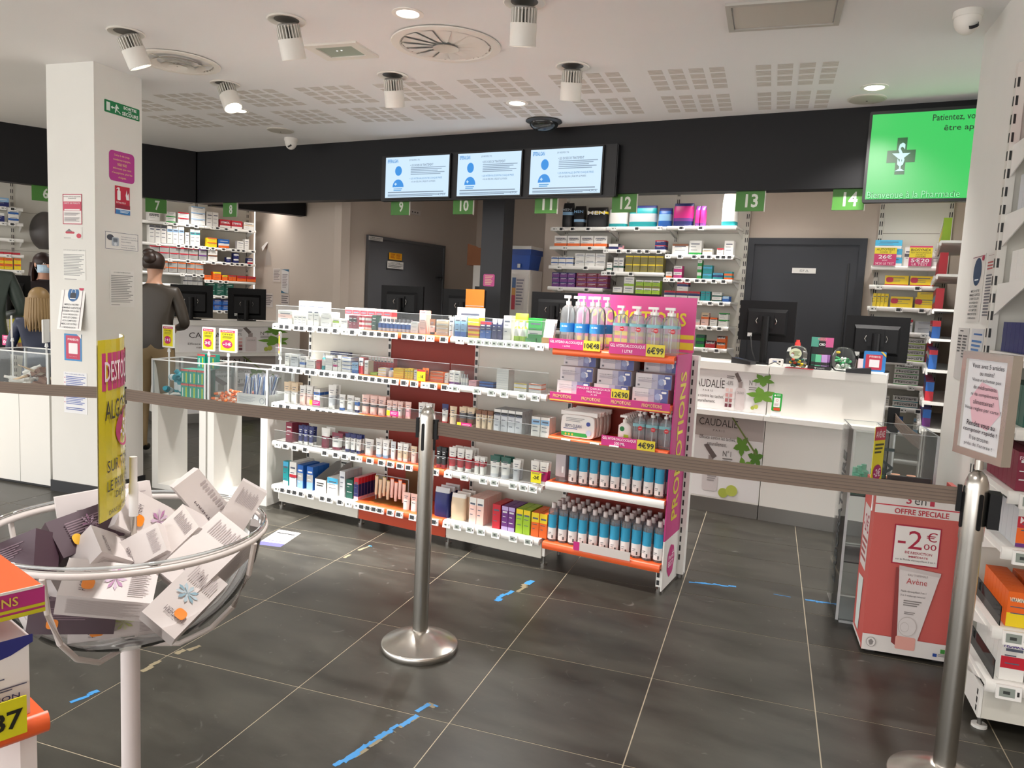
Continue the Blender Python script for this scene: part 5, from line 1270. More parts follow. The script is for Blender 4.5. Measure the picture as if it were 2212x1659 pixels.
# side rack with hooks, on the right wall
SR = thing('hook_rack', 'rack of hooks and hanging packs on the side wall by the column', 'shelf rack', (.30, 5.75, 0), R(-90))
MB().box(-1.3, -.08, .012, .025, .05, 2.6, 'panel_white').build('back_panel', SR)
for xx in (-1.2, -.15):
    b = MB().box(xx-.015, xx+.015, .004, .012, .05, 2.6, 'd2cec4')
    for k in range(34): b.box(xx-.004, xx+.004, .003, .0042, .1+k*.07, .14+k*.07, '2a2a2a')
    b.build('upright', SR)
HZ = [1.98, 1.76, 1.53, 1.33, 1.12, .90, .72]
for i, z_ in enumerate(HZ):
    sh = shelf(SR, -1.18, -.08, -.20, .003, z_, 'shelf_white', 'shelf_white', [-1.1+.16*k for k in range(6)], 1, thick=.016)
specs = [('P', .16, 'l1y1w1', 'yellow and green hanging pack'), ('P', .15, 'r3w1', 'red and white protective carton'), ('P', .14, 'r1c1r1', 'red and blue hanging pack'), ('P', .12, 'b1w1r1', 'blue white and red pack'), ('P', .13, 'b2w1r1', 'sky blue pack'), ('P', .13, 'r1b1', 'red pack with blue foot'), ('P', .12, 'v1b1', 'violet pack')]
for i, z_ in enumerate(HZ):
    kd, hh, sp_, lab = specs[i]
    me = pack_mesh(.085, hh, .05, sp_)
    for k in range(8):
        xl = -1.05+.115*k; p = (SR.location.x+(-.185), 5.75-xl, z_+.0005)
        tag(link('hanging_pack', me, None, p, (0, 0, R(-90))), lab+' on the side wall rack', 'pack', lab+'s of the side rack')

# ---- far wall racks (left)
LF = FRM(Lp(0, -1.33), LA)
def lz(x, y): return onplane(x, y, LF.p0, LA).z
LRZ = [lz(440, 487), lz(440, 532), lz(440, 563)]
zl4, zr4, zl5, zr5, zr6 = lz(400, 590), lz(470, 605), lz(430, 616), lz(480, 638), lz(480, 670)
def lu(px, z_): return LF(px, z_)
a0, a1, a2 = lu(300, 2.0), lu(441, 1.8), lu(553, 1.9)
labs = lambda pxs, z_: [lu(x, z_) for x in pxs]
rr_ = []
LPX = [(358, 378, 405, 424, 459, 470, 489, 510, 540), (342, 386, 403, 412, 424, 438, 448, 460, 483, 504, 515, 526, 546), (367, 406, 439, 461, 484, 501, 513, 523, 539)]
for i, z_ in enumerate(LRZ):
    L = labs(LPX[i], z_)
    rr_ += [(a0, a1, z_, [q for q in L if q < a1-.02]), (a1, a2, z_, [q for q in L if q >= a1-.02])]
for z_, px in ((zl4, (394, 420, 436)), (zl5, (432, 439)), (lz(430, 646), (432,)), (lz(430, 678), (437,))): rr_.append((a0, a1, z_, labs(px, z_)))
for z_, px in ((zr4, (447, 456, 476, 488)), (zr5, (460, 482)), (zr6, (455, 474, 489, 520, 540))): rr_.append((a1, a2, z_, labs(px, z_)))
rack('wall_rack', 'two bay medicine rack on the far wall under numbers seven and eight', (a0, a2+.03), 0, .33, 2.62, (LF.p0.x, LF.p0.y, 0), LA, (a0+.03, a1, a2), rr_)
K = 'on the far two bay rack'; CARTON[0] = 'remedy_carton'
def LW(kind, x0, x1, n, h, d, spec, label, z_, **k): return row(kind, x0, x1, n, h, d, spec, label+' '+K, z_, .03, frame=LF, **k)
def FRv(f, a, back, z): return FR(f, a, back, z)
z1_, z2_, z3_ = LRZ
LW('P', 320, 346, 1, .10, .12, 'w', 'white burn cream carton', z1_, stack=2, txt=('BIAFINE', '3a3a3a', .5, .8))
LW('P', 358, 380, 1, .06, .12, 'n1w4', 'white carton with green tab', z1_, stack=2)
LW('P', 384, 409, 1, .065, .12, 'w4r1', 'white carton with red tab', z1_, stack=2)
LW('P', 412, 444, 1, .072, .12, 'w5u1', 'bright white soft laxative carton', z1_, stack=3)
LW('P', 446, 472, 2, .17, .10, 'w', 'tall white carton under number eight', z1_)
LW('P', 474, 524, 2, .095, .12, 'w1r3', 'red tonic carton with white wave', z1_, txt=('STIMOL', 'f4f4f4', .5, .75))
LW('P', 526, 549, 1, .09, .10, 'w3e1w2', 'white carton with brown letters', z1_)
LW('P', 322, 360, 3, .20, .12, 'w6x1', 'tall white carton with grey lid', z2_)
LW('P', 361, 398, 3, .205, .12, 'w4u1w1', 'tall white carton with blue line', z2_)
LW('P', 400, 409, 1, .15, .08, 'w', 'slim white carton between taller ones', z2_)
LW('P', 411, 432, 2, .19, .10, 'w4t1w1', 'white carton with teal roof', z2_)
LW('P', 447, 469, 1, .055, .10, 'y3o1', 'yellow carton of a stacked pair', z2_, stack=2)
LW('P', 471, 496, 1, .105, .10, 'o1w1b2', 'white carton with blue oval', z2_)
LW('P', 512, 527, 1, .10, .08, 'w', 'square white carton at the rack end', z2_)
LW('P', 528, 538, 1, .13, .08, 'w', 'taller white carton at the rack end', z2_)
LW('P', 323, 428, 5, .068, .10, 'g4r1', 'grey carton with red end', z3_, stack=2)
LW('P', 429, 447, 1, .068, .10, 'g3v1', 'grey carton with violet end', z3_, stack=2)
LW('P', 449, 470, 1, .075, .10, 'w3a1', 'white carton with brown word', z3_, stack=2)
LW('P', 489, 499, 1, .06, .08, 'q2w1', 'navy and white carton', z3_)
LW('P', 504, 516, 1, .06, .08, 'q2w1q1', 'navy carton of a stacked pair', z3_, stack=2)
LW('P', 534, 546, 1, .07, .08, 'r1w1q2', 'navy carton with red foot', z3_)
LW('P', 345, 440, 5, .062, .10, 'g4o1', 'grey carton with amber end', zl4, stack=2)
LW('P', 442, 457, 1, .055, .10, 'o', 'flat orange carton', zr4)
LW('P', 460, 478, 1, .10, .10, 'o3y1', 'amber carton', zr4)
LW('P', 480, 492, 1, .065, .10, 'o2y1', 'small amber carton', zr4)
LW('P', 494, 510, 2, .07, .10, 'o3r1', 'narrow orange carton', zr4)
LW('P', 512, 553, 2, .068, .10, 'o2r2', 'vermilion carton', zr4)
LW('P', 395, 438, 4, .055, .10, 'g3x1', 'dim grey carton beside the monitor', zl5, stack=2)
LW('P', 447, 505, 3, .072, .10, 'd', 'dark green carton with star', zr5, stack=2)
LW('P', 460, 555, 5, .065, .10, 'b2q1', 'dim blue carton near the counter', zr6, stack=2)
# far left bay
FZ = [lz(20, 447), lz(20, 480), lz(20, 515), lz(20, 549), lz(40, 583)]
f0, f1 = lu(-90, 2.0), lu(46, 2.0)
rack('wall_rack', 'single bay rack on the far wall behind the masked employee', (f0, f1+.5), 0, .33, 2.62, (LF.p0.x, LF.p0.y, 0), LA, (f0+.03, f1-.05), [(f0, f1+.02, z_, labs(((7, 28), (8, 27), (24,), (18,), (40,))[i], z_)) for i, z_ in enumerate(FZ)])
K = 'on the far single bay rack'
LW('P', -30, 20, 2, .09, .10, 'q1u1', 'blue and violet carton', FZ[0], stack=1)
LW('P', -20, 10, 2, .09, .10, 'q2w1', 'navy carton', FZ[1])
LW('P', 17, 41, 1, .065, .10, 'w1b1w1', 'white carton with blue stripe', FZ[1], stack=2)
LW('P', -30, 44, 4, .02, .10, 'r', 'flat red carton', FZ[3])
LW('P', -10, 28, 2, .06, .10, 'y1o1', 'golden carton', FZ[4], stack=2)
LW('P', 30, 46, 1, .06, .10, 'y2o1', 'yellow and orange carton', FZ[4], stack=2)
# wall lamp, round grey shade
p = onplane(101, 500, (Lp(0, -1.6)[0], Lp(0, -1.6)[1], 0), LA)
o = thing('wall_sconce', 'large dark grey egg shaped wall light behind the masked employee', 'wall lamp', (p.x, p.y, p.z), LA)
MB().ball((0, .06, 0), .16, .14, .22, '5a5654', 20, 12, -.9, 1.0).build('shade', o); MB().box(-.04, .04, .0, .06, -.05, .05, '3a3836').build('arm', o)

# fridge, crate, box
o = thing('refrigerator', 'tall white medicine refrigerator with notices on its door', 'refrigerator', (-3.58, 6.86, 0))
MB().box(-.16, .155, 0, .28, 0.03, 1.76, 'e0dad4').build('body', o); MB().box(-.155, -.085, -.02, 0, .1, 1.70, '6a6866').build('glass_door', o); MB().box(-.08, .15, -.02, 0, .1, 1.72, 'e4ded8').build('door', o)
MB().box(-.095, -.082, -.05, -.02, .8, 1.5, 'b8b4ae').build('handle', o)
nt_ = link('notice', None, o, (.04, -.0205, 1.52)); MB().box(-.07, .07, -.001, 0, -.16, .16, 'd8d0cc').build('sheet', nt_); card(nt_, .14, .32, [('r', 0, .0, .3, .32, '4a6a9a'), ('r', 0, .32, .3, .55, 'e0a050'), ('r', 0, .55, .3, 1, 'c83a4a'), ('l', .36, .05, .95, .9, 9, '8a8490')], -.0012)
for sx in (-.14, .13): MB().box(sx-.02, sx+.02, .03, .25, 0, .03, '222222').build('foot', o)
o = thing('storage_crate', 'blue plastic crate with white lid on the refrigerator', 'crate', (-3.58, 6.88, 1.7605))
MB().rings([[(-.12, .02, 0), (.12, .02, 0), (.12, .24, 0), (-.12, .24, 0)], [(-.14, 0, .17), (.14, 0, .17), (.14, .26, .17), (-.14, .26, .17)]], '1f4fa8', smooth=False).build('tub', o)
MB().box(-.148, .148, -.008, .268, .150, .205, '1a4494').build('rim', o); MB().box(-.15, .15, -.01, .27, .205, .235, 'd6d4d0').build('lid', o); MB().box(.0, .03, -.004, .004, .02, .06, 'e8e8e4').build('label', o)
cbx = uat(1022, 8.0, 1.75)
o = thing('steel_cabinet', 'white cabinet half hidden behind the dark column', 'cabinet', (cbx, 8.0, 0)); MB().box(0, .45, 0, .5, .0, 1.85, 'd8d2ca').build('body', o); MB().box(.04, .41, -.012, 0, .1, 1.6, '2e3032').build('glass_door', o); MB().box(.10, .115, -.03, -.012, .9, 1.3, 'e0e0e0').build('handle', o)
o = thing('cardboard_box', 'brown cardboard box on the white cabinet', 'box', (cbx-.105, 8.02, 1.8505)); MB().box(.0, .42, 0, .4, 0, .21, 'cardboard').build('body', o)
MB().rings([[(.0, 0, .21), (.16, 0, .21), (.13, 0, .225), (.0, 0, .26)], [(.0, .003, .21), (.16, .003, .21), (.13, .003, .225), (.0, .003, .26)]][::-1], 'cardboard', smooth=False).build('flap', o)
a, w2, h2 = rect_on((-3.56, 6.3, 0), 0, 1045, 592, 1068, 619, .002); flat('cheque_notice', 'small pink rounded notice on the dark column', 'notice', (a[0], 6.298, a[2]), 0, w2, h2, 'd8589c', [('l', .15, .12, .85, .92, 6, 'f0c8a8')], .002, round_=.12)
p = onv(895, 453, 8.3); 
# wall notices left of the passage
wn = math.atan2(pC[1]-pA[1], pC[0]-pA[0])
for (x0, y0, x1, y1, base, els, lab) in ((591, 580, 607, 609, 'd8cfc8', [('l', .1, .1, .9, .9, 7, '8a8080')], 'small printed sheet high on the beige wall'), (609, 582, 624, 634, 'd6d2d0', [('q', [(0, 0), (1, 0), (1, .1), (.3, .02)], '2a6a8a'), ('l', .15, .2, .85, .8, 9, '9a9294'), ('q', [(0, 1), (1, 1), (.5, .97), (0, .88)], '2a6a8a')], 'narrow sheet with blue corners on the beige wall'), (569, 633, 590, 664, 'd2c8c2', [('l', .05, .12, .95, .9, 6, '6a6060')], 'printed sheet low on the beige wall'), (608, 636, 625, 660, 'd2c8c2', [('l', .05, .1, .9, .9, 4, '6a6060')], 'sheet with curled corner below the blue cornered one')):
    a, w2, h2 = rect_on((pC[0], pC[1], 0), wn, x0, y0, x1, y1, .003); flat('wall_notice', lab, 'notice', a, wn, w2, h2, base, els, .002)
a, w2, h2 = rect_on((pC[0], pC[1], 0), wn, 567, 524, 589, 573, .004)
o = thing('curled_paper', 'torn white paper curling off the beige wall', 'paper', a, wn); MB().face([(-w2*.4, -.02, h2*.3), (0, -.06, h2*.1), (w2*.1, -.002, h2*.5), (-w2*.1, -.002, h2*.5)], 'e8e2dc').build('curl', o); MB().face([(-w2*.2, -.002, -h2*.5), (w2*.4, -.002, -h2*.5), (w2*.3, -.002, 0), (0, -.002, h2*.25)], 'b8aea6').build('sheet', o)
# ================================================================ DUMP BINS BY THE GONDOLA
def bin_unit(loc, rz, w_, label, solid=False, zt=.665, za=.915, d_=.28):
    o = thing('display_pedestal', label, 'display stand', (loc[0], loc[1], 0), rz)
    if solid:
        MB().box(0, w_, 0, d_, .02, zt, 'white_laminate').build('body', o); MB().box(w_*.5-.001, w_*.5+.001, -.0012, 0, .02, zt, '8a8880').build('door_gap', o)
        MB().box(.02, w_-.02, .02, d_-.02, 0, .02, '2a2a2a').build('plinth', o)
    else:
        for a, c in ((0, .055), (w_-.055, w_)): MB().box(a, c, 0, d_, 0, zt-.03, 'white_laminate').build('side_board', o)
        MB().box(.055, w_-.055, 0, d_, 0, .035, 'white_laminate').build('bottom_board', o)
        MB().box(0, w_, 0, d_, zt-.03, zt, 'white_laminate').build('top_board', o)
    for nm, bx in (('front_pane', (.0, w_, 0, .004)), ('rear_pane', (.0, w_, d_-.004, d_)), ('side_pane', (0, .004, .004, d_-.004)), ('side_pane', (w_-.004, w_, .004, d_-.004))):
        MB().box(*bx, zt+.0005, za, 'acrylic').build(nm, o)
    for nm, bx in (('front_rim', (.0, w_, -.002, .006)), ('rear_rim', (.0, w_, d_-.006, d_+.002)), ('side_rim', (-.002, .006, .006, d_-.006)), ('side_rim', (w_-.006, w_+.002, .006, d_-.006))):
        MB().box(*bx, za, za+.008, 'e6e6e4').build(nm, o)
    for sx in (.0, w_-.014):
        for sy in (-.003, d_-.011): MB().box(sx, sx+.014, sy, sy+.014, zt+.0005, za+.002, 'c9cccc').build('corner_post', o)
    return o
bz = R(7.5)
ED = Vector((math.cos(bz), math.sin(bz))); EN = Vector((-math.sin(bz), math.cos(bz)))
def bp(base, a, b_): q = base+ED*a+EN*b_; return (q.x, q.y)
B1p, B2p = Vector((-4.69, 3.54)), Vector((-4.205, 3.605))
bin_unit(B1p, bz, .475, 'white open pedestal with clear bin of teal bottles')
bin_unit(B2p, bz, .495, 'white open pedestal with clear bin of brushes beside the gondola')
ZB = .666
# teal bottles lying about
tb = MB(); tb.lathe([(.022, 0), (.0225, .004), (.0225, .085), (.016, .094)], '2a93a4', 16).lathe([(.0165, .094), (.0165, .118), (.015, .12)], '1c7f92', 14).lathe([(.0229, .018), (.0229, .072)], 'e2e8ea', 16, cap0=False, cap1=False)
tbm = tb.mesh('lotion_bottle')
for k, (a, b_, z_, rx, rz) in enumerate(((.05, .05, .03, 75, 30), (.07, .10, .06, 60, 120), (.12, .04, .03, 10, 40), (.16, .05, .025, 20, 10), (.10, .12, .10, 80, 60), (.06, .05, .125, 85, 70), (.17, .10, .09, 40, -40), (.13, .17, .05, 70, 200), (.05, .20, .03, 85, 140), (.16, .20, .10, 60, 30))):
    q = bp(B1p, a+.03, b_*.7+.055); tag(link('lotion_bottle', tbm, None, (q[0], q[1], ZB+z_), (R(rx), R(rx*.2), R(rz))), 'teal lotion bottle with white label lying in the clear bin', 'bottle', 'teal bottles in the clear bin')
pm_ = MB().box(-.033, .033, 0, .05, 0, .10, '1fa48e'); 
pm_.box(-.033, .033, -.0006, 0, .085, .10, 'c8304a').box(-.022, -.014, -.0006, 0, .01, .07, 'e8f0ea').box(.008, .018, -.0006, 0, .005, .075, 'd8dc2a').box(-.03, .03, -.0008, -.0006, .089, .093, 'e88a6a')
pmm = pm_.mesh('toothcare_carton')
for i in range(3):
    for j in range(2):
        for k in range(2):
            q = bp(B1p, .265+.069*i, .03+.055*j); tag(link('toothcare_carton', pmm, None, (q[0], q[1], ZB+.0005+k*.1005), (0, 0, bz)), 'teal carton with yellow stripe and red band in the clear bin', 'carton', 'teal cartons in the clear bin')
for i in range(2):
    q = bp(B1p, .28+.09*i, .17); tag(link('toothcare_carton', pmm, None, (q[0], q[1], ZB+.20), (0, 0, bz+R(8*i))), 'teal carton standing high above the rim of the clear bin', 'carton', 'teal cartons above the rim')
# orange brush heads
ob = MB(); ob.lathe([(.0085, 0), (.010, .006), (.010, .05), (.007, .058), (.009, .062)], 'e8793e', 12).lathe([(.0104, .016), (.0104, .038)], 'f2d2b8', 12, cap0=False, cap1=False)
obm = ob.mesh('orange_tube'); rng = random.Random(5)
for k in range(26):
    a, b_ = rng.uniform(.05, .20), rng.uniform(.04, .16); lay = k//9
    q = bp(B2p, a, b_); tag(link('orange_tube', obm, None, (q[0], q[1], ZB+.012+.021*lay), (R(90+rng.uniform(-18, 18)), 0, rng.uniform(0, 6.28))), 'small orange tube heaped in the clear bin of brushes', 'tube', 'orange tubes in the clear bin')
# tray with bagged brushes
q = bp(B2p, .345, .03); tr = thing('brush_tray', 'white cardboard tray holding bagged toothbrushes', 'tray', (q[0], q[1], ZB+.0005), bz)
b = MB(); b.box(-.125, .125, 0, .002, 0, .075, 'e6e6e4').box(-.125, .125, .218, .22, 0, .075, 'e6e6e4').box(-.125, -.123, .002, .218, 0, .075, 'e6e6e4').box(.123, .125, .002, .218, 0, .075, 'e6e6e4').box(-.123, .123, .002, .218, 0, .002, 'e6e6e4'); b.build('tray', tr)
card(tr, .25, .075, [('l', .06, .25, .6, .8, 6, 'b8bcc0'), ('c', .82, .55, .08, '9aa4ac'), ('c', .82, .55, .065, 'e6e6e4'), ('r', .93, .25, .96, .85, '3a3a3a')], -.0003, .0375)
bm_ = MB(); bm_.box(-.018, .018, 0, .002, .0, .20, 'clear_plastic'); bm_.tube([(-.006, -.004, .01), (-.004, -.004, .12), (-.006, -.005, .19)], .004, '4a6a98', 6).tube([(.007, -.004, .01), (.008, -.004, .13), (.006, -.005, .19)], .0035, 'c8d0d8', 6).box(-.018, .018, -.001, .0, .0, .035, 'dfe3e6')
bmm = bm_.mesh('toothbrush_pack')
for k in range(14):
    q = bp(B2p, .245+.014*k, .06+.045*(k % 4)); tag(link('toothbrush_pack', bmm, None, (q[0], q[1], ZB+.004), (R(rng.uniform(-8, 8)), R(rng.uniform(-6, 18)), bz+rng.uniform(-.3, .3))), 'bagged blue and grey toothbrush pack standing in the tray', 'toothbrush pack', 'bagged toothbrushes in the tray')

def card_stand(px, py0, py1, pxw, v, zfoot, label, els, rz=0.0, base='e9dc12'):
    """small framed promo card on a white stick"""
    t0 = onv(px, py0, v); t1 = onv(px, py1, v); hh = t0.z-t1.z; w_ = abs(onv(px+pxw/2, py0, v).x-onv(px-pxw/2, py0, v).x)/max(.35, math.cos(rz))
    o = thing('promo_card', label, 'price sign', (t0.x, v, zfoot), rz)
    zc = (t0.z+t1.z)/2-zfoot
    MB().cyl(0, .004, 0, zc-hh/2-.02, .006, 'e6e8e8', 10).build('stick', o); MB().lathe([(.012, zc-hh/2-.03), (.008, zc-hh/2-.005)], 'e6e8e8', 10, 0, .004).build('socket', o)
    MB().prism(rrect(-w_/2, w_/2, zc-hh/2, zc+hh/2, .006), -.004, .006, 'f0f0ee').build('frame', o)
    card(o, w_*.82, hh*.86, [('r', 0, 0, 1, 1, base)]+els, -.0042, zc)
    return o
PE = lambda t: [('r', 0, 0, 1, .12, 'c8305a'), ('t', .1, .03, .9, .09, 'PROMOTIONS', 'f4e0e6', .02), ('t', .12, .16, .88, .25, 'OFFRE', '3a3a10', .0), ('l', .15, .30, .85, .42, 2, '8a861a'), ('c', .48, .68, .36, 'c0226a', .2), ('t', .2, .60, .76, .76, t, 'f6eef2', .03)]
card_stand(364, 702, 751, 25, 3.62, ZB+.0005, 'yellow promo card reading 1+1 on a stick in the bin of teal bottles', PE('1+1'))
card_stand(451, 707, 758, 27, 3.66, ZB+.0005, 'yellow promo card reading 3€ on a stick between the two clear bins', PE('3€'))
q_ = card_stand(493, 710, 761, 38, 3.70, ZB+.0005, 'wider yellow promo card reading -1€ on a stick in the bin of brushes', PE('-1€'))
card_stand(605, 717, 767, 18, 3.72, ZS[1]+.0005, 'narrow yellow promo card on the second gondola shelf', PE('-50%'), R(-40))

# ---- bins left of the column
B3p = Vector((-5.72, 3.02)); B4p = B3p
o = bin_unit(B3p, T9, .56, 'white cabinet with clear bin of white and tan tubes left of the column', True, .68, .93)
rng = random.Random(3)
wt = MB().lathe([(.012, 0), (.014, .01), (.014, .09), (.010, .10), (.010, .125)], 'e6e2dc', 12).mesh('roll_on'); tt = tube_mesh(.036, .12, 'aee'); kt = pack_mesh(.05, .07, .035, 'a2e2')
E9, N9 = Vector((math.cos(T9), math.sin(T9))), Vector((-math.sin(T9), math.cos(T9)))
for k in range(26):
    a, b_ = rng.uniform(.06, .50), rng.uniform(.04, .28); q = B3p+E9*a+N9*b_; zz = .695+.03*(k//8)
    left = a < .27
    me, nm, lab, ct, gr = (wt, 'white_roll_on', 'white roll on stick lying in the bin left of the column', 'stick', 'white sticks in the bin') if left else ((tt, 'tan_tube', 'tan tube lying in the bin left of the column', 'tube', 'tan tubes in the bin') if k % 2 else (kt, 'tan_carton', 'tan carton lying in the bin left of the column', 'carton', 'tan cartons in the bin'))
    tag(link(nm, me, None, (q.x, q.y, zz), (R(rng.uniform(60, 120)), R(rng.uniform(-20, 20)), rng.uniform(0, 6.28))), lab, ct, gr)
card_stand(24, 682, 728, 22, 3.16, .681, 'yellow promo card on a stick in the bin left of the column', PE('2€'), R(-30))
card_stand(98, 690, 740, 14, 3.20, .681, 'narrow yellow promo card on a stick beside the column', PE('1€'), R(-50))
p = onplane(16, 735, (B3p.x, B3p.y+.35, 0), T9); flat('bin_card', 'pink price card reading 0€ at the rear of the bin left of the column', 'price card', (p.x, p.y, p.z), T9, .10, .075, 'd0307a', [('t', .1, .5, .9, .85, '0€5', 'f6e6ee', .02), ('l', .15, .12, .8, .4, 2, 'f6d0e0')], .002)

# ================================================================ PEOPLE
def skin_body(name, parent, joints, edges, radii, mats, matfn):
    me = bpy.data.meshes.new(name+'_skel'); keys = list(joints); idx = {k: i for i, k in enumerate(keys)}
    me.from_pydata([joints[k] for k in keys], [(idx[a], idx[b]) for a, b in edges], [])
    o = bpy.data.objects.new(name+'_tmp', me); COL.objects.link(o)
    m = o.modifiers.new('skin', 'SKIN'); m.use_smooth_shade = True
    sub = o.modifiers.new('sub', 'SUBSURF'); sub.levels = 2; sub.render_levels = 2
    sv = me.skin_vertices[0].data
    for k in keys:
        r_ = radii[k]; sv[idx[k]].radius = r_ if isinstance(r_, tuple) else (r_, r_)
        sv[idx[k]].use_root = (k == 'pelvis')
    dg = bpy.context.evaluated_depsgraph_get(); dg.update()
    me2 = bpy.data.meshes.new_from_object(o.evaluated_get(dg)); me2.name = name
    bpy.data.objects.remove(o)
    me2.materials.clear()
    for mm in mats: me2.materials.append(mt(mm) if isinstance(mm, str) else mm)
    for pl in me2.polygons: pl.material_index = matfn(pl.center); pl.use_smooth = True
    return link(name, me2, parent)
def person(label, loc, face, H, skin, top, legs, shoes, hair, hair_fn, arms='down', mask=False, tuck=0.0):
    """a standing figure looking along -y of its own frame"""
    o = thing('person', label, 'person', (loc[0], loc[1], 0), face); s_ = H/1.70
    J_ = {'pelvis': (0, .0, .95), 'waist': (0, -.01, 1.08), 'chest': (0, -.01, 1.28), 'neckb': (0, .01, 1.43), 'neck': (0, 0, 1.49), 'head0': (0, -.015, 1.56), 'head1': (0, -.02, 1.64)}
    Rd = {'pelvis': (.165, .115), 'waist': (.135, .10), 'chest': (.165, .115), 'neckb': (.075, .06), 'neck': .05, 'head0': (.066, .080), 'head1': (.070, .082)}
    E = [('pelvis', 'waist'), ('waist', 'chest'), ('chest', 'neckb'), ('neckb', 'neck'), ('neck', 'head0'), ('head0', 'head1')]
    for sd, n in ((-1, 'l'), (1, 'r')):
        if arms == 'down': el, wr_ = (sd*.25, .03, 1.12), (sd*.24, -.04, .90)
        elif arms == 'front': el, wr_ = (sd*.25, .0, 1.12), (sd*.12, -.20, 1.08)
        J_.update({'sh'+n: (sd*.17, .0, 1.385), 'el'+n: el, 'wr'+n: wr_, 'hip'+n: (sd*.09, 0, .88), 'kn'+n: (sd*.10, -.01, .48), 'an'+n: (sd*.10, .02, .09), 'to'+n: (sd*.11, -.13, .045)})
        d = (Vector(wr_)-Vector(el)).normalized(); palm = Vector(wr_)+d*.07
        J_['pa'+n] = tuple(palm)
        side = d.cross(Vector((0, -1, 0))).normalized()
        Rd.update({'sh'+n: .062, 'el'+n: .045, 'wr'+n: .030, 'pa'+n: (.034, .018), 'hip'+n: .088, 'kn'+n: .058, 'an'+n: .042, 'to'+n: .036})
        E += [('chest', 'sh'+n), ('sh'+n, 'el'+n), ('el'+n, 'wr'+n), ('wr'+n, 'pa'+n), ('pelvis', 'hip'+n), ('hip'+n, 'kn'+n), ('kn'+n, 'an'+n), ('an'+n, 'to'+n)]
        for f in range(4):
            a = palm+d*.045+side*(.026-.017*f); b_ = a+d*(.035 if f in (1, 2) else .026)+Vector((0, -.008, 0))
            J_['f%d%s' % (f, n)] = tuple(a); J_['g%d%s' % (f, n)] = tuple(b_); Rd['f%d%s' % (f, n)] = .009; Rd['g%d%s' % (f, n)] = .007
            E += [('pa'+n, 'f%d%s' % (f, n)), ('f%d%s' % (f, n), 'g%d%s' % (f, n))]
        th = palm+Vector((-sd*.03, -.02, .0)); J_['th'+n] = tuple(th); J_['ti'+n] = tuple(th+d*.035); Rd['th'+n] = .011; Rd['ti'+n] = .008
        E += [('wr'+n, 'th'+n), ('th'+n, 'ti'+n)]
    J_ = {k: tuple(c*s_ for c in v_) for k, v_ in J_.items()}
    Rd = {k: (tuple(c*s_ for c in v_) if isinstance(v_, tuple) else v_*s_) for k, v_ in Rd.items()}
    wrz = [Vector(J_['wrl']), Vector(J_['wrr'])]
    def mf(c):
        if c.z > 1.455*s_: return 0
        if min((c-q).length for q in wrz)+0 < .14*s_ and (c.y < -.03*s_ or abs(c.x) > .2*s_) and min((c-q).length for q in (Vector(J_['pal']), Vector(J_['par']))) < .12*s_: return 0
        if c.z < .085*s_: return 3
        if c.z < (.93+tuck)*s_ and abs(c.x) < .20*s_: return 2
        return 1
    skin_body('body', o, J_, E, Rd, [skin, top, legs, shoes], mf)
    zc = 1.60*s_
    f = MB()   # face: eyes, nose, ears, mouth
    for sd in (-1, 1):
        f.ball((sd*.030*s_, -.091*s_, zc+.012*s_), .012*s_, .006*s_, .007*s_, 'f2ece8', 8, 5); f.ball((sd*.030*s_, -.0955*s_, zc+.012*s_), .006*s_, .004*s_, .006*s_, '2a1c14', 8, 5)
        f.box(sd*.030*s_-.016*s_, sd*.030*s_+.016*s_, -.098*s_, -.092*s_, zc+.028*s_, zc+.033*s_, hair)
        f.ball((sd*.078*s_, -.008*s_, zc), .010*s_, .018*s_, .028*s_, skin, 8, 6)
    f.ball((0, -.105*s_, zc-.012*s_), .012*s_, .018*s_, .022*s_, skin, 8, 6); f.ball((0, -.093*s_, zc-.052*s_), .022*s_, .008*s_, .007*s_, 'a8584e', 8, 5)
    tag(f.build('face', o)); 
    hm = MB(); hair_fn(hm, s_, zc); hm.build('hair', o)
    if mask:
        m = MB(); rg = []
        for t in (-1, -.5, 0, .5, 1):
            z_ = zc-.040*s_+t*.038*s_; b_ = (1-.25*t*t)
            rg.append([((.074*math.sin(a))*s_, (-.035-.083*math.cos(a)*b_)*s_, z_) for a in [R(-88+176*k/10) for k in range(11)]])
        for i in range(4):
            for k in range(10): m.face([rg[i][k], rg[i][k+1], rg[i+1][k+1], rg[i+1][k]], 'b9d3e8', True)
        for sd in (-1, 1): m.tube([(sd*.072*s_, -.04*s_, zc-.01*s_), (sd*.080*s_, 0, zc+.012*s_)], .0016, 'e8eef2', 5).tube([(sd*.072*s_, -.04*s_, zc-.07*s_), (sd*.080*s_, 0, zc-.03*s_)], .0016, 'e8eef2', 5)
        m.build('face_mask', o)
    return o
def hair_updo(col):
    def f(m, s_, zc):
        m.ball((0, .018*s_, zc+.030*s_), .088*s_, .100*s_, .092*s_, col, 18, 10, -.6, 1.0); m.ball((0, .10*s_, zc+.06*s_), .052*s_, .045*s_, .05*s_, col, 12, 8)
        m.ball((.03*s_, .03*s_, zc+.105*s_), .05*s_, .06*s_, .035*s_, col, 10, 6)
    return f
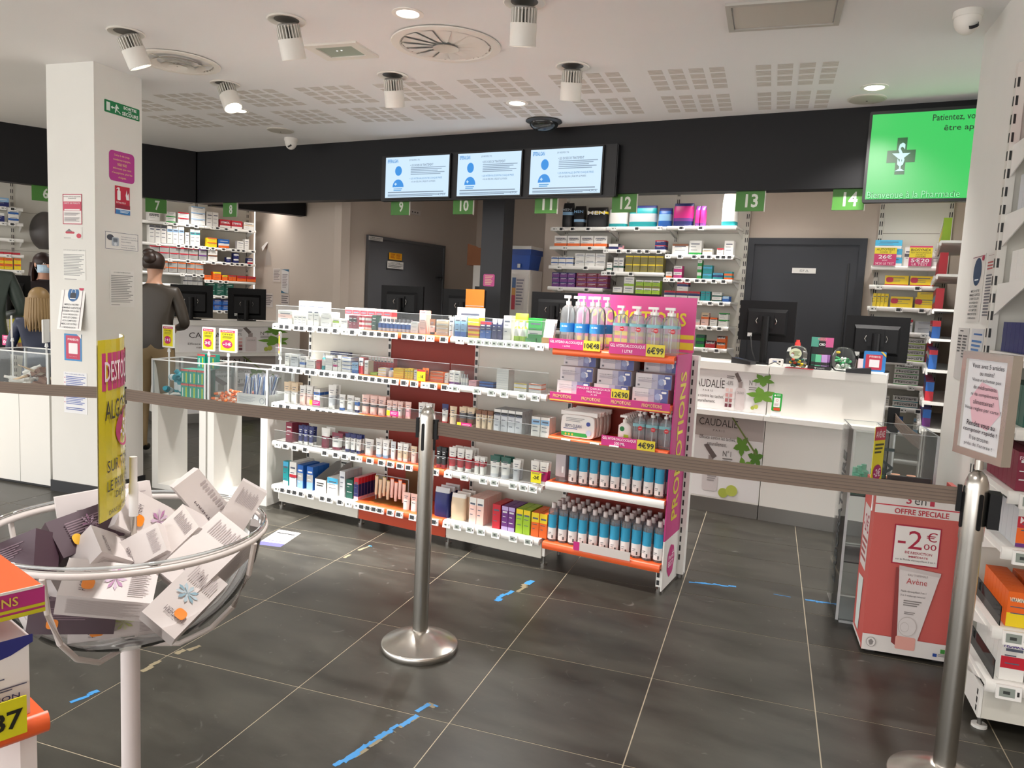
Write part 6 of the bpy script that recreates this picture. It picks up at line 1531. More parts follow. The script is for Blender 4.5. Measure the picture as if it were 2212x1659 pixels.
def hair_long(col, L):
    def f(m, s_, zc):
        m.ball((0, .016*s_, zc+.028*s_), .090*s_, .098*s_, .094*s_, col, 18, 10, -.35, 1.0)
        n = 16; rg = []
        for t in [k/6 for k in range(7)]:
            z_ = zc+.03*s_-L*s_*t; w_ = .090+.03*math.sin(PI*t*.8)
            rg.append([(w_*s_*math.cos(a), (.025+.075*math.sin(a)*(1+.2*t))*s_, z_+.012*s_*math.sin(5*a)*t) for a in [R(-20+220*k/(n-1)) for k in range(n)]]+[((w_-.03)*s_*math.cos(a), (.03+.035*math.sin(a))*s_, z_) for a in [R(200-220*k/(n-1)) for k in range(n)]])
        m.rings(rg[::-1], col)
        rr = random.Random(2)
        for k in range(14):
            a = R(10+160*k/13); m.tube([(.094*s_*math.cos(a), (.03+.09*math.sin(a))*s_, zc+.02*s_), (.108*s_*math.cos(a), (.03+.10*math.sin(a))*s_, zc-.5*L*s_), (.104*s_*math.cos(a)+rr.uniform(-.01, .01), (.03+.10*math.sin(a))*s_, zc+.02*s_-L*s_*1.04)], [.014*s_, .016*s_, .004*s_], col, 6)
    return f
def at_depth(px, d):
    c = ray(px, 700.0); c = Vector((c.x, c.y)); k = d/Vector((c.x, c.y)).dot(Vector((CF.x, CF.y)).normalized()); return (c.x*k, c.y*k)
ang = lambda p, off: math.atan2(-p[0], p[1])+off      # figure whose back is turned to the camera, plus a turn
p = at_depth(334, 6.35); person('customer in dark olive sweater and khaki trousers seen from behind at the counter', p, PI+math.atan2(p[1], p[0])-PI/2+R(-20), 1.69, 'c99a80', '3d362e', '8a7452', '1e1a18', '2e1f18', hair_updo('2e1f18'), 'front')
p = at_depth(97, 7.4); person('employee with long brown hair and pale blue face mask behind the counter', p, math.atan2(p[1], p[0])-PI/2+R(20), 1.67, 'd8a58c', '2c2226', '26262c', '141414', '2c1712', hair_long('2c1712', .22), 'down', True)
pc_ = at_depth(86, 5.75); person('child with long fair hair and navy jacket in front of the counter', pc_, PI+math.atan2(pc_[1], pc_[0])-PI/2+R(-8), 1.36, 'dcae94', '1b2440', '23304e', '2a2a2a', '94784e', hair_long('94784e', .30), 'front', tuck=-.1)
pm2 = at_depth(-34, 6.0); person('adult in dark green grey jacket with back turned, at the picture edge by the child', pm2, PI+math.atan2(pm2[1], pm2[0])-PI/2, 1.76, 'c99a80', '38443e', '2a2a2e', '1a1a1a', '2a2420', hair_updo('2a2420'), 'front')
q = Lp(-2.6, .15); o = monitor(at_depth(18, 6.6), R(60), .34, .34, 1.12, 'black monitor back at the counter beside the masked employee')
p = at_depth(62, 6.4); o = thing('yellow_bag', 'bright yellow carrier bag hanging at the counter by the child', 'bag', (p[0], p[1], 0), R(40)); MB().box(-.13, .13, -.04, .04, .90, 1.16, 'e6dc3a').build('bag', o); MB().tube([(-.05, 0, 1.16), (-.04, 0, 1.21), (.04, 0, 1.21), (.05, 0, 1.16)], .006, 'd0c52c', 6).build('handle', o); MB().box(-.02, .02, -.02, .02, 0, .90, 'e8e6e0').build('stand', o)
# ================================================================ POSTERS ON THE COLUMN
pl_l, pl_r = (PC.x, PC.y, 0), (PC.x, PC.y, 0)
def post_left(name, lab, cat, box, base, els, **k):
    a, w2, h2 = rect_on(pl_l, T9, *box, .0008); return flat(name, lab, cat, a, T9, w2, h2, base, els, k.pop('t', .0012), **k)
def post_right(name, lab, cat, box, base, els, **k):
    a, w2, h2 = rect_on(pl_r, T9+PI/2, *box, .0008); return flat(name, lab, cat, a, T9+PI/2, w2, h2, base, els, k.pop('t', .0012), **k)
post_right('exit_sign', 'green emergency exit sign high on the white column', 'sign', (225, 213, 301, 263), '0f7a44',
    [('rr', .02, .05, .98, .95, '117a45', .08), ('r', .05, .16, .15, .84, 'dfe8e2'), ('q', [(.17, .5), (.22, .36), (.22, .45), (.28, .45), (.28, .55), (.22, .55), (.22, .64)], 'e8f0ea'),
     ('c', .325, .24, .02, 'e8f0ea'), ('q', [(.29, .34), (.36, .30), (.40, .46), (.37, .50), (.355, .42), (.34, .60), (.41, .72), (.45, .86), (.42, .86), (.39, .76), (.32, .66), (.31, .86), (.28, .86), (.29, .60)], 'e8f0ea'),
     ('t', .52, .12, .90, .38, 'SORTIE', 'eef4ef', .03), ('t', .66, .44, .75, .55, 'DE', 'eef4ef', .02), ('t', .48, .60, .95, .90, 'SECOURS', 'eef4ef', .03)], round_=.08)
txt_ = ['Suite à de trop', 'nombreux impayés,', 'nous vous', 'informons que nous', "n'acceptons plus les", 'chèques.']
post_right('cheque_notice', 'rounded magenta notice in yellow letters on the white column', 'notice', (235, 322, 290, 399), 'b0328a',
    [('t', .5-.42*len(t)/21, .10+.145*i, .5+.42*len(t)/21, .19+.145*i, t, 'e6c88a', .01) for i, t in enumerate(txt_)], round_=.14)
post_right('extinguisher_sign', 'red fire extinguisher sign on the white column', 'sign', (248, 400, 280, 466), 'b8203a',
    [('r', .1, .06, .42, .50, 'b8203a'), ('rr', .14, .16, .36, .50, 'eeeeee', .05), ('r', .2, .06, .3, .16, 'eeeeee'), ('q', [(.06, .12), (.2, .04), (.2, .1)], 'eeeeee'), ('q', [(.75, .46), (.95, .46), (.9, .2), (.82, .3), (.78, .1), (.7, .3)], 'eeeeee'), ('t', .06, .56, .7, .62, 'EXTINCTEUR', 'f0e0e0', .01), ('r', 0, .66, 1, .82, '8e1c34'), ('r', 0, .82, 1, 1, '3a7ab8'), ('r', 0, .80, 1, .84, 'dfe6ec'), ('l', .3, .87, .9, .96, 2, 'cfe0ee')])
post_right('monitor_notice', 'white notice with a blood pressure monitor picture on the white column', 'notice', (225, 498, 299, 545), 'e8e6e2',
    [('r', .02, .02, .98, .04, '4a5068'), ('r', .02, .94, .98, .96, '4a5068'), ('r', .02, .02, .03, .96, '4a5068'), ('r', .97, .02, .98, .96, '4a5068'), ('c', .16, .32, .10, '4a4e58', .16), ('rr', .20, .30, .40, .78, 'a8b0bc', .08), ('r', .24, .36, .36, .55, '6a727c'), ('c', .30, .68, .04, 'd8dce2'),
     ('t', .46, .20, .90, .28, 'Votre pharmacie met à', '5a6076', 0), ('t', .46, .33, .96, .41, "disposition un tensiomètre", '5a6076', 0), ('t', .46, .46, .76, .54, "d'auto-mesure.", '5a6076', 0), ('t', .46, .66, .86, .74, 'Vous pouvez vous le', '5a6076', 0), ('t', .46, .79, .90, .87, 'demander au comptoir', '5a6076', 0)])
post_right('rules_sheet', 'printed rules sheet with ruled lines on the white column', 'notice', (237, 583, 289, 663), 'e4e2de', [('t', .15, .04, .85, .075, 'LE DOSSIER PHARMACEUTIQUE', '5a5a5a', .01), ('l', .04, .13, .96, .90, 16, '9a9a98'), ('r', .04, .94, .4, .95, '4a4a4a')])
post_left('service_poster', 'red and white service poster at the top of the white column', 'poster', (136, 419, 178, 485), 'e8e2de',
    [('r', 0, 0, 1, .025, 'b02044'), ('r', 0, .975, 1, 1, 'b02044'), ('r', 0, 0, .03, 1, 'b02044'), ('r', .97, 0, 1, 1, 'b02044'), ('t', .06, .07, .94, .11, 'NOUVEAU SERVICE DANS VOTRE', '3a3a3a', .0), ('t', .3, .13, .7, .17, 'PHARMACIE', '3a3a3a', .0), ('r', .03, .25, .97, .55, 'c02a4e'), ('r', .1, .50, .9, .54, 'eeeeee'), ('t', .08, .28, .92, .33, 'CARTE DE FIDELITE', 'f2dce2', .01), ('l', .1, .62, .9, .72, 3, '7a7474'), ('l', .1, .78, .9, .92, 4, '7a7474')])
post_left('transport_sticker', 'small sticker with red car picture under the service poster', 'sticker', (138, 490, 178, 517), 'dedad4', [('q', [(.1, .4), (.3, .15), (.5, .4)], '6a6a6a'), ('rr', .1, .38, .6, .55, 'c02a44', .1), ('c', .83, .72, .13, 'c01a3a', .2), ('l', .02, .9, .4, .96, 1, '4a4a4a')])
post_left('privacy_sheet', 'printed data privacy sheet on the white column', 'notice', (137, 538, 186, 606), 'e4e2dc', [('t', .02, .0, .98, .05, 'INFORMATIQUE ET LIBERTÉS', '6a6a6a', 0), ('l', .02, .16, .95, .88, 14, '9a9a98'), ('r', .05, .97, .6, .985, '4a4a4a')])
bn = post_left('bag_notice', 'white curled notice with a blue bag symbol on the white column', 'notice', (133, 615, 186, 715), 'efedea',
    [('r', .12, .0, .14, .96, '5a3a4a'), ('r', .88, .0, .90, .96, '5a3a4a'), ('c', .52, .19, .23, '1f5f98', .17), ('rr', .40, .16, .64, .29, '141c2c', .06), ('t', .43, .08, .61, .17, '∩', 'c8d4e0', .0), ('r', .40, .285, .64, .305, 'e8eef2'), ('c', .84, .06, .10, 'c01a4a', .045)]+
    [('t', .5-.38*len(t)/17, .41+.073*i, .5+.38*len(t)/17, .45+.073*i, t, '3a3a44', .01) for i, t in enumerate(('MERCI A NOTRE', 'AIMABLE CLIENTELE', 'DE BIEN VOULOIR', 'NOUS PRÉSENTER', 'SACS ET CABAS', 'AUX COMPTOIRS', 'MERCI DE VOTRE', 'COMPRÉHENSION'))])
bn.rotation_euler = (R(-9), 0, T9); bn.location = bn.location+Vector((math.sin(T9), -math.cos(T9), 0))*.016
post_left('payment_poster', 'blue and crimson payment poster with blank white square on the column', 'poster', (139, 720, 177, 781), '2a86c4', [('rr', .10, .06, .92, .94, 'c02a50', .04), ('t', .2, .16, .84, .25, '扫码领红包', 'f0dce2', .02), ('rr', .26, .34, .78, .74, 'efeaec', .03), ('t', .3, .82, .72, .86, 'SCAN', 'e0a8b6', .0), ('q', [(.75, 0), (1, 0), (1, .16)], 'e8e6e2')])
post_left('safety_sheet', 'white sheet of blue safety advice low on the white column', 'notice', (138, 802, 189, 896), 'e8e8ea', [('t', .06, .03, .9, .06, 'Pour votre et la sécurité', '4a5a9a', .01), ('l', .10, .10, .95, .44, 8, '6a78b4'), ('l', .10, .48, .95, .80, 8, '6a78b4'), ('l', .10, .86, .9, .94, 2, '5a6aa8')]+[('c', .06, .14+.12*i, .02, 'c03a4a') for i in range(6)])
# right hand column
rp0, rprz = (RC.x, RC.y, 0), T9-PI/2
def post_rc(name, lab, cat, px0, px1, z0, z1, base, els):
    a = onplane(px0, 600, rp0, rprz); c = onplane(px1, 600, rp0, rprz)
    w2 = math.hypot(a.x-c.x, a.y-c.y); m = (a+c)/2; n = Vector((math.sin(rprz), -math.cos(rprz), 0))*.001
    return flat(name, lab, cat, (m.x+n.x, m.y+n.y, (z0+z1)/2), rprz, w2, z1-z0, base, els, .0012)
z_a, z_b = onplane(2110, 553, rp0, rprz).z, onplane(2100, 695, rp0, rprz).z
mt_ = [('t', .5-.40*len(t)/17, .52+.058*i, .5+.40*len(t)/17, .555+.058*i, t, '2a2a34', .01) for i, t in enumerate(('MERCI A NOTRE', 'AIMABLE CLIENTELE', 'DE BIEN VOULOIR', 'NOUS PRÉSENTER', 'SACS ET CABAS', 'AUX COMPTOIRS', 'MERCI DE VOTRE', 'COMPRÉHENSION'))]
post_rc('bag_notice', 'white notice with a dark blue bag disc on the right hand column', 'notice', 2098, 2126, z_b, z_a, 'dcd8d2', [('r', .05, .02, .95, .03, '7a2a4a'), ('c', .5, .25, .30, '14385c', .21), ('r', .36, .36, .64, .38, 'e8eef2'), ('c', .85, .06, .09, 'b01a4a', .04)]+mt_)
post_rc('bag_notice', 'closely printed notice beside the bag disc on the right hand column', 'notice', 2131, 2158, z_b-.01, z_a-.005, 'd8d4ce', [('r', .04, .03, .96, .035, '7a2a3a'), ('r', .5, .05, .95, .085, '2a3a7a'), ('l', .05, .12, .6, .25, 3, 'b04a4a'), ('l', .05, .30, .95, .90, 14, '6a6a72')])
post_rc('price_sheet', 'grey sheet of small columns under the bag disc notice', 'notice', 2084, 2108, z_b-.27, z_b-.03, 'c9c6c2', [('r', .2, .05, .5, .07, '3a3a3a'), ('l', .08, .14, .42, .5, 6, '5a5a5a'), ('l', .52, .14, .9, .6, 8, '5a5a5a')])
post_rc('advice_sheet', 'sheet of slanting blue lines under the closely printed notice', 'notice', 2114, 2140, z_b-.28, z_b-.03, 'cfcfd0', [('l', .2, .08, .9, .14, 1, '3a6aa8'), ('l', .08, .2, .92, .8, 8, '4a7ab4')])

# ================================================================ ROPE BARRIER
def stanchion(p, label, rot=0.0, top=True):
    o = thing('barrier_post', label, 'barrier post', (p[0], p[1], 0), rot)
    MB().lathe([(.156, 0), (.158, .004), (.158, .026), (.154, .030), (.045, .078), (.034, .082)], 'steel', 48).build('base', o)
    MB().lathe([(.0315, .078), (.0315, .80)], 'steel', 28).build('pole', o)
    h = MB().lathe([(.0335, .80), (.0335, .955), (.031, .975), (.024, .995), (.012, 1.008), (.0005, 1.012)], 'steel', 28).build('head', o)
    for k in range(4):
        a = R(90*k); c, s2 = math.cos(a), math.sin(a)
        b = MB(); pts = rrect(-.006, .006, .835, .945, .006); b.prism(pts, -.0362, -.030, 'black_plastic'); b.build('slot', h, (0, 0, 0), (0, 0, a))
    return o
def belt(p, q, label, z=.905, sag=.012, w_=.050):
    """a webbing belt between two post heads"""
    d = Vector((q[0]-p[0], q[1]-p[1])); L = d.length; a = math.atan2(d.y, d.x); o = thing('barrier_belt', label, 'belt', (p[0], p[1], z), a)
    x0, x1 = .036, L-.036; n = 24; b = MB(); pts = []
    for k in range(n+1):
        x = x0+(x1-x0)*k/n; t = k/n; pts.append((x, -sag*4*t*(1-t)))
    rg = [[(x, -.001, zz-w_/2), (x, .001, zz-w_/2), (x, .001, zz+w_/2), (x, -.001, zz+w_/2)] for x, zz in pts]
    b.rings(rg, 'belt_cloth', smooth=False); b.build('webbing', o)
    for j in (-.6, -.2, .2, .6):
        r_ = MB(); r_.rings([[(x, -.0022, zz+j*w_/2-.0012), (x, -.001, zz+j*w_/2-.0012), (x, -.001, zz+j*w_/2+.0012), (x, -.0022, zz+j*w_/2+.0012)] for x, zz in pts], '5e4e44', smooth=False); r_.build('rib', o)
    for x in (x0, x1-.012): MB().box(x, x+.012, -.008, .008, -.045, .035, 'black_plastic').build('clip', o)
    return o
P1 = (-1.681, 2.519); q = onz(2113, 1020, 1.005); P2 = (q.x, q.y); q = onz(253, 816, 1.0); P0 = (q.x, q.y)
q = onz(0, 818, .955); dv = Vector((q.x-P0[0], q.y-P0[1])).normalized(); PM = (P0[0]+dv.x*1.6, P0[1]+dv.y*1.6)
stanchion(P1, 'brushed steel barrier post standing free before the gondola', math.atan2(P2[1]-P1[1], P2[0]-P1[0]))
stanchion(P2, 'brushed steel barrier post that carries the framed sign', math.atan2(P2[1]-P1[1], P2[0]-P1[0])+R(20))
stanchion(P0, 'brushed steel barrier post behind the yellow clearance sign', 0.3)
stanchion(PM, 'brushed steel barrier post beyond the bins left of the column', 0.1)
BW_ = .054
belt(PM, P0, 'taupe barrier belt running past the white column', .926, w_=BW_); belt(P0, P1, 'taupe barrier belt in front of the clear bins and gondola', .926, w_=BW_); belt(P1, P2, 'taupe barrier belt across the promotion shelves to the framed sign', .926, w_=BW_)
# retracted cassette on the right of P2
o = thing('belt_cassette', 'black belt end clipped to the post with the framed sign', 'belt clip', (P2[0]+.043, P2[1]+.0, .90)); MB().box(-.008, .022, -.03, .03, -.055, .05, 'black_plastic').build('clip', o)
# dark belt gate near the single bay rack
g0, g1 = (uat(1911, 5.75, .85), 5.75), (.28, 5.30)
o = thing('gate_post', 'short dark and steel belt post at the counter end', 'barrier post', (-.055, 5.56, 0)); MB().cyl(0, 0, 0, .86, .022, 'steel_dull', 16).build('pole', o); MB().box(-.04, .03, -.03, .03, .70, .87, 'black_plastic').build('cassette', o); MB().cyl(0, 0, 0, .012, .05, '1c1c1c', 24).build('foot', o)
belt((-.055, 5.56), (.13, 4.42), 'black barrier belt slanting from the counter end to the column', .80, .02, .075)
# framed sign
FA = R(-62)
o = thing('framed_sign', 'steel framed sign on the barrier post beginning Vous avez 5 articles', 'sign', (P2[0], P2[1], 1.013), FA)
MB().cyl(0, 0, 0, .03, .012, 'steel', 14).build('socket', o)
fw_, fh_ = .235, .315; z0 = .032
for bx in ((-fw_/2, fw_/2, z0, z0+.022), (-fw_/2, fw_/2, z0+fh_-.022, z0+fh_), (-fw_/2, -fw_/2+.022, z0+.022, z0+fh_-.022), (fw_/2-.022, fw_/2, z0+.022, z0+fh_-.022)): MB().box(bx[0], bx[1], -.014, .014, bx[2], bx[3], 'steel').build('frame_bar', o)
MB().box(-fw_/2+.022, fw_/2-.022, -.006, .008, z0+.022, z0+fh_-.022, 'e2e0e2').build('sheet', o)
hx = [(.52+.40*math.cos(R(60*k+12)), .50+.27*math.sin(R(60*k+12))) for k in range(6)][::-1]
L_ = ['Vous avez 5 articles', 'ou moins?', "Vous n'achetez pas", 'de médicaments,', 'ni de compléments', 'alimentaires?', 'Vous réglez par carte ?', '', 'Rendez vous au', 'comptoir rapide !', 'Il se trouve', "près de l'entrée !"]
els = [('q', hx, 'e6b9c3')]
for i, t in enumerate(L_):
    if t: w2 = .43*len(t)/22*(1.28 if i in (8, 9) else 1); els.append(('t', .5-w2, .045+.079*i, .5+w2, .045+.079*i+(.058 if i in (8, 9) else .050), t, '2c2c34', .012 if i in (8, 9) else 0))
card(o, fw_-.044, fh_-.044, els, -.0065, z0+fh_/2)

# ================================================================ BOWL STAND
cdir = ray(280, 1144); BD = 1.47/cdir.dot(CF); BC = CPOS+cdir*BD
RZM, RR = BC.z, .249
bw = thing('bowl_stand', 'clear round bowl on a white post full of skincare cartons', 'display stand', (BC.x, BC.y, 0))
bot = RZM-.212
prof = [(.018, bot), (.10, bot+.012), (.16, bot+.042), (.205, bot+.09), (.235, bot+.15), (.2475, bot+.212)]
MB().lathe(prof, 'bowl_clear', 56, cap0=False, cap1=False).build('bowl', bw)
MB().tube([(RR*math.cos(2*PI*k/56), RR*math.sin(2*PI*k/56), RZM) for k in range(56)], .0065, 'e4dcd8', 10, True).build('rim', bw)
MB().tube([(RR*1.0*math.cos(2*PI*k/56), RR*1.0*math.sin(2*PI*k/56), RZM+.012) for k in range(56)], .003, 'acrylic_edge', 8, True).build('lip', bw)
for a in (R(20), R(115), R(200), R(295)):
    c, s2 = math.cos(a), math.sin(a); MB().tube([(c*(r_+.004), s2*(r_+.004), z_-.004) for r_, z_ in [(.02, bot-.012), (.10, bot-.002), (.165, bot+.036), (.21, bot+.085), (.24, bot+.15), (.251, RZM)]], .0052, 'd8cec8', 8).build('wire', bw)
MB().lathe([(.0175, .02), (.0175, bot-.012)], 'e2d8d6', 24).build('post', bw)
MB().lathe([(.045, bot+.016), (.048, bot+.020), (.046, bot+.024)], 'e4e2e2', 28).build('washer', bw)
MB().lathe([(.19, 0), (.19, .012), (.03, .022)], 'd8d0cc', 40).build('foot', bw)
MB().lathe([(.006, bot+.024), (.006, RZM+.05)], 'steel', 16, .012, 0).build('rod', bw)
MB().lathe([(.0085, RZM+.03), (.0085, RZM+.09), (.007, RZM+.095), (.007, RZM+.145)], 'e8e4e2', 16, .012, 0).build('sleeve', bw)
# clearance sign on the rod
vd = Vector((BC.x, BC.y)).normalized(); va = math.atan2(vd.y, vd.x)
sa = va-R(9.5)
sg = thing('clearance_sign', 'tall yellow and pink clearance sign in a glossy sleeve above the bowl', 'sign', (BC.x+.006, BC.y+.004, RZM+.225), (0, 0, sa))
SW, SH = .205, .305
b = MB(); n = 10
xs_ = [-SW*.98+SW*k/n for k in range(n+1)]
bend = lambda x: .020*((x+SW*.5)/(SW*.5))**2
for k in range(n):
    xa, xb = xs_[k], xs_[k+1]; b.face([(xa, bend(xa), -SH*.5), (xb, bend(xb), -SH*.5), (xb, bend(xb), SH*.5), (xa, bend(xa), SH*.5)], named('sleeve_yellow', 'd8c81c', .12) if 'sleeve_yellow' not in MATS else 'sleeve_yellow')
    b.face([(xb, bend(xb)+.002, -SH*.5), (xa, bend(xa)+.002, -SH*.5), (xa, bend(xa)+.002, SH*.5), (xb, bend(xb)+.002, SH*.5)], 'e6e4de')
b.build('board', sg)
pk = MB()
for k in range(n):
    xa, xb = xs_[k], xs_[k+1]; e = -.0008
    pk.face([(xa+.004, bend(xa)+e, SH*.5-.085), (xb, bend(xb)+e, SH*.5-.085), (xb, bend(xb)+e, SH*.5-.022), (xa+.004, bend(xa)+e, SH*.5-.022)], 'c83274')
pk.build('pink_band', sg)
def bent_text(s2, xa, xb, z0, z1, col, bold=.01):
    o = text_into(sg, s2, xa, xb, z0, z1, 0, col, bold)
    for q_ in o.data.vertices: q_.co.y = bend(q_.co.x)-.0016
bent_text('DESTOCKAGE', -.185, -.015, SH*.5-.070, SH*.5-.036, 'f2dfe8', .01)
bent_text('ALGOTHERM', -.185, -.015, SH*.5-.135, SH*.5-.102, '2a2612', .0)
dm = MB(); dm.face([(-.085+.062*math.cos(2*PI*k/24), bend(-.085+.062*math.cos(2*PI*k/24))-.0012, -.005+.035*math.sin(2*PI*k/24)) for k in range(24)], 'b8286a').build('price_disc', sg)
bent_text('-50%', -.125, -.045, -.022, .012, 'f2e6ee', .02)
bent_text('SUR TOUS LES', -.180, -.02, -.072, -.052, '2a2612', .0); bent_text('LE PRIX AFFICHE', -.180, -.02, -.105, -.087, '2a2612', .0); bent_text('DEJA REMISE', -.15, -.04, -.125, -.110, '2a2612', .0); bent_text('DANS LA LIMITE DES STOCKS', -.175, -.02, -.146, -.138, '2a2612', .0)
# cartons in the bowl
def care_box(label, cx, cy, cz, rot, size, dark, flower, stick, grp):
    o = tag(link('skincare_carton', None, None, (BC.x+cx, BC.y+cy, RZM+cz), rot), label, 'carton', grp)
    L, W_, H_ = size; main = '4a3440' if dark else 'dcd4d2'
    MB().box(-L/2, L/2, -W_/2, W_/2, -H_/2, H_/2, main).build('carton', o)
    pr = link('top_print', None, o, (0, 0, H_/2+.0004), (R(-90), 0, 0))
    els = []
    if flower:
        for k in range(9):
            a = 2*PI*k/9; els.append(('q', [(.55, .45), (.55+.09*math.cos(a-.22), .45+.24*math.sin(a-.22)), (.55+.13*math.cos(a), .45+.32*math.sin(a)), (.55+.09*math.cos(a+.22), .45+.24*math.sin(a+.22))][::-1], flower if k % 2 else {'b07aa4': 'c9b0c6', 'b8c07a': 'd4d8b4', '8fb0c0': 'b9cdd8'}[flower]))
    els += [('t', .18, .30, .26, .90, 'ALGOTHERM', '5a4a50' if not dark else 'b8a0ac', .0, R(90)), ('l', .72, .15, .95, .9, 14, 'b5aaab')] if not dark else [('l', .2, .2, .8, .6, 6, '7a626e')]
    if stick: els.append(('rr', .20, .55, .34, .85, 'f08a1c' if stick == 1 else 'f0b81c', .1))
    card(pr, L*.96, W_*.96, els, 0.0)
    fr = link('front_print', None, o, (0, -W_/2-.0004, 0)); card(fr, L*.9, H_*.9, [('l', .06, .10, .94, .92, 14, 'c9bfbd' if not dark else '5c4654')], 0)
    return o
SZ = (.145, .075, .048)
FL, GR = 'b07aa4', 'b8c07a'
bd = [('white carton with violet flower resting against the front of the bowl', .02, -.115, -.075, (R(28), R(12), R(22)), (.15, .085, .05), 0, FL, 1),
      ('white carton with green flower lying on the bowl floor', .0, -.045, -.165, (R(80), R(2), R(30)), (.165, .05, .045), 0, GR, 1),
      ('dark purple carton with yellow sticker leaning in the bowl', -.075, -.025, -.005, (R(52), R(-10), R(55)), (.12, .075, .06), 1, FL, 2),
      ('dark purple carton leaning at the rim of the bowl', -.15, -.10, -.035, (R(60), R(-25), R(-10)), (.13, .07, .05), 1, None, 0),
      ('large white carton with violet flower standing at the rear of the bowl', -.085, .075, .005, (R(78), R(-6), R(35)), (.17, .105, .05), 0, FL, 0),
      ('white carton with orange sticker beside the rod in the bowl', .01, .05, -.005, (R(55), R(35), R(40)), (.14, .085, .05), 0, FL, 1),
      ('upright silver white carton crossing the rear of the bowl', .10, .13, .015, (R(80), R(-35), R(40)), (.06, .16, .045), 0, None, 0),
      ('slim white carton leaning out over the bowl rim', .175, .075, .01, (R(75), R(-58), R(30)), (.15, .055, .045), 0, None, 0),
      ('white carton with its square end turned up in the bowl', .095, .015, -.02, (R(40), R(-45), R(20)), (.10, .07, .07), 0, None, 0),
      ('large grey white carton tilted against the bowl side', .16, -.02, -.045, (R(35), R(-35), R(50)), (.15, .09, .06), 0, None, 0),
      ('white carton with blue flower low at the bowl side', .145, -.09, -.10, (R(45), R(-30), R(60)), (.13, .075, .045), 0, '8fb0c0', 1),
      ('small white carton beside the rod in the bowl', .045, -.02, -.03, (R(60), R(-30), R(10)), (.085, .06, .05), 0, None, 0),
      ('white carton half buried at the left of the bowl', -.135, -.07, -.105, (R(50), R(40), R(-30)), (.12, .075, .05), 0, FL, 0),
      ('dark wrapped carton deep in the bowl', -.06, -.085, -.135, (R(85), R(8), R(25)), (.14, .06, .055), 1, None, 1),
      ('plain grey carton standing in the middle of the bowl', -.02, -.055, -.035, (R(30), R(30), R(60)), (.085, .075, .06), 0, None, 0)]
for (lab, cx, cy, cz, rot, sz, dk, flw, st) in bd:
    rv = Vector((cx, cy)); rv.rotate(Matrix.Rotation(-R(27.5)*-1, 2)) if False else None
    c0, s0 = math.cos(R(27.5)), math.sin(R(27.5))
    care_box(lab, cx*c0-cy*s0, cx*s0+cy*c0, cz, (rot[0], rot[1], rot[2]+R(27.5)), sz, dk, flw, st, None)

# ================================================================ LOWER LEFT PROMOTION SHELF
dl = lambda x, y, d: CPOS+ray(x, y)*(d/ray(x, y).dot(CF))
ps = dl(95, 1292, .90); pa = R(78)
pt = thing('promotion_table', 'orange promotion shelf end with pink header at the picture edge', 'shelf unit', (ps.x, ps.y, 0), pa)
zt = ps.z
MB().box(-.40, 0, .004, .22, zt+.008, zt+.015, 'shelf_orange').build('top_board', pt)
hdr = link('header', None, pt, (-.2, 0, zt)); MB().box(-.2, .2, -.003, .0, -.015, .016, 'b8307a').build('board', hdr)
MB().box(-.2, .198, -.0045, -.003, .016, .019, 'e8e4de').build('paper_edge', hdr)
card(hdr, .40, .031, [('r', 0, .62, 1, .74, 'c8c020'), ('r', 0, .82, 1, .98, 'c8c020'), ('t', .70, .15, .93, .50, 'PROMOTIONS', 'd8c050', .01)], -.0032, .0005)
zl = dl(95, 1600, .86).z
MB().box(-.40, .0, 0, .22, zl-.016, zl, 'shelf_orange').build('shelf', pt)
rl = MB(); pts = [(.009*math.cos(R(a))-.004, zl-.008+.013*math.sin(R(a))) for a in range(90, 271, 30)]
rl.rings([[(x, a, c) for a, c in pts] for x in (0.0, -.40)], 'shelf_orange'); rl.build('rail', pt)
for xx in (-.03, -.39): MB().box(xx, xx+.02, .20, .22, 0, zt+.008, 'shelf_white').build('upright', pt)
MB().box(-.40, 0, .02, .20, .06, .16, 'shelf_white').build('base', pt); MB().box(-.022, -.004, .02, .20, .16, zl-.016, 'e6dcd8').build('side_plate', pt)
for fx, fy in ((-.03, .05), (-.37, .05), (-.03, .18), (-.37, .18)): MB().cyl(fx, fy, 0, .06, .012, 'steel_dull', 10).build('foot', pt)
# printed mask carton on it
cpt = Matrix.Rotation(pa, 3, 'Z')
def in_pt(x, y, z): q_ = cpt @ Vector((x, y, 0)); return (ps.x+q_.x, ps.y+q_.y, z)
hb2 = zt-zl-.045
mbx = thing('kit_carton', 'white and navy printed kit carton on the orange shelf at the picture edge', 'carton', in_pt(-.085, .012, zl+.0005), pa)
MB().box(-.08, .072, 0, .11, 0, hb2, 'e9e4e2').build('carton', mbx)
card(mbx, .152, hb2, [('q', [(0, .0), (1, .0), (1, .10), (.85, .20), (.4, .34), (0, .42)][::-1], '2a2f7a'), ('t', .40, .12, .68, .18, 'INFORMATION', 'e6e6f2', .01), ('l', .05, .46, .80, .52, 2, '5a5a72'), ('l', .05, .58, .95, .64, 2, '5a5a72'), ('t', .60, .68, .90, .76, 'JEBCON', '2f3566', .01), ('l', .05, .82, .5, .92, 3, '8a8a98'), ('r', .2, .80, .6, .803, 'a86a6a')], -.0004, hb2/2)
tp = link('top_print', None, mbx, (-.004, .055, hb2+.0004), (R(-90), 0, 0)); card(tp, .14, .1, [('t', .62, .55, .9, .72, 'JEBCON', '2f3566', .0), ('l', .3, .2, .6, .3, 2, 'b0a8a8')], 0)
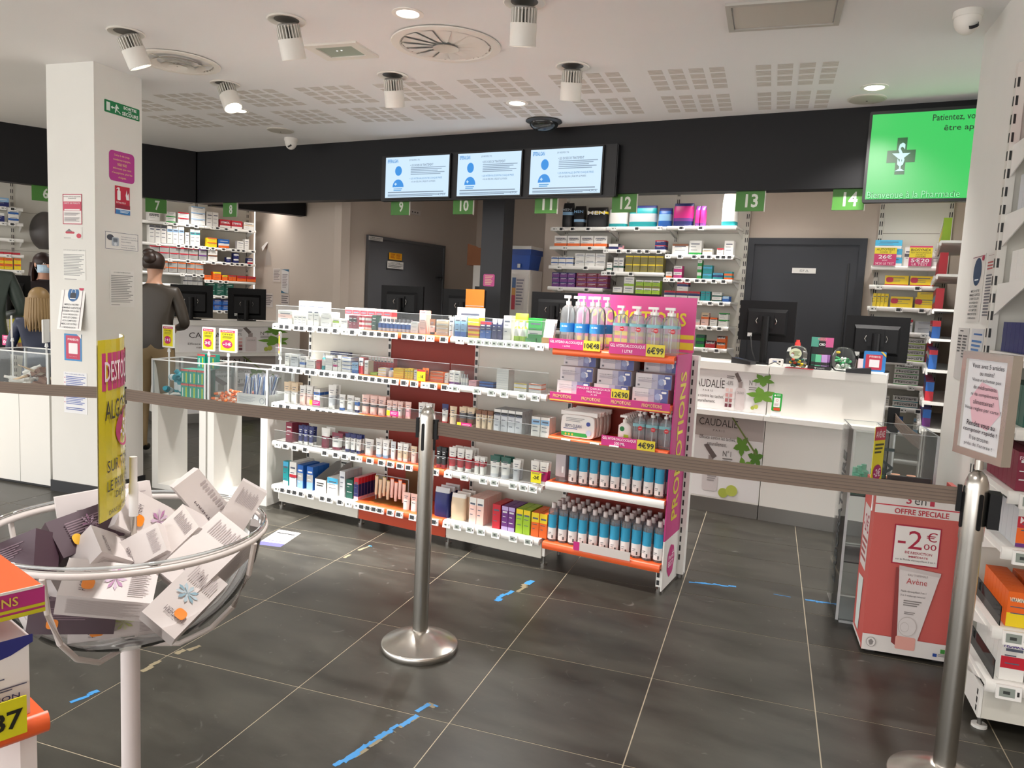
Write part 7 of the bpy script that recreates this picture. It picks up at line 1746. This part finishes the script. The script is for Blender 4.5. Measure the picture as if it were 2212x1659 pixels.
flat('price_card', 'yellow price card ending 9€87 on the orange shelf at the picture edge', 'price card', in_pt(-.078, -.0145, zl+.016), pa, .105, .045, 'd8d01c', [('t', .06, .2, .62, .85, '19€', '1c1c10', .02), ('t', .64, .28, .96, .78, '87', '1c1c10', .02)], .002)

# ================================================================ COSMETICS DISPLAY WITH CLEAR TOWER
CA = R(11); c0p = Vector((-.072, 3.555))
CD, CN = Vector((math.cos(CA), math.sin(CA))), Vector((-math.sin(CA), math.cos(CA)))
cb = thing('carton_display', 'coral and white cardboard display reading OFFRE SPECIALE', 'display stand', (c0p.x, c0p.y, 0), CA)
CW, CH = .345, .735
MB().box(0, CW, 0, .02, .015, CH, 'carton_coral').box(0, CW, .02, .26, .015, .03, 'd8d4d0').build('front_board', cb)
MB().box(0, .02, .02, .26, .03, CH, 'carton_coral').box(CW-.02, CW, .02, .26, .03, CH, 'carton_coral').build('side_board', cb)
MB().box(.02, .06, .02, .06, 0, .015, '3a3a3a').box(CW-.06, CW-.02, .02, .06, 0, .015, '3a3a3a').box(.02, .06, .2, .24, 0, .015, '3a3a3a').box(CW-.06, CW-.02, .2, .24, 0, .015, '3a3a3a').build('foot', cb)
fp = link('front_print', None, cb, (CW/2, 0, 0))
card(fp, CW, CH-.015, [('r', 0, 0, 1, .155, 'ded8d4'), ('r', 0, .098, 1, .105, 'c83a48'), ('t', .34, .035, .40, .085, '3', 'b8324a', .02), ('t', .43, .05, .56, .085, 'en', '4a4a4a', .0), ('t', .60, .035, .65, .085, '1', 'b8324a', .02), ('t', .22, .115, .82, .148, 'OFFRE SPECIALE', 'b8323e', .02),
     ('r', .24, .21, .76, .45, 'a8203a'), ('r', .255, .218, .745, .442, 'e6e2de'), ('t', .29, .24, .56, .35, '-2', 'a81c3c', .0), ('t', .60, .24, .72, .295, '€', 'a81c3c', .0), ('t', .58, .31, .72, .345, '00', 'a81c3c', .0), ('t', .38, .365, .68, .38, 'DE REDUCTION', 'a81c3c', .01), ('t', .42, .388, .64, .402, 'IMMÉDIATE', 'a81c3c', .01), ('t', .28, .412, .72, .425, 'sur le Fluide démaquillant 3 en 1', '4a3a3e', 0),
     ('r', 0, .90, 1, 1, 'ded8d4'),
     ('q', [(.30, .47), (.34, .47), (.42, .96), (.33, .93)], '8e3a38'),
     ('q', [(.335, .455), (.80, .475), (.62, .90), (.39, .89)][::-1], 'dcd4d2'), ('q', [(.335, .455), (.80, .475), (.795, .50), (.335, .48)][::-1], 'c9bfbd'), ('rr', .375, .885, .60, .965, 'e2a498', .02),
     ('t', .44, .50, .66, .512, 'EAU THERMALE', '8a7a78', 0), ('t', .43, .525, .66, .56, 'Avène', 'b8484a', .0), ('t', .38, .60, .66, .615, 'Fluide démaquillant 3 en 1', '5a5252', 0), ('t', .38, .625, .66, .64, '3 in 1 make-up remover', '5a5252', 0), ('l', .42, .66, .62, .70, 3, '8a8280'), ('l', .44, .73, .56, .75, 2, '8a8280'),
     ('c', .49, .82, .105, 'c2b8b4', .06), ('c', .49, .82, .098, 'dcd4d2', .056), ('c', .46, .825, .05, 'c2b8b4', .03), ('c', .46, .825, .045, 'dcd4d2', .027),
     ('c', .10, .945, .055, '8a8482', .03), ('c', .10, .945, .05, 'ded8d4', .027), ('q', [(.07, .94), (.10, .925), (.13, .94), (.12, .96), (.09, .965)], '8a8482'), ('r', .88, .925, .93, .95, '3f8a3a'), ('r', .80, .955, .845, .975, '2a4a9a'), ('l', .86, .955, .94, .975, 2, '9a9694')], -.0005, (CH+.015)/2)
sp2 = link('side_print', None, cb, (-.0005, .14, 0), (0, 0, R(-90))); card(sp2, .22, CH-.03, [('r', .1, .15, .75, .55, 'd8d0cc'), ('t', .15, .2, .7, .32, '-2€', 'a81c3c', .0), ('l', .15, .36, .7, .52, 4, 'a85a5a'), ('q', [(.15, .62), (.7, .60), (.62, .95), (.25, .95)][::-1], 'd4dcd8')], 0, CH/2)
# clear acrylic tower behind
tw = thing('acrylic_tower', 'tall clear acrylic bin tower behind the coral cardboard display', 'display stand', (c0p.x-CD.x*.075-CN.x*-.28, c0p.y-CD.y*.075-CN.y*-.28, 0), CA)
TW, TD, TH = .36, .36, .93
for nm, bx in (('side_pane', (0, .006, 0, TD)), ('side_pane', (TW-.006, TW, 0, TD)), ('divider', (TW*.42, TW*.42+.005, .006, TD-.006)), ('front_pane', (.006, TW-.006, 0, .005)), ('rear_pane', (.006, TW-.006, TD-.005, TD))):
    MB().box(*bx, .02, TH, 'acrylic').box(*bx, TH, TH+.002, 'acrylic_edge').build(nm, tw)
for z_ in (.02, .30, .62): MB().box(.006, TW-.006, .005, TD-.005, z_, z_+.006, 'acrylic').build('floor_pane', tw)
for sx in (.0, TW-.012): MB().box(sx, sx+.012, -.002, .0, .02, TH, 'acrylic_edge').build('edge_strip', tw)
MB().box(.02, TW-.02, .02, TD-.02, 0, .02, 'acrylic_edge').build('foot', tw)
tl = link('side_lettering', None, tw, (-.001, TD/2, 0), (0, 0, R(-90))); text_into(tl, 'LABORATOIRE', -.05, .05, .15, .80, -.0005, '3a4044', .02, R(90))
ft = link('front_lettering', None, tw, (TW/2, -.001, 0)); text_into(ft, 'LAB', -.05, .0, .66, .86, -.0005, '3a4a4c', .01, R(-90))
def tower(a, b_): q_ = Vector((tw.location.x, tw.location.y))+CD*a+CN*b_; return (q_.x, q_.y)
rng = random.Random(8)
gb = MB().lathe([(.022, 0), (.024, .01), (.024, .08), (.012, .09), (.012, .115)], named('mint_gel', '6fc8a8', .1, alpha=.6), 14).mesh('mint_bottle')
for k in range(5): q = tower(.035+.026*k, .08+.05*(k % 3)); tag(link('mint_bottle', gb, None, (q[0], q[1], .628+.0005), (0, 0, 0)), 'clear mint green bottle standing in the acrylic tower', 'bottle', 'mint bottles in the acrylic tower')
wg = MB().lathe([(.020, 0), (.020, .06)], 'clear_plastic', 14).lathe([(.021, .06), (.021, .085)], 'e0a080', 14).mesh('wrapped_pot')
for k in range(5): q = tower(.19+.034*k, .10+.06*(k % 2)); tag(link('wrapped_pot', wg, None, (q[0], q[1], .6285)), 'cellophane wrapped pot in the acrylic tower', 'pot', 'wrapped pots in the acrylic tower')
q = tower(.26, .04); o = thing('sunglass_tray', 'small black wing shaped tray in the acrylic tower', 'tray', (q[0], q[1], .6285), CA); MB().prism([(-.09, .10), (-.085, .03), (-.04, .0), (-.005, .05), (.005, .05), (.04, .0), (.085, .03), (.09, .10)], 0, .02, '23282a').build('tray', o)
# yellow shelf talker at the corner of the cardboard
q = c0p+CD*.012+CN*.02
sgn = flat('offer_tag', 'slim yellow and pink offer tag at the corner of the acrylic tower', 'price tag', (c0p.x-.01, c0p.y+.01, CH+.11), CA+R(48), .075, .29, 'e6dc28', [('r', 0, 0, 1, .2, 'c02a4a'), ('t', .1, .04, .9, .16, 'AVÈNE', 'f2e6ea', .01), ('l', .1, .25, .9, .42, 3, '4a4a1a'), ('c', .5, .68, .4, 'a82a6a', .12), ('t', .2, .62, .8, .74, '-2€', 'f2e6ee', .02)], .002)
MB().box(-.004, .004, 0, .004, -.22, -.145, 'e6e6e6').build('stick', sgn)

# ================================================================ RIGHT HAND UNIT
UA = T9; U0 = Vector((.335, 3.05))
UD, UN = Vector((math.cos(UA), math.sin(UA))), Vector((-math.sin(UA), math.cos(UA)))
ru = thing('vitamin_shelving', 'white lit shelf unit of vitamin cartons beside the right hand column', 'shelf unit', (U0.x, U0.y, 0), UA)
UW = 1.1
MB().box(0, UW, .445, .46, .06, 2.4, 'panel_white').build('back_panel', ru)
MB().box(.01, UW, .03, .045, .05, .165, 'panel_white').build('kick_panel', ru); MB().box(0, .012, .03, .445, .05, .165, 'shelf_white').build('side_plinth', ru)
for k in range(3): MB().box(-.001, 0, .05, .062, .065+.03*k, .085+.03*k, '1c1c1c').build('slot', ru)
b = MB().box(-.012, .02, .43, .462, .02, 2.42, 'd8d4cc')
for k in range(34): b.box(-.008, .0, .4285, .43, .12+k*.067, .155+k*.067, '1c1c1c').box(-.0135, -.012, .438, .448, .12+k*.067, .155+k*.067, '1c1c1c')
b.build('upright', ru)
for fx, fy in ((.02, .07), (.02, .42), (UW-.03, .07), (UW-.03, .42)): MB().cyl(fx, fy, .01, .05, .008, 'steel_dull', 10).cyl(fx, fy, 0, .01, .026, 'd8d8d4', 16).build('foot', ru)
UZ = [.205, .40, .685, .88, 1.10, 1.345, 1.60, 1.86, 2.12]
for i, z_ in enumerate(UZ):
    s3 = shelf(ru, .004, UW, 0.0, .43, z_, 'shelf_white', 'shelf_white', [], 1, thick=.02, rail_h=.042)
    for k in range(8): link('price_label', LBL[1], s3, (.075+.135*k, -.001, z_-.028), (R(-6), 0, 0)).scale = (1.5, 1.3, 1.35)
    MB().rings([[(.0, .42, z_-.02), (.0, .06, z_-.02), (.0, .42, z_-.12)][::-1], [(.004, .42, z_-.02), (.004, .06, z_-.02), (.004, .42, z_-.12)][::-1]], 'shelf_white', smooth=False).build('bracket', s3)
    if i in (0, 1): MB().box(.03, .033, .02, .40, z_+.0005, z_+.07, 'acrylic').build('divider', s3)
def ug(x, y, z): q_ = U0+UD*x+UN*y; return (q_.x, q_.y, z)
def ugoods(i, x0, n, w_, h_, d_, spec, deep, label, name, side=None, txt=None, gap=.006):
    me = pack_mesh(w_, h_, d_, spec, side); tm_ = None
    for k in range(n):
        for j in range(deep):
            o = tag(link(name, me, None, ug(x0+(w_+gap)*k+w_/2, .03+(d_+.002)*j, UZ[i]+.0006), (0, 0, UA)), label, 'carton', label)
            if txt and j == 0:
                if tm_ is None: tm_ = text_into(o, txt[0], -w_*.42, w_*.42, h_*txt[2], h_*txt[3], -.0014, txt[1], .02).data
                else: link('lettering', tm_, o)
ugoods(0, .05, 3, .075, .145, .045, 'w3r3w4', 7, 'white carton with red wave on the lowest vitamin shelf', 'children_syrup_carton', 'w', ('PEDIAKID', '5a3a9a', .82, .92))
ugoods(0, .30, 4, .075, .145, .045, 'w2o3w3', 3, 'white carton with orange wave on the lowest vitamin shelf', 'children_syrup_carton', 'w')
ugoods(1, .05, 2, .070, .125, .036, 'y4o4o2', 8, 'orange and yellow vitamin carton on the second vitamin shelf', 'vitamin_carton', 'o', ('VITAMINE C', 'f4e6c8', .72, .84), gap=.02)
ugoods(1, .26, 4, .07, .125, .036, 'o3y4', 3, 'yellow vitamin carton on the second vitamin shelf', 'vitamin_carton', 'y')
ugoods(2, .05, 3, .10, .135, .055, 'v1o4r3w2', 6, 'white red and orange multivitamin carton on the vitamin unit', 'multivitamin_carton', 's', ('MultiVit', 'f6e6e6', .62, .78))
ugoods(3, .03, 5, .055, .135, .05, 'm5m1', 7, 'maroon carton filed in a row on the vitamin unit', 'maroon_carton', 'm', ('FORCE', 'e8c8d4', .8, .9))
ugoods(4, .03, 3, .095, .14, .05, 'd1d5', 7, 'dark green carton on the vitamin unit', 'green_vitamin_carton', 'd', ('Bero', 'e8f0ec', .45, .62))
ugoods(5, .03, 3, .10, .11, .05, 'q1u2q4', 7, 'deep blue carton on the vitamin unit', 'blue_vitamin_carton', 'q', ('BION', 'f0f4fa', .55, .75))
ugoods(6, .03, 5, .04, .12, .07, 'w3y3x1', 5, 'white and yellow slim carton on the vitamin unit', 'slim_carton', 'w')
ugoods(7, .03, 5, .045, .14, .05, 's3w1', 7, 'silver grey slim carton on the vitamin unit', 'slim_carton', 's')
ugoods(8, .03, 3, .09, .15, .06, 'd2r3', 6, 'red and green carton on the top vitamin shelf', 'top_carton', 'r')

# ================================================================ FLOOR MARKS
def tape(pts, w_, label, name='floor_tape', mats=('3c8fd0', '8d8268'), seed=1, holes=.35):
    """worn strip of tape stuck to the tiles: ragged pieces of blue film and grey glue along a line of floor points"""
    rng = random.Random(seed); P_ = [onz(x, y, 0) for x, y in pts]; o = thing(name, label, 'tape', (P_[0].x, P_[0].y, 0))
    for mi, m in enumerate(mats):
        b = MB(); any_ = False
        for a, c in zip(P_[:-1], P_[1:]):
            d = c-a; L = d.length; d.normalize(); nrm = Vector((-d.y, d.x, 0)); st = 0.0
            while st < L:
                ln = min(rng.uniform(.02, .07), L-st+.001)
                keep = rng.random() > (holes if mi == 0 else .45)
                wa, wb = rng.uniform(.25, 1)*w_/2, rng.uniform(.25, 1)*w_/2; off = rng.uniform(-.25, .25)*w_+(0 if mi == 0 else -.3*w_)
                if keep:
                    n = 5; up = []; dn = []
                    for k in range(n+1):
                        q_ = a+d*(st+ln*k/n)-P_[0]; up.append(q_+nrm*(off+wa*rng.uniform(.6, 1))); dn.append(q_+nrm*(off-wb*rng.uniform(.6, 1)))
                    pts2 = [(q_.x, q_.y) for q_ in dn]+[(q_.x, q_.y) for q_ in up[::-1]]
                    b.slab(pts2, .0002, .0007+.0004*(1-mi), m); any_ = True
                st += ln
        if any_: tag(b.build('film' if mi == 0 else 'glue_residue', o), kind='stuff')
    return o
tape([(905, 1540), (936, 1521)], .07, 'blue tape patch at the end of the worn floor line before the barrier', seed=2, holes=.05)
tape([(722, 1655), (790, 1610), (845, 1577), (900, 1545)], .035, 'long worn blue tape line on the tiles before the free barrier post', seed=3, holes=.12)
tape([(1062, 1302), (1108, 1276), (1150, 1251)], .045, 'short blue and grey tape on the tiles before the promotion unit', seed=4)
tape([(727, 1210), (765, 1193), (800, 1179)], .04, 'grey glue mark with a blue tip before the red bay', seed=5, holes=.8)
tape([(150, 1516), (195, 1500), (236, 1484)], .035, 'flake of blue tape left of the bowl stand post', seed=6, holes=.15, mats=('3c8fd0',))
tape([(300, 1449), (345, 1427), (400, 1402), (456, 1381)], .035, 'grey glue streak with blue flakes right of the bowl stand post', seed=7, holes=.85)
tape([(1488, 1256), (1540, 1262), (1590, 1269)], .035, 'ragged blue tape beside the promotion end panel', seed=8, holes=.05, mats=('3c8fd0',))
tape([(1652, 1280), (1740, 1296)], .012, 'thin remains of blue tape before the plain counter', seed=9, holes=.5, mats=('3c8fd0',))
tape([(1740, 1297), (1822, 1307)], .04, 'blue tape piece on the tiles before the coral display', seed=10, holes=.0, mats=('3c8fd0',))
a, b_, c, d = onz(553, 1176, 0), onz(606, 1182, 0), onz(650, 1152, 0), onz(603, 1144, 0)
o = thing('floor_sticker', 'white sticker with violet foot on the tiles before the gondola', 'sticker', (a.x, a.y, 0))
def fl_(s_, t): q_ = a*(1-s_)*(1-t)+b_*s_*(1-t)+c*s_*t+d*(1-s_)*t-a; return (q_.x, q_.y)
MB().slab([fl_(0, 0), fl_(1, 0), fl_(1, 1), fl_(0, 1)], .0002, .001, 'dcdcdc').build('sheet', o)
MB().slab([fl_(0, 0), fl_(1, 0), fl_(1, .2), fl_(0, .2)], .001, .0014, '5a58a8').slab([fl_(.1, .78), fl_(.9, .78), fl_(.9, .84), fl_(.1, .84)], .001, .0014, '3a3a3a').slab([fl_(.2, .3), fl_(.8, .3), fl_(.8, .34), fl_(.2, .34)], .001, .0014, '5a58a8').slab([fl_(.3, .5), fl_(.7, .5), fl_(.7, .66), fl_(.3, .66)], .001, .0014, 'b8b8bc').build('print', o)
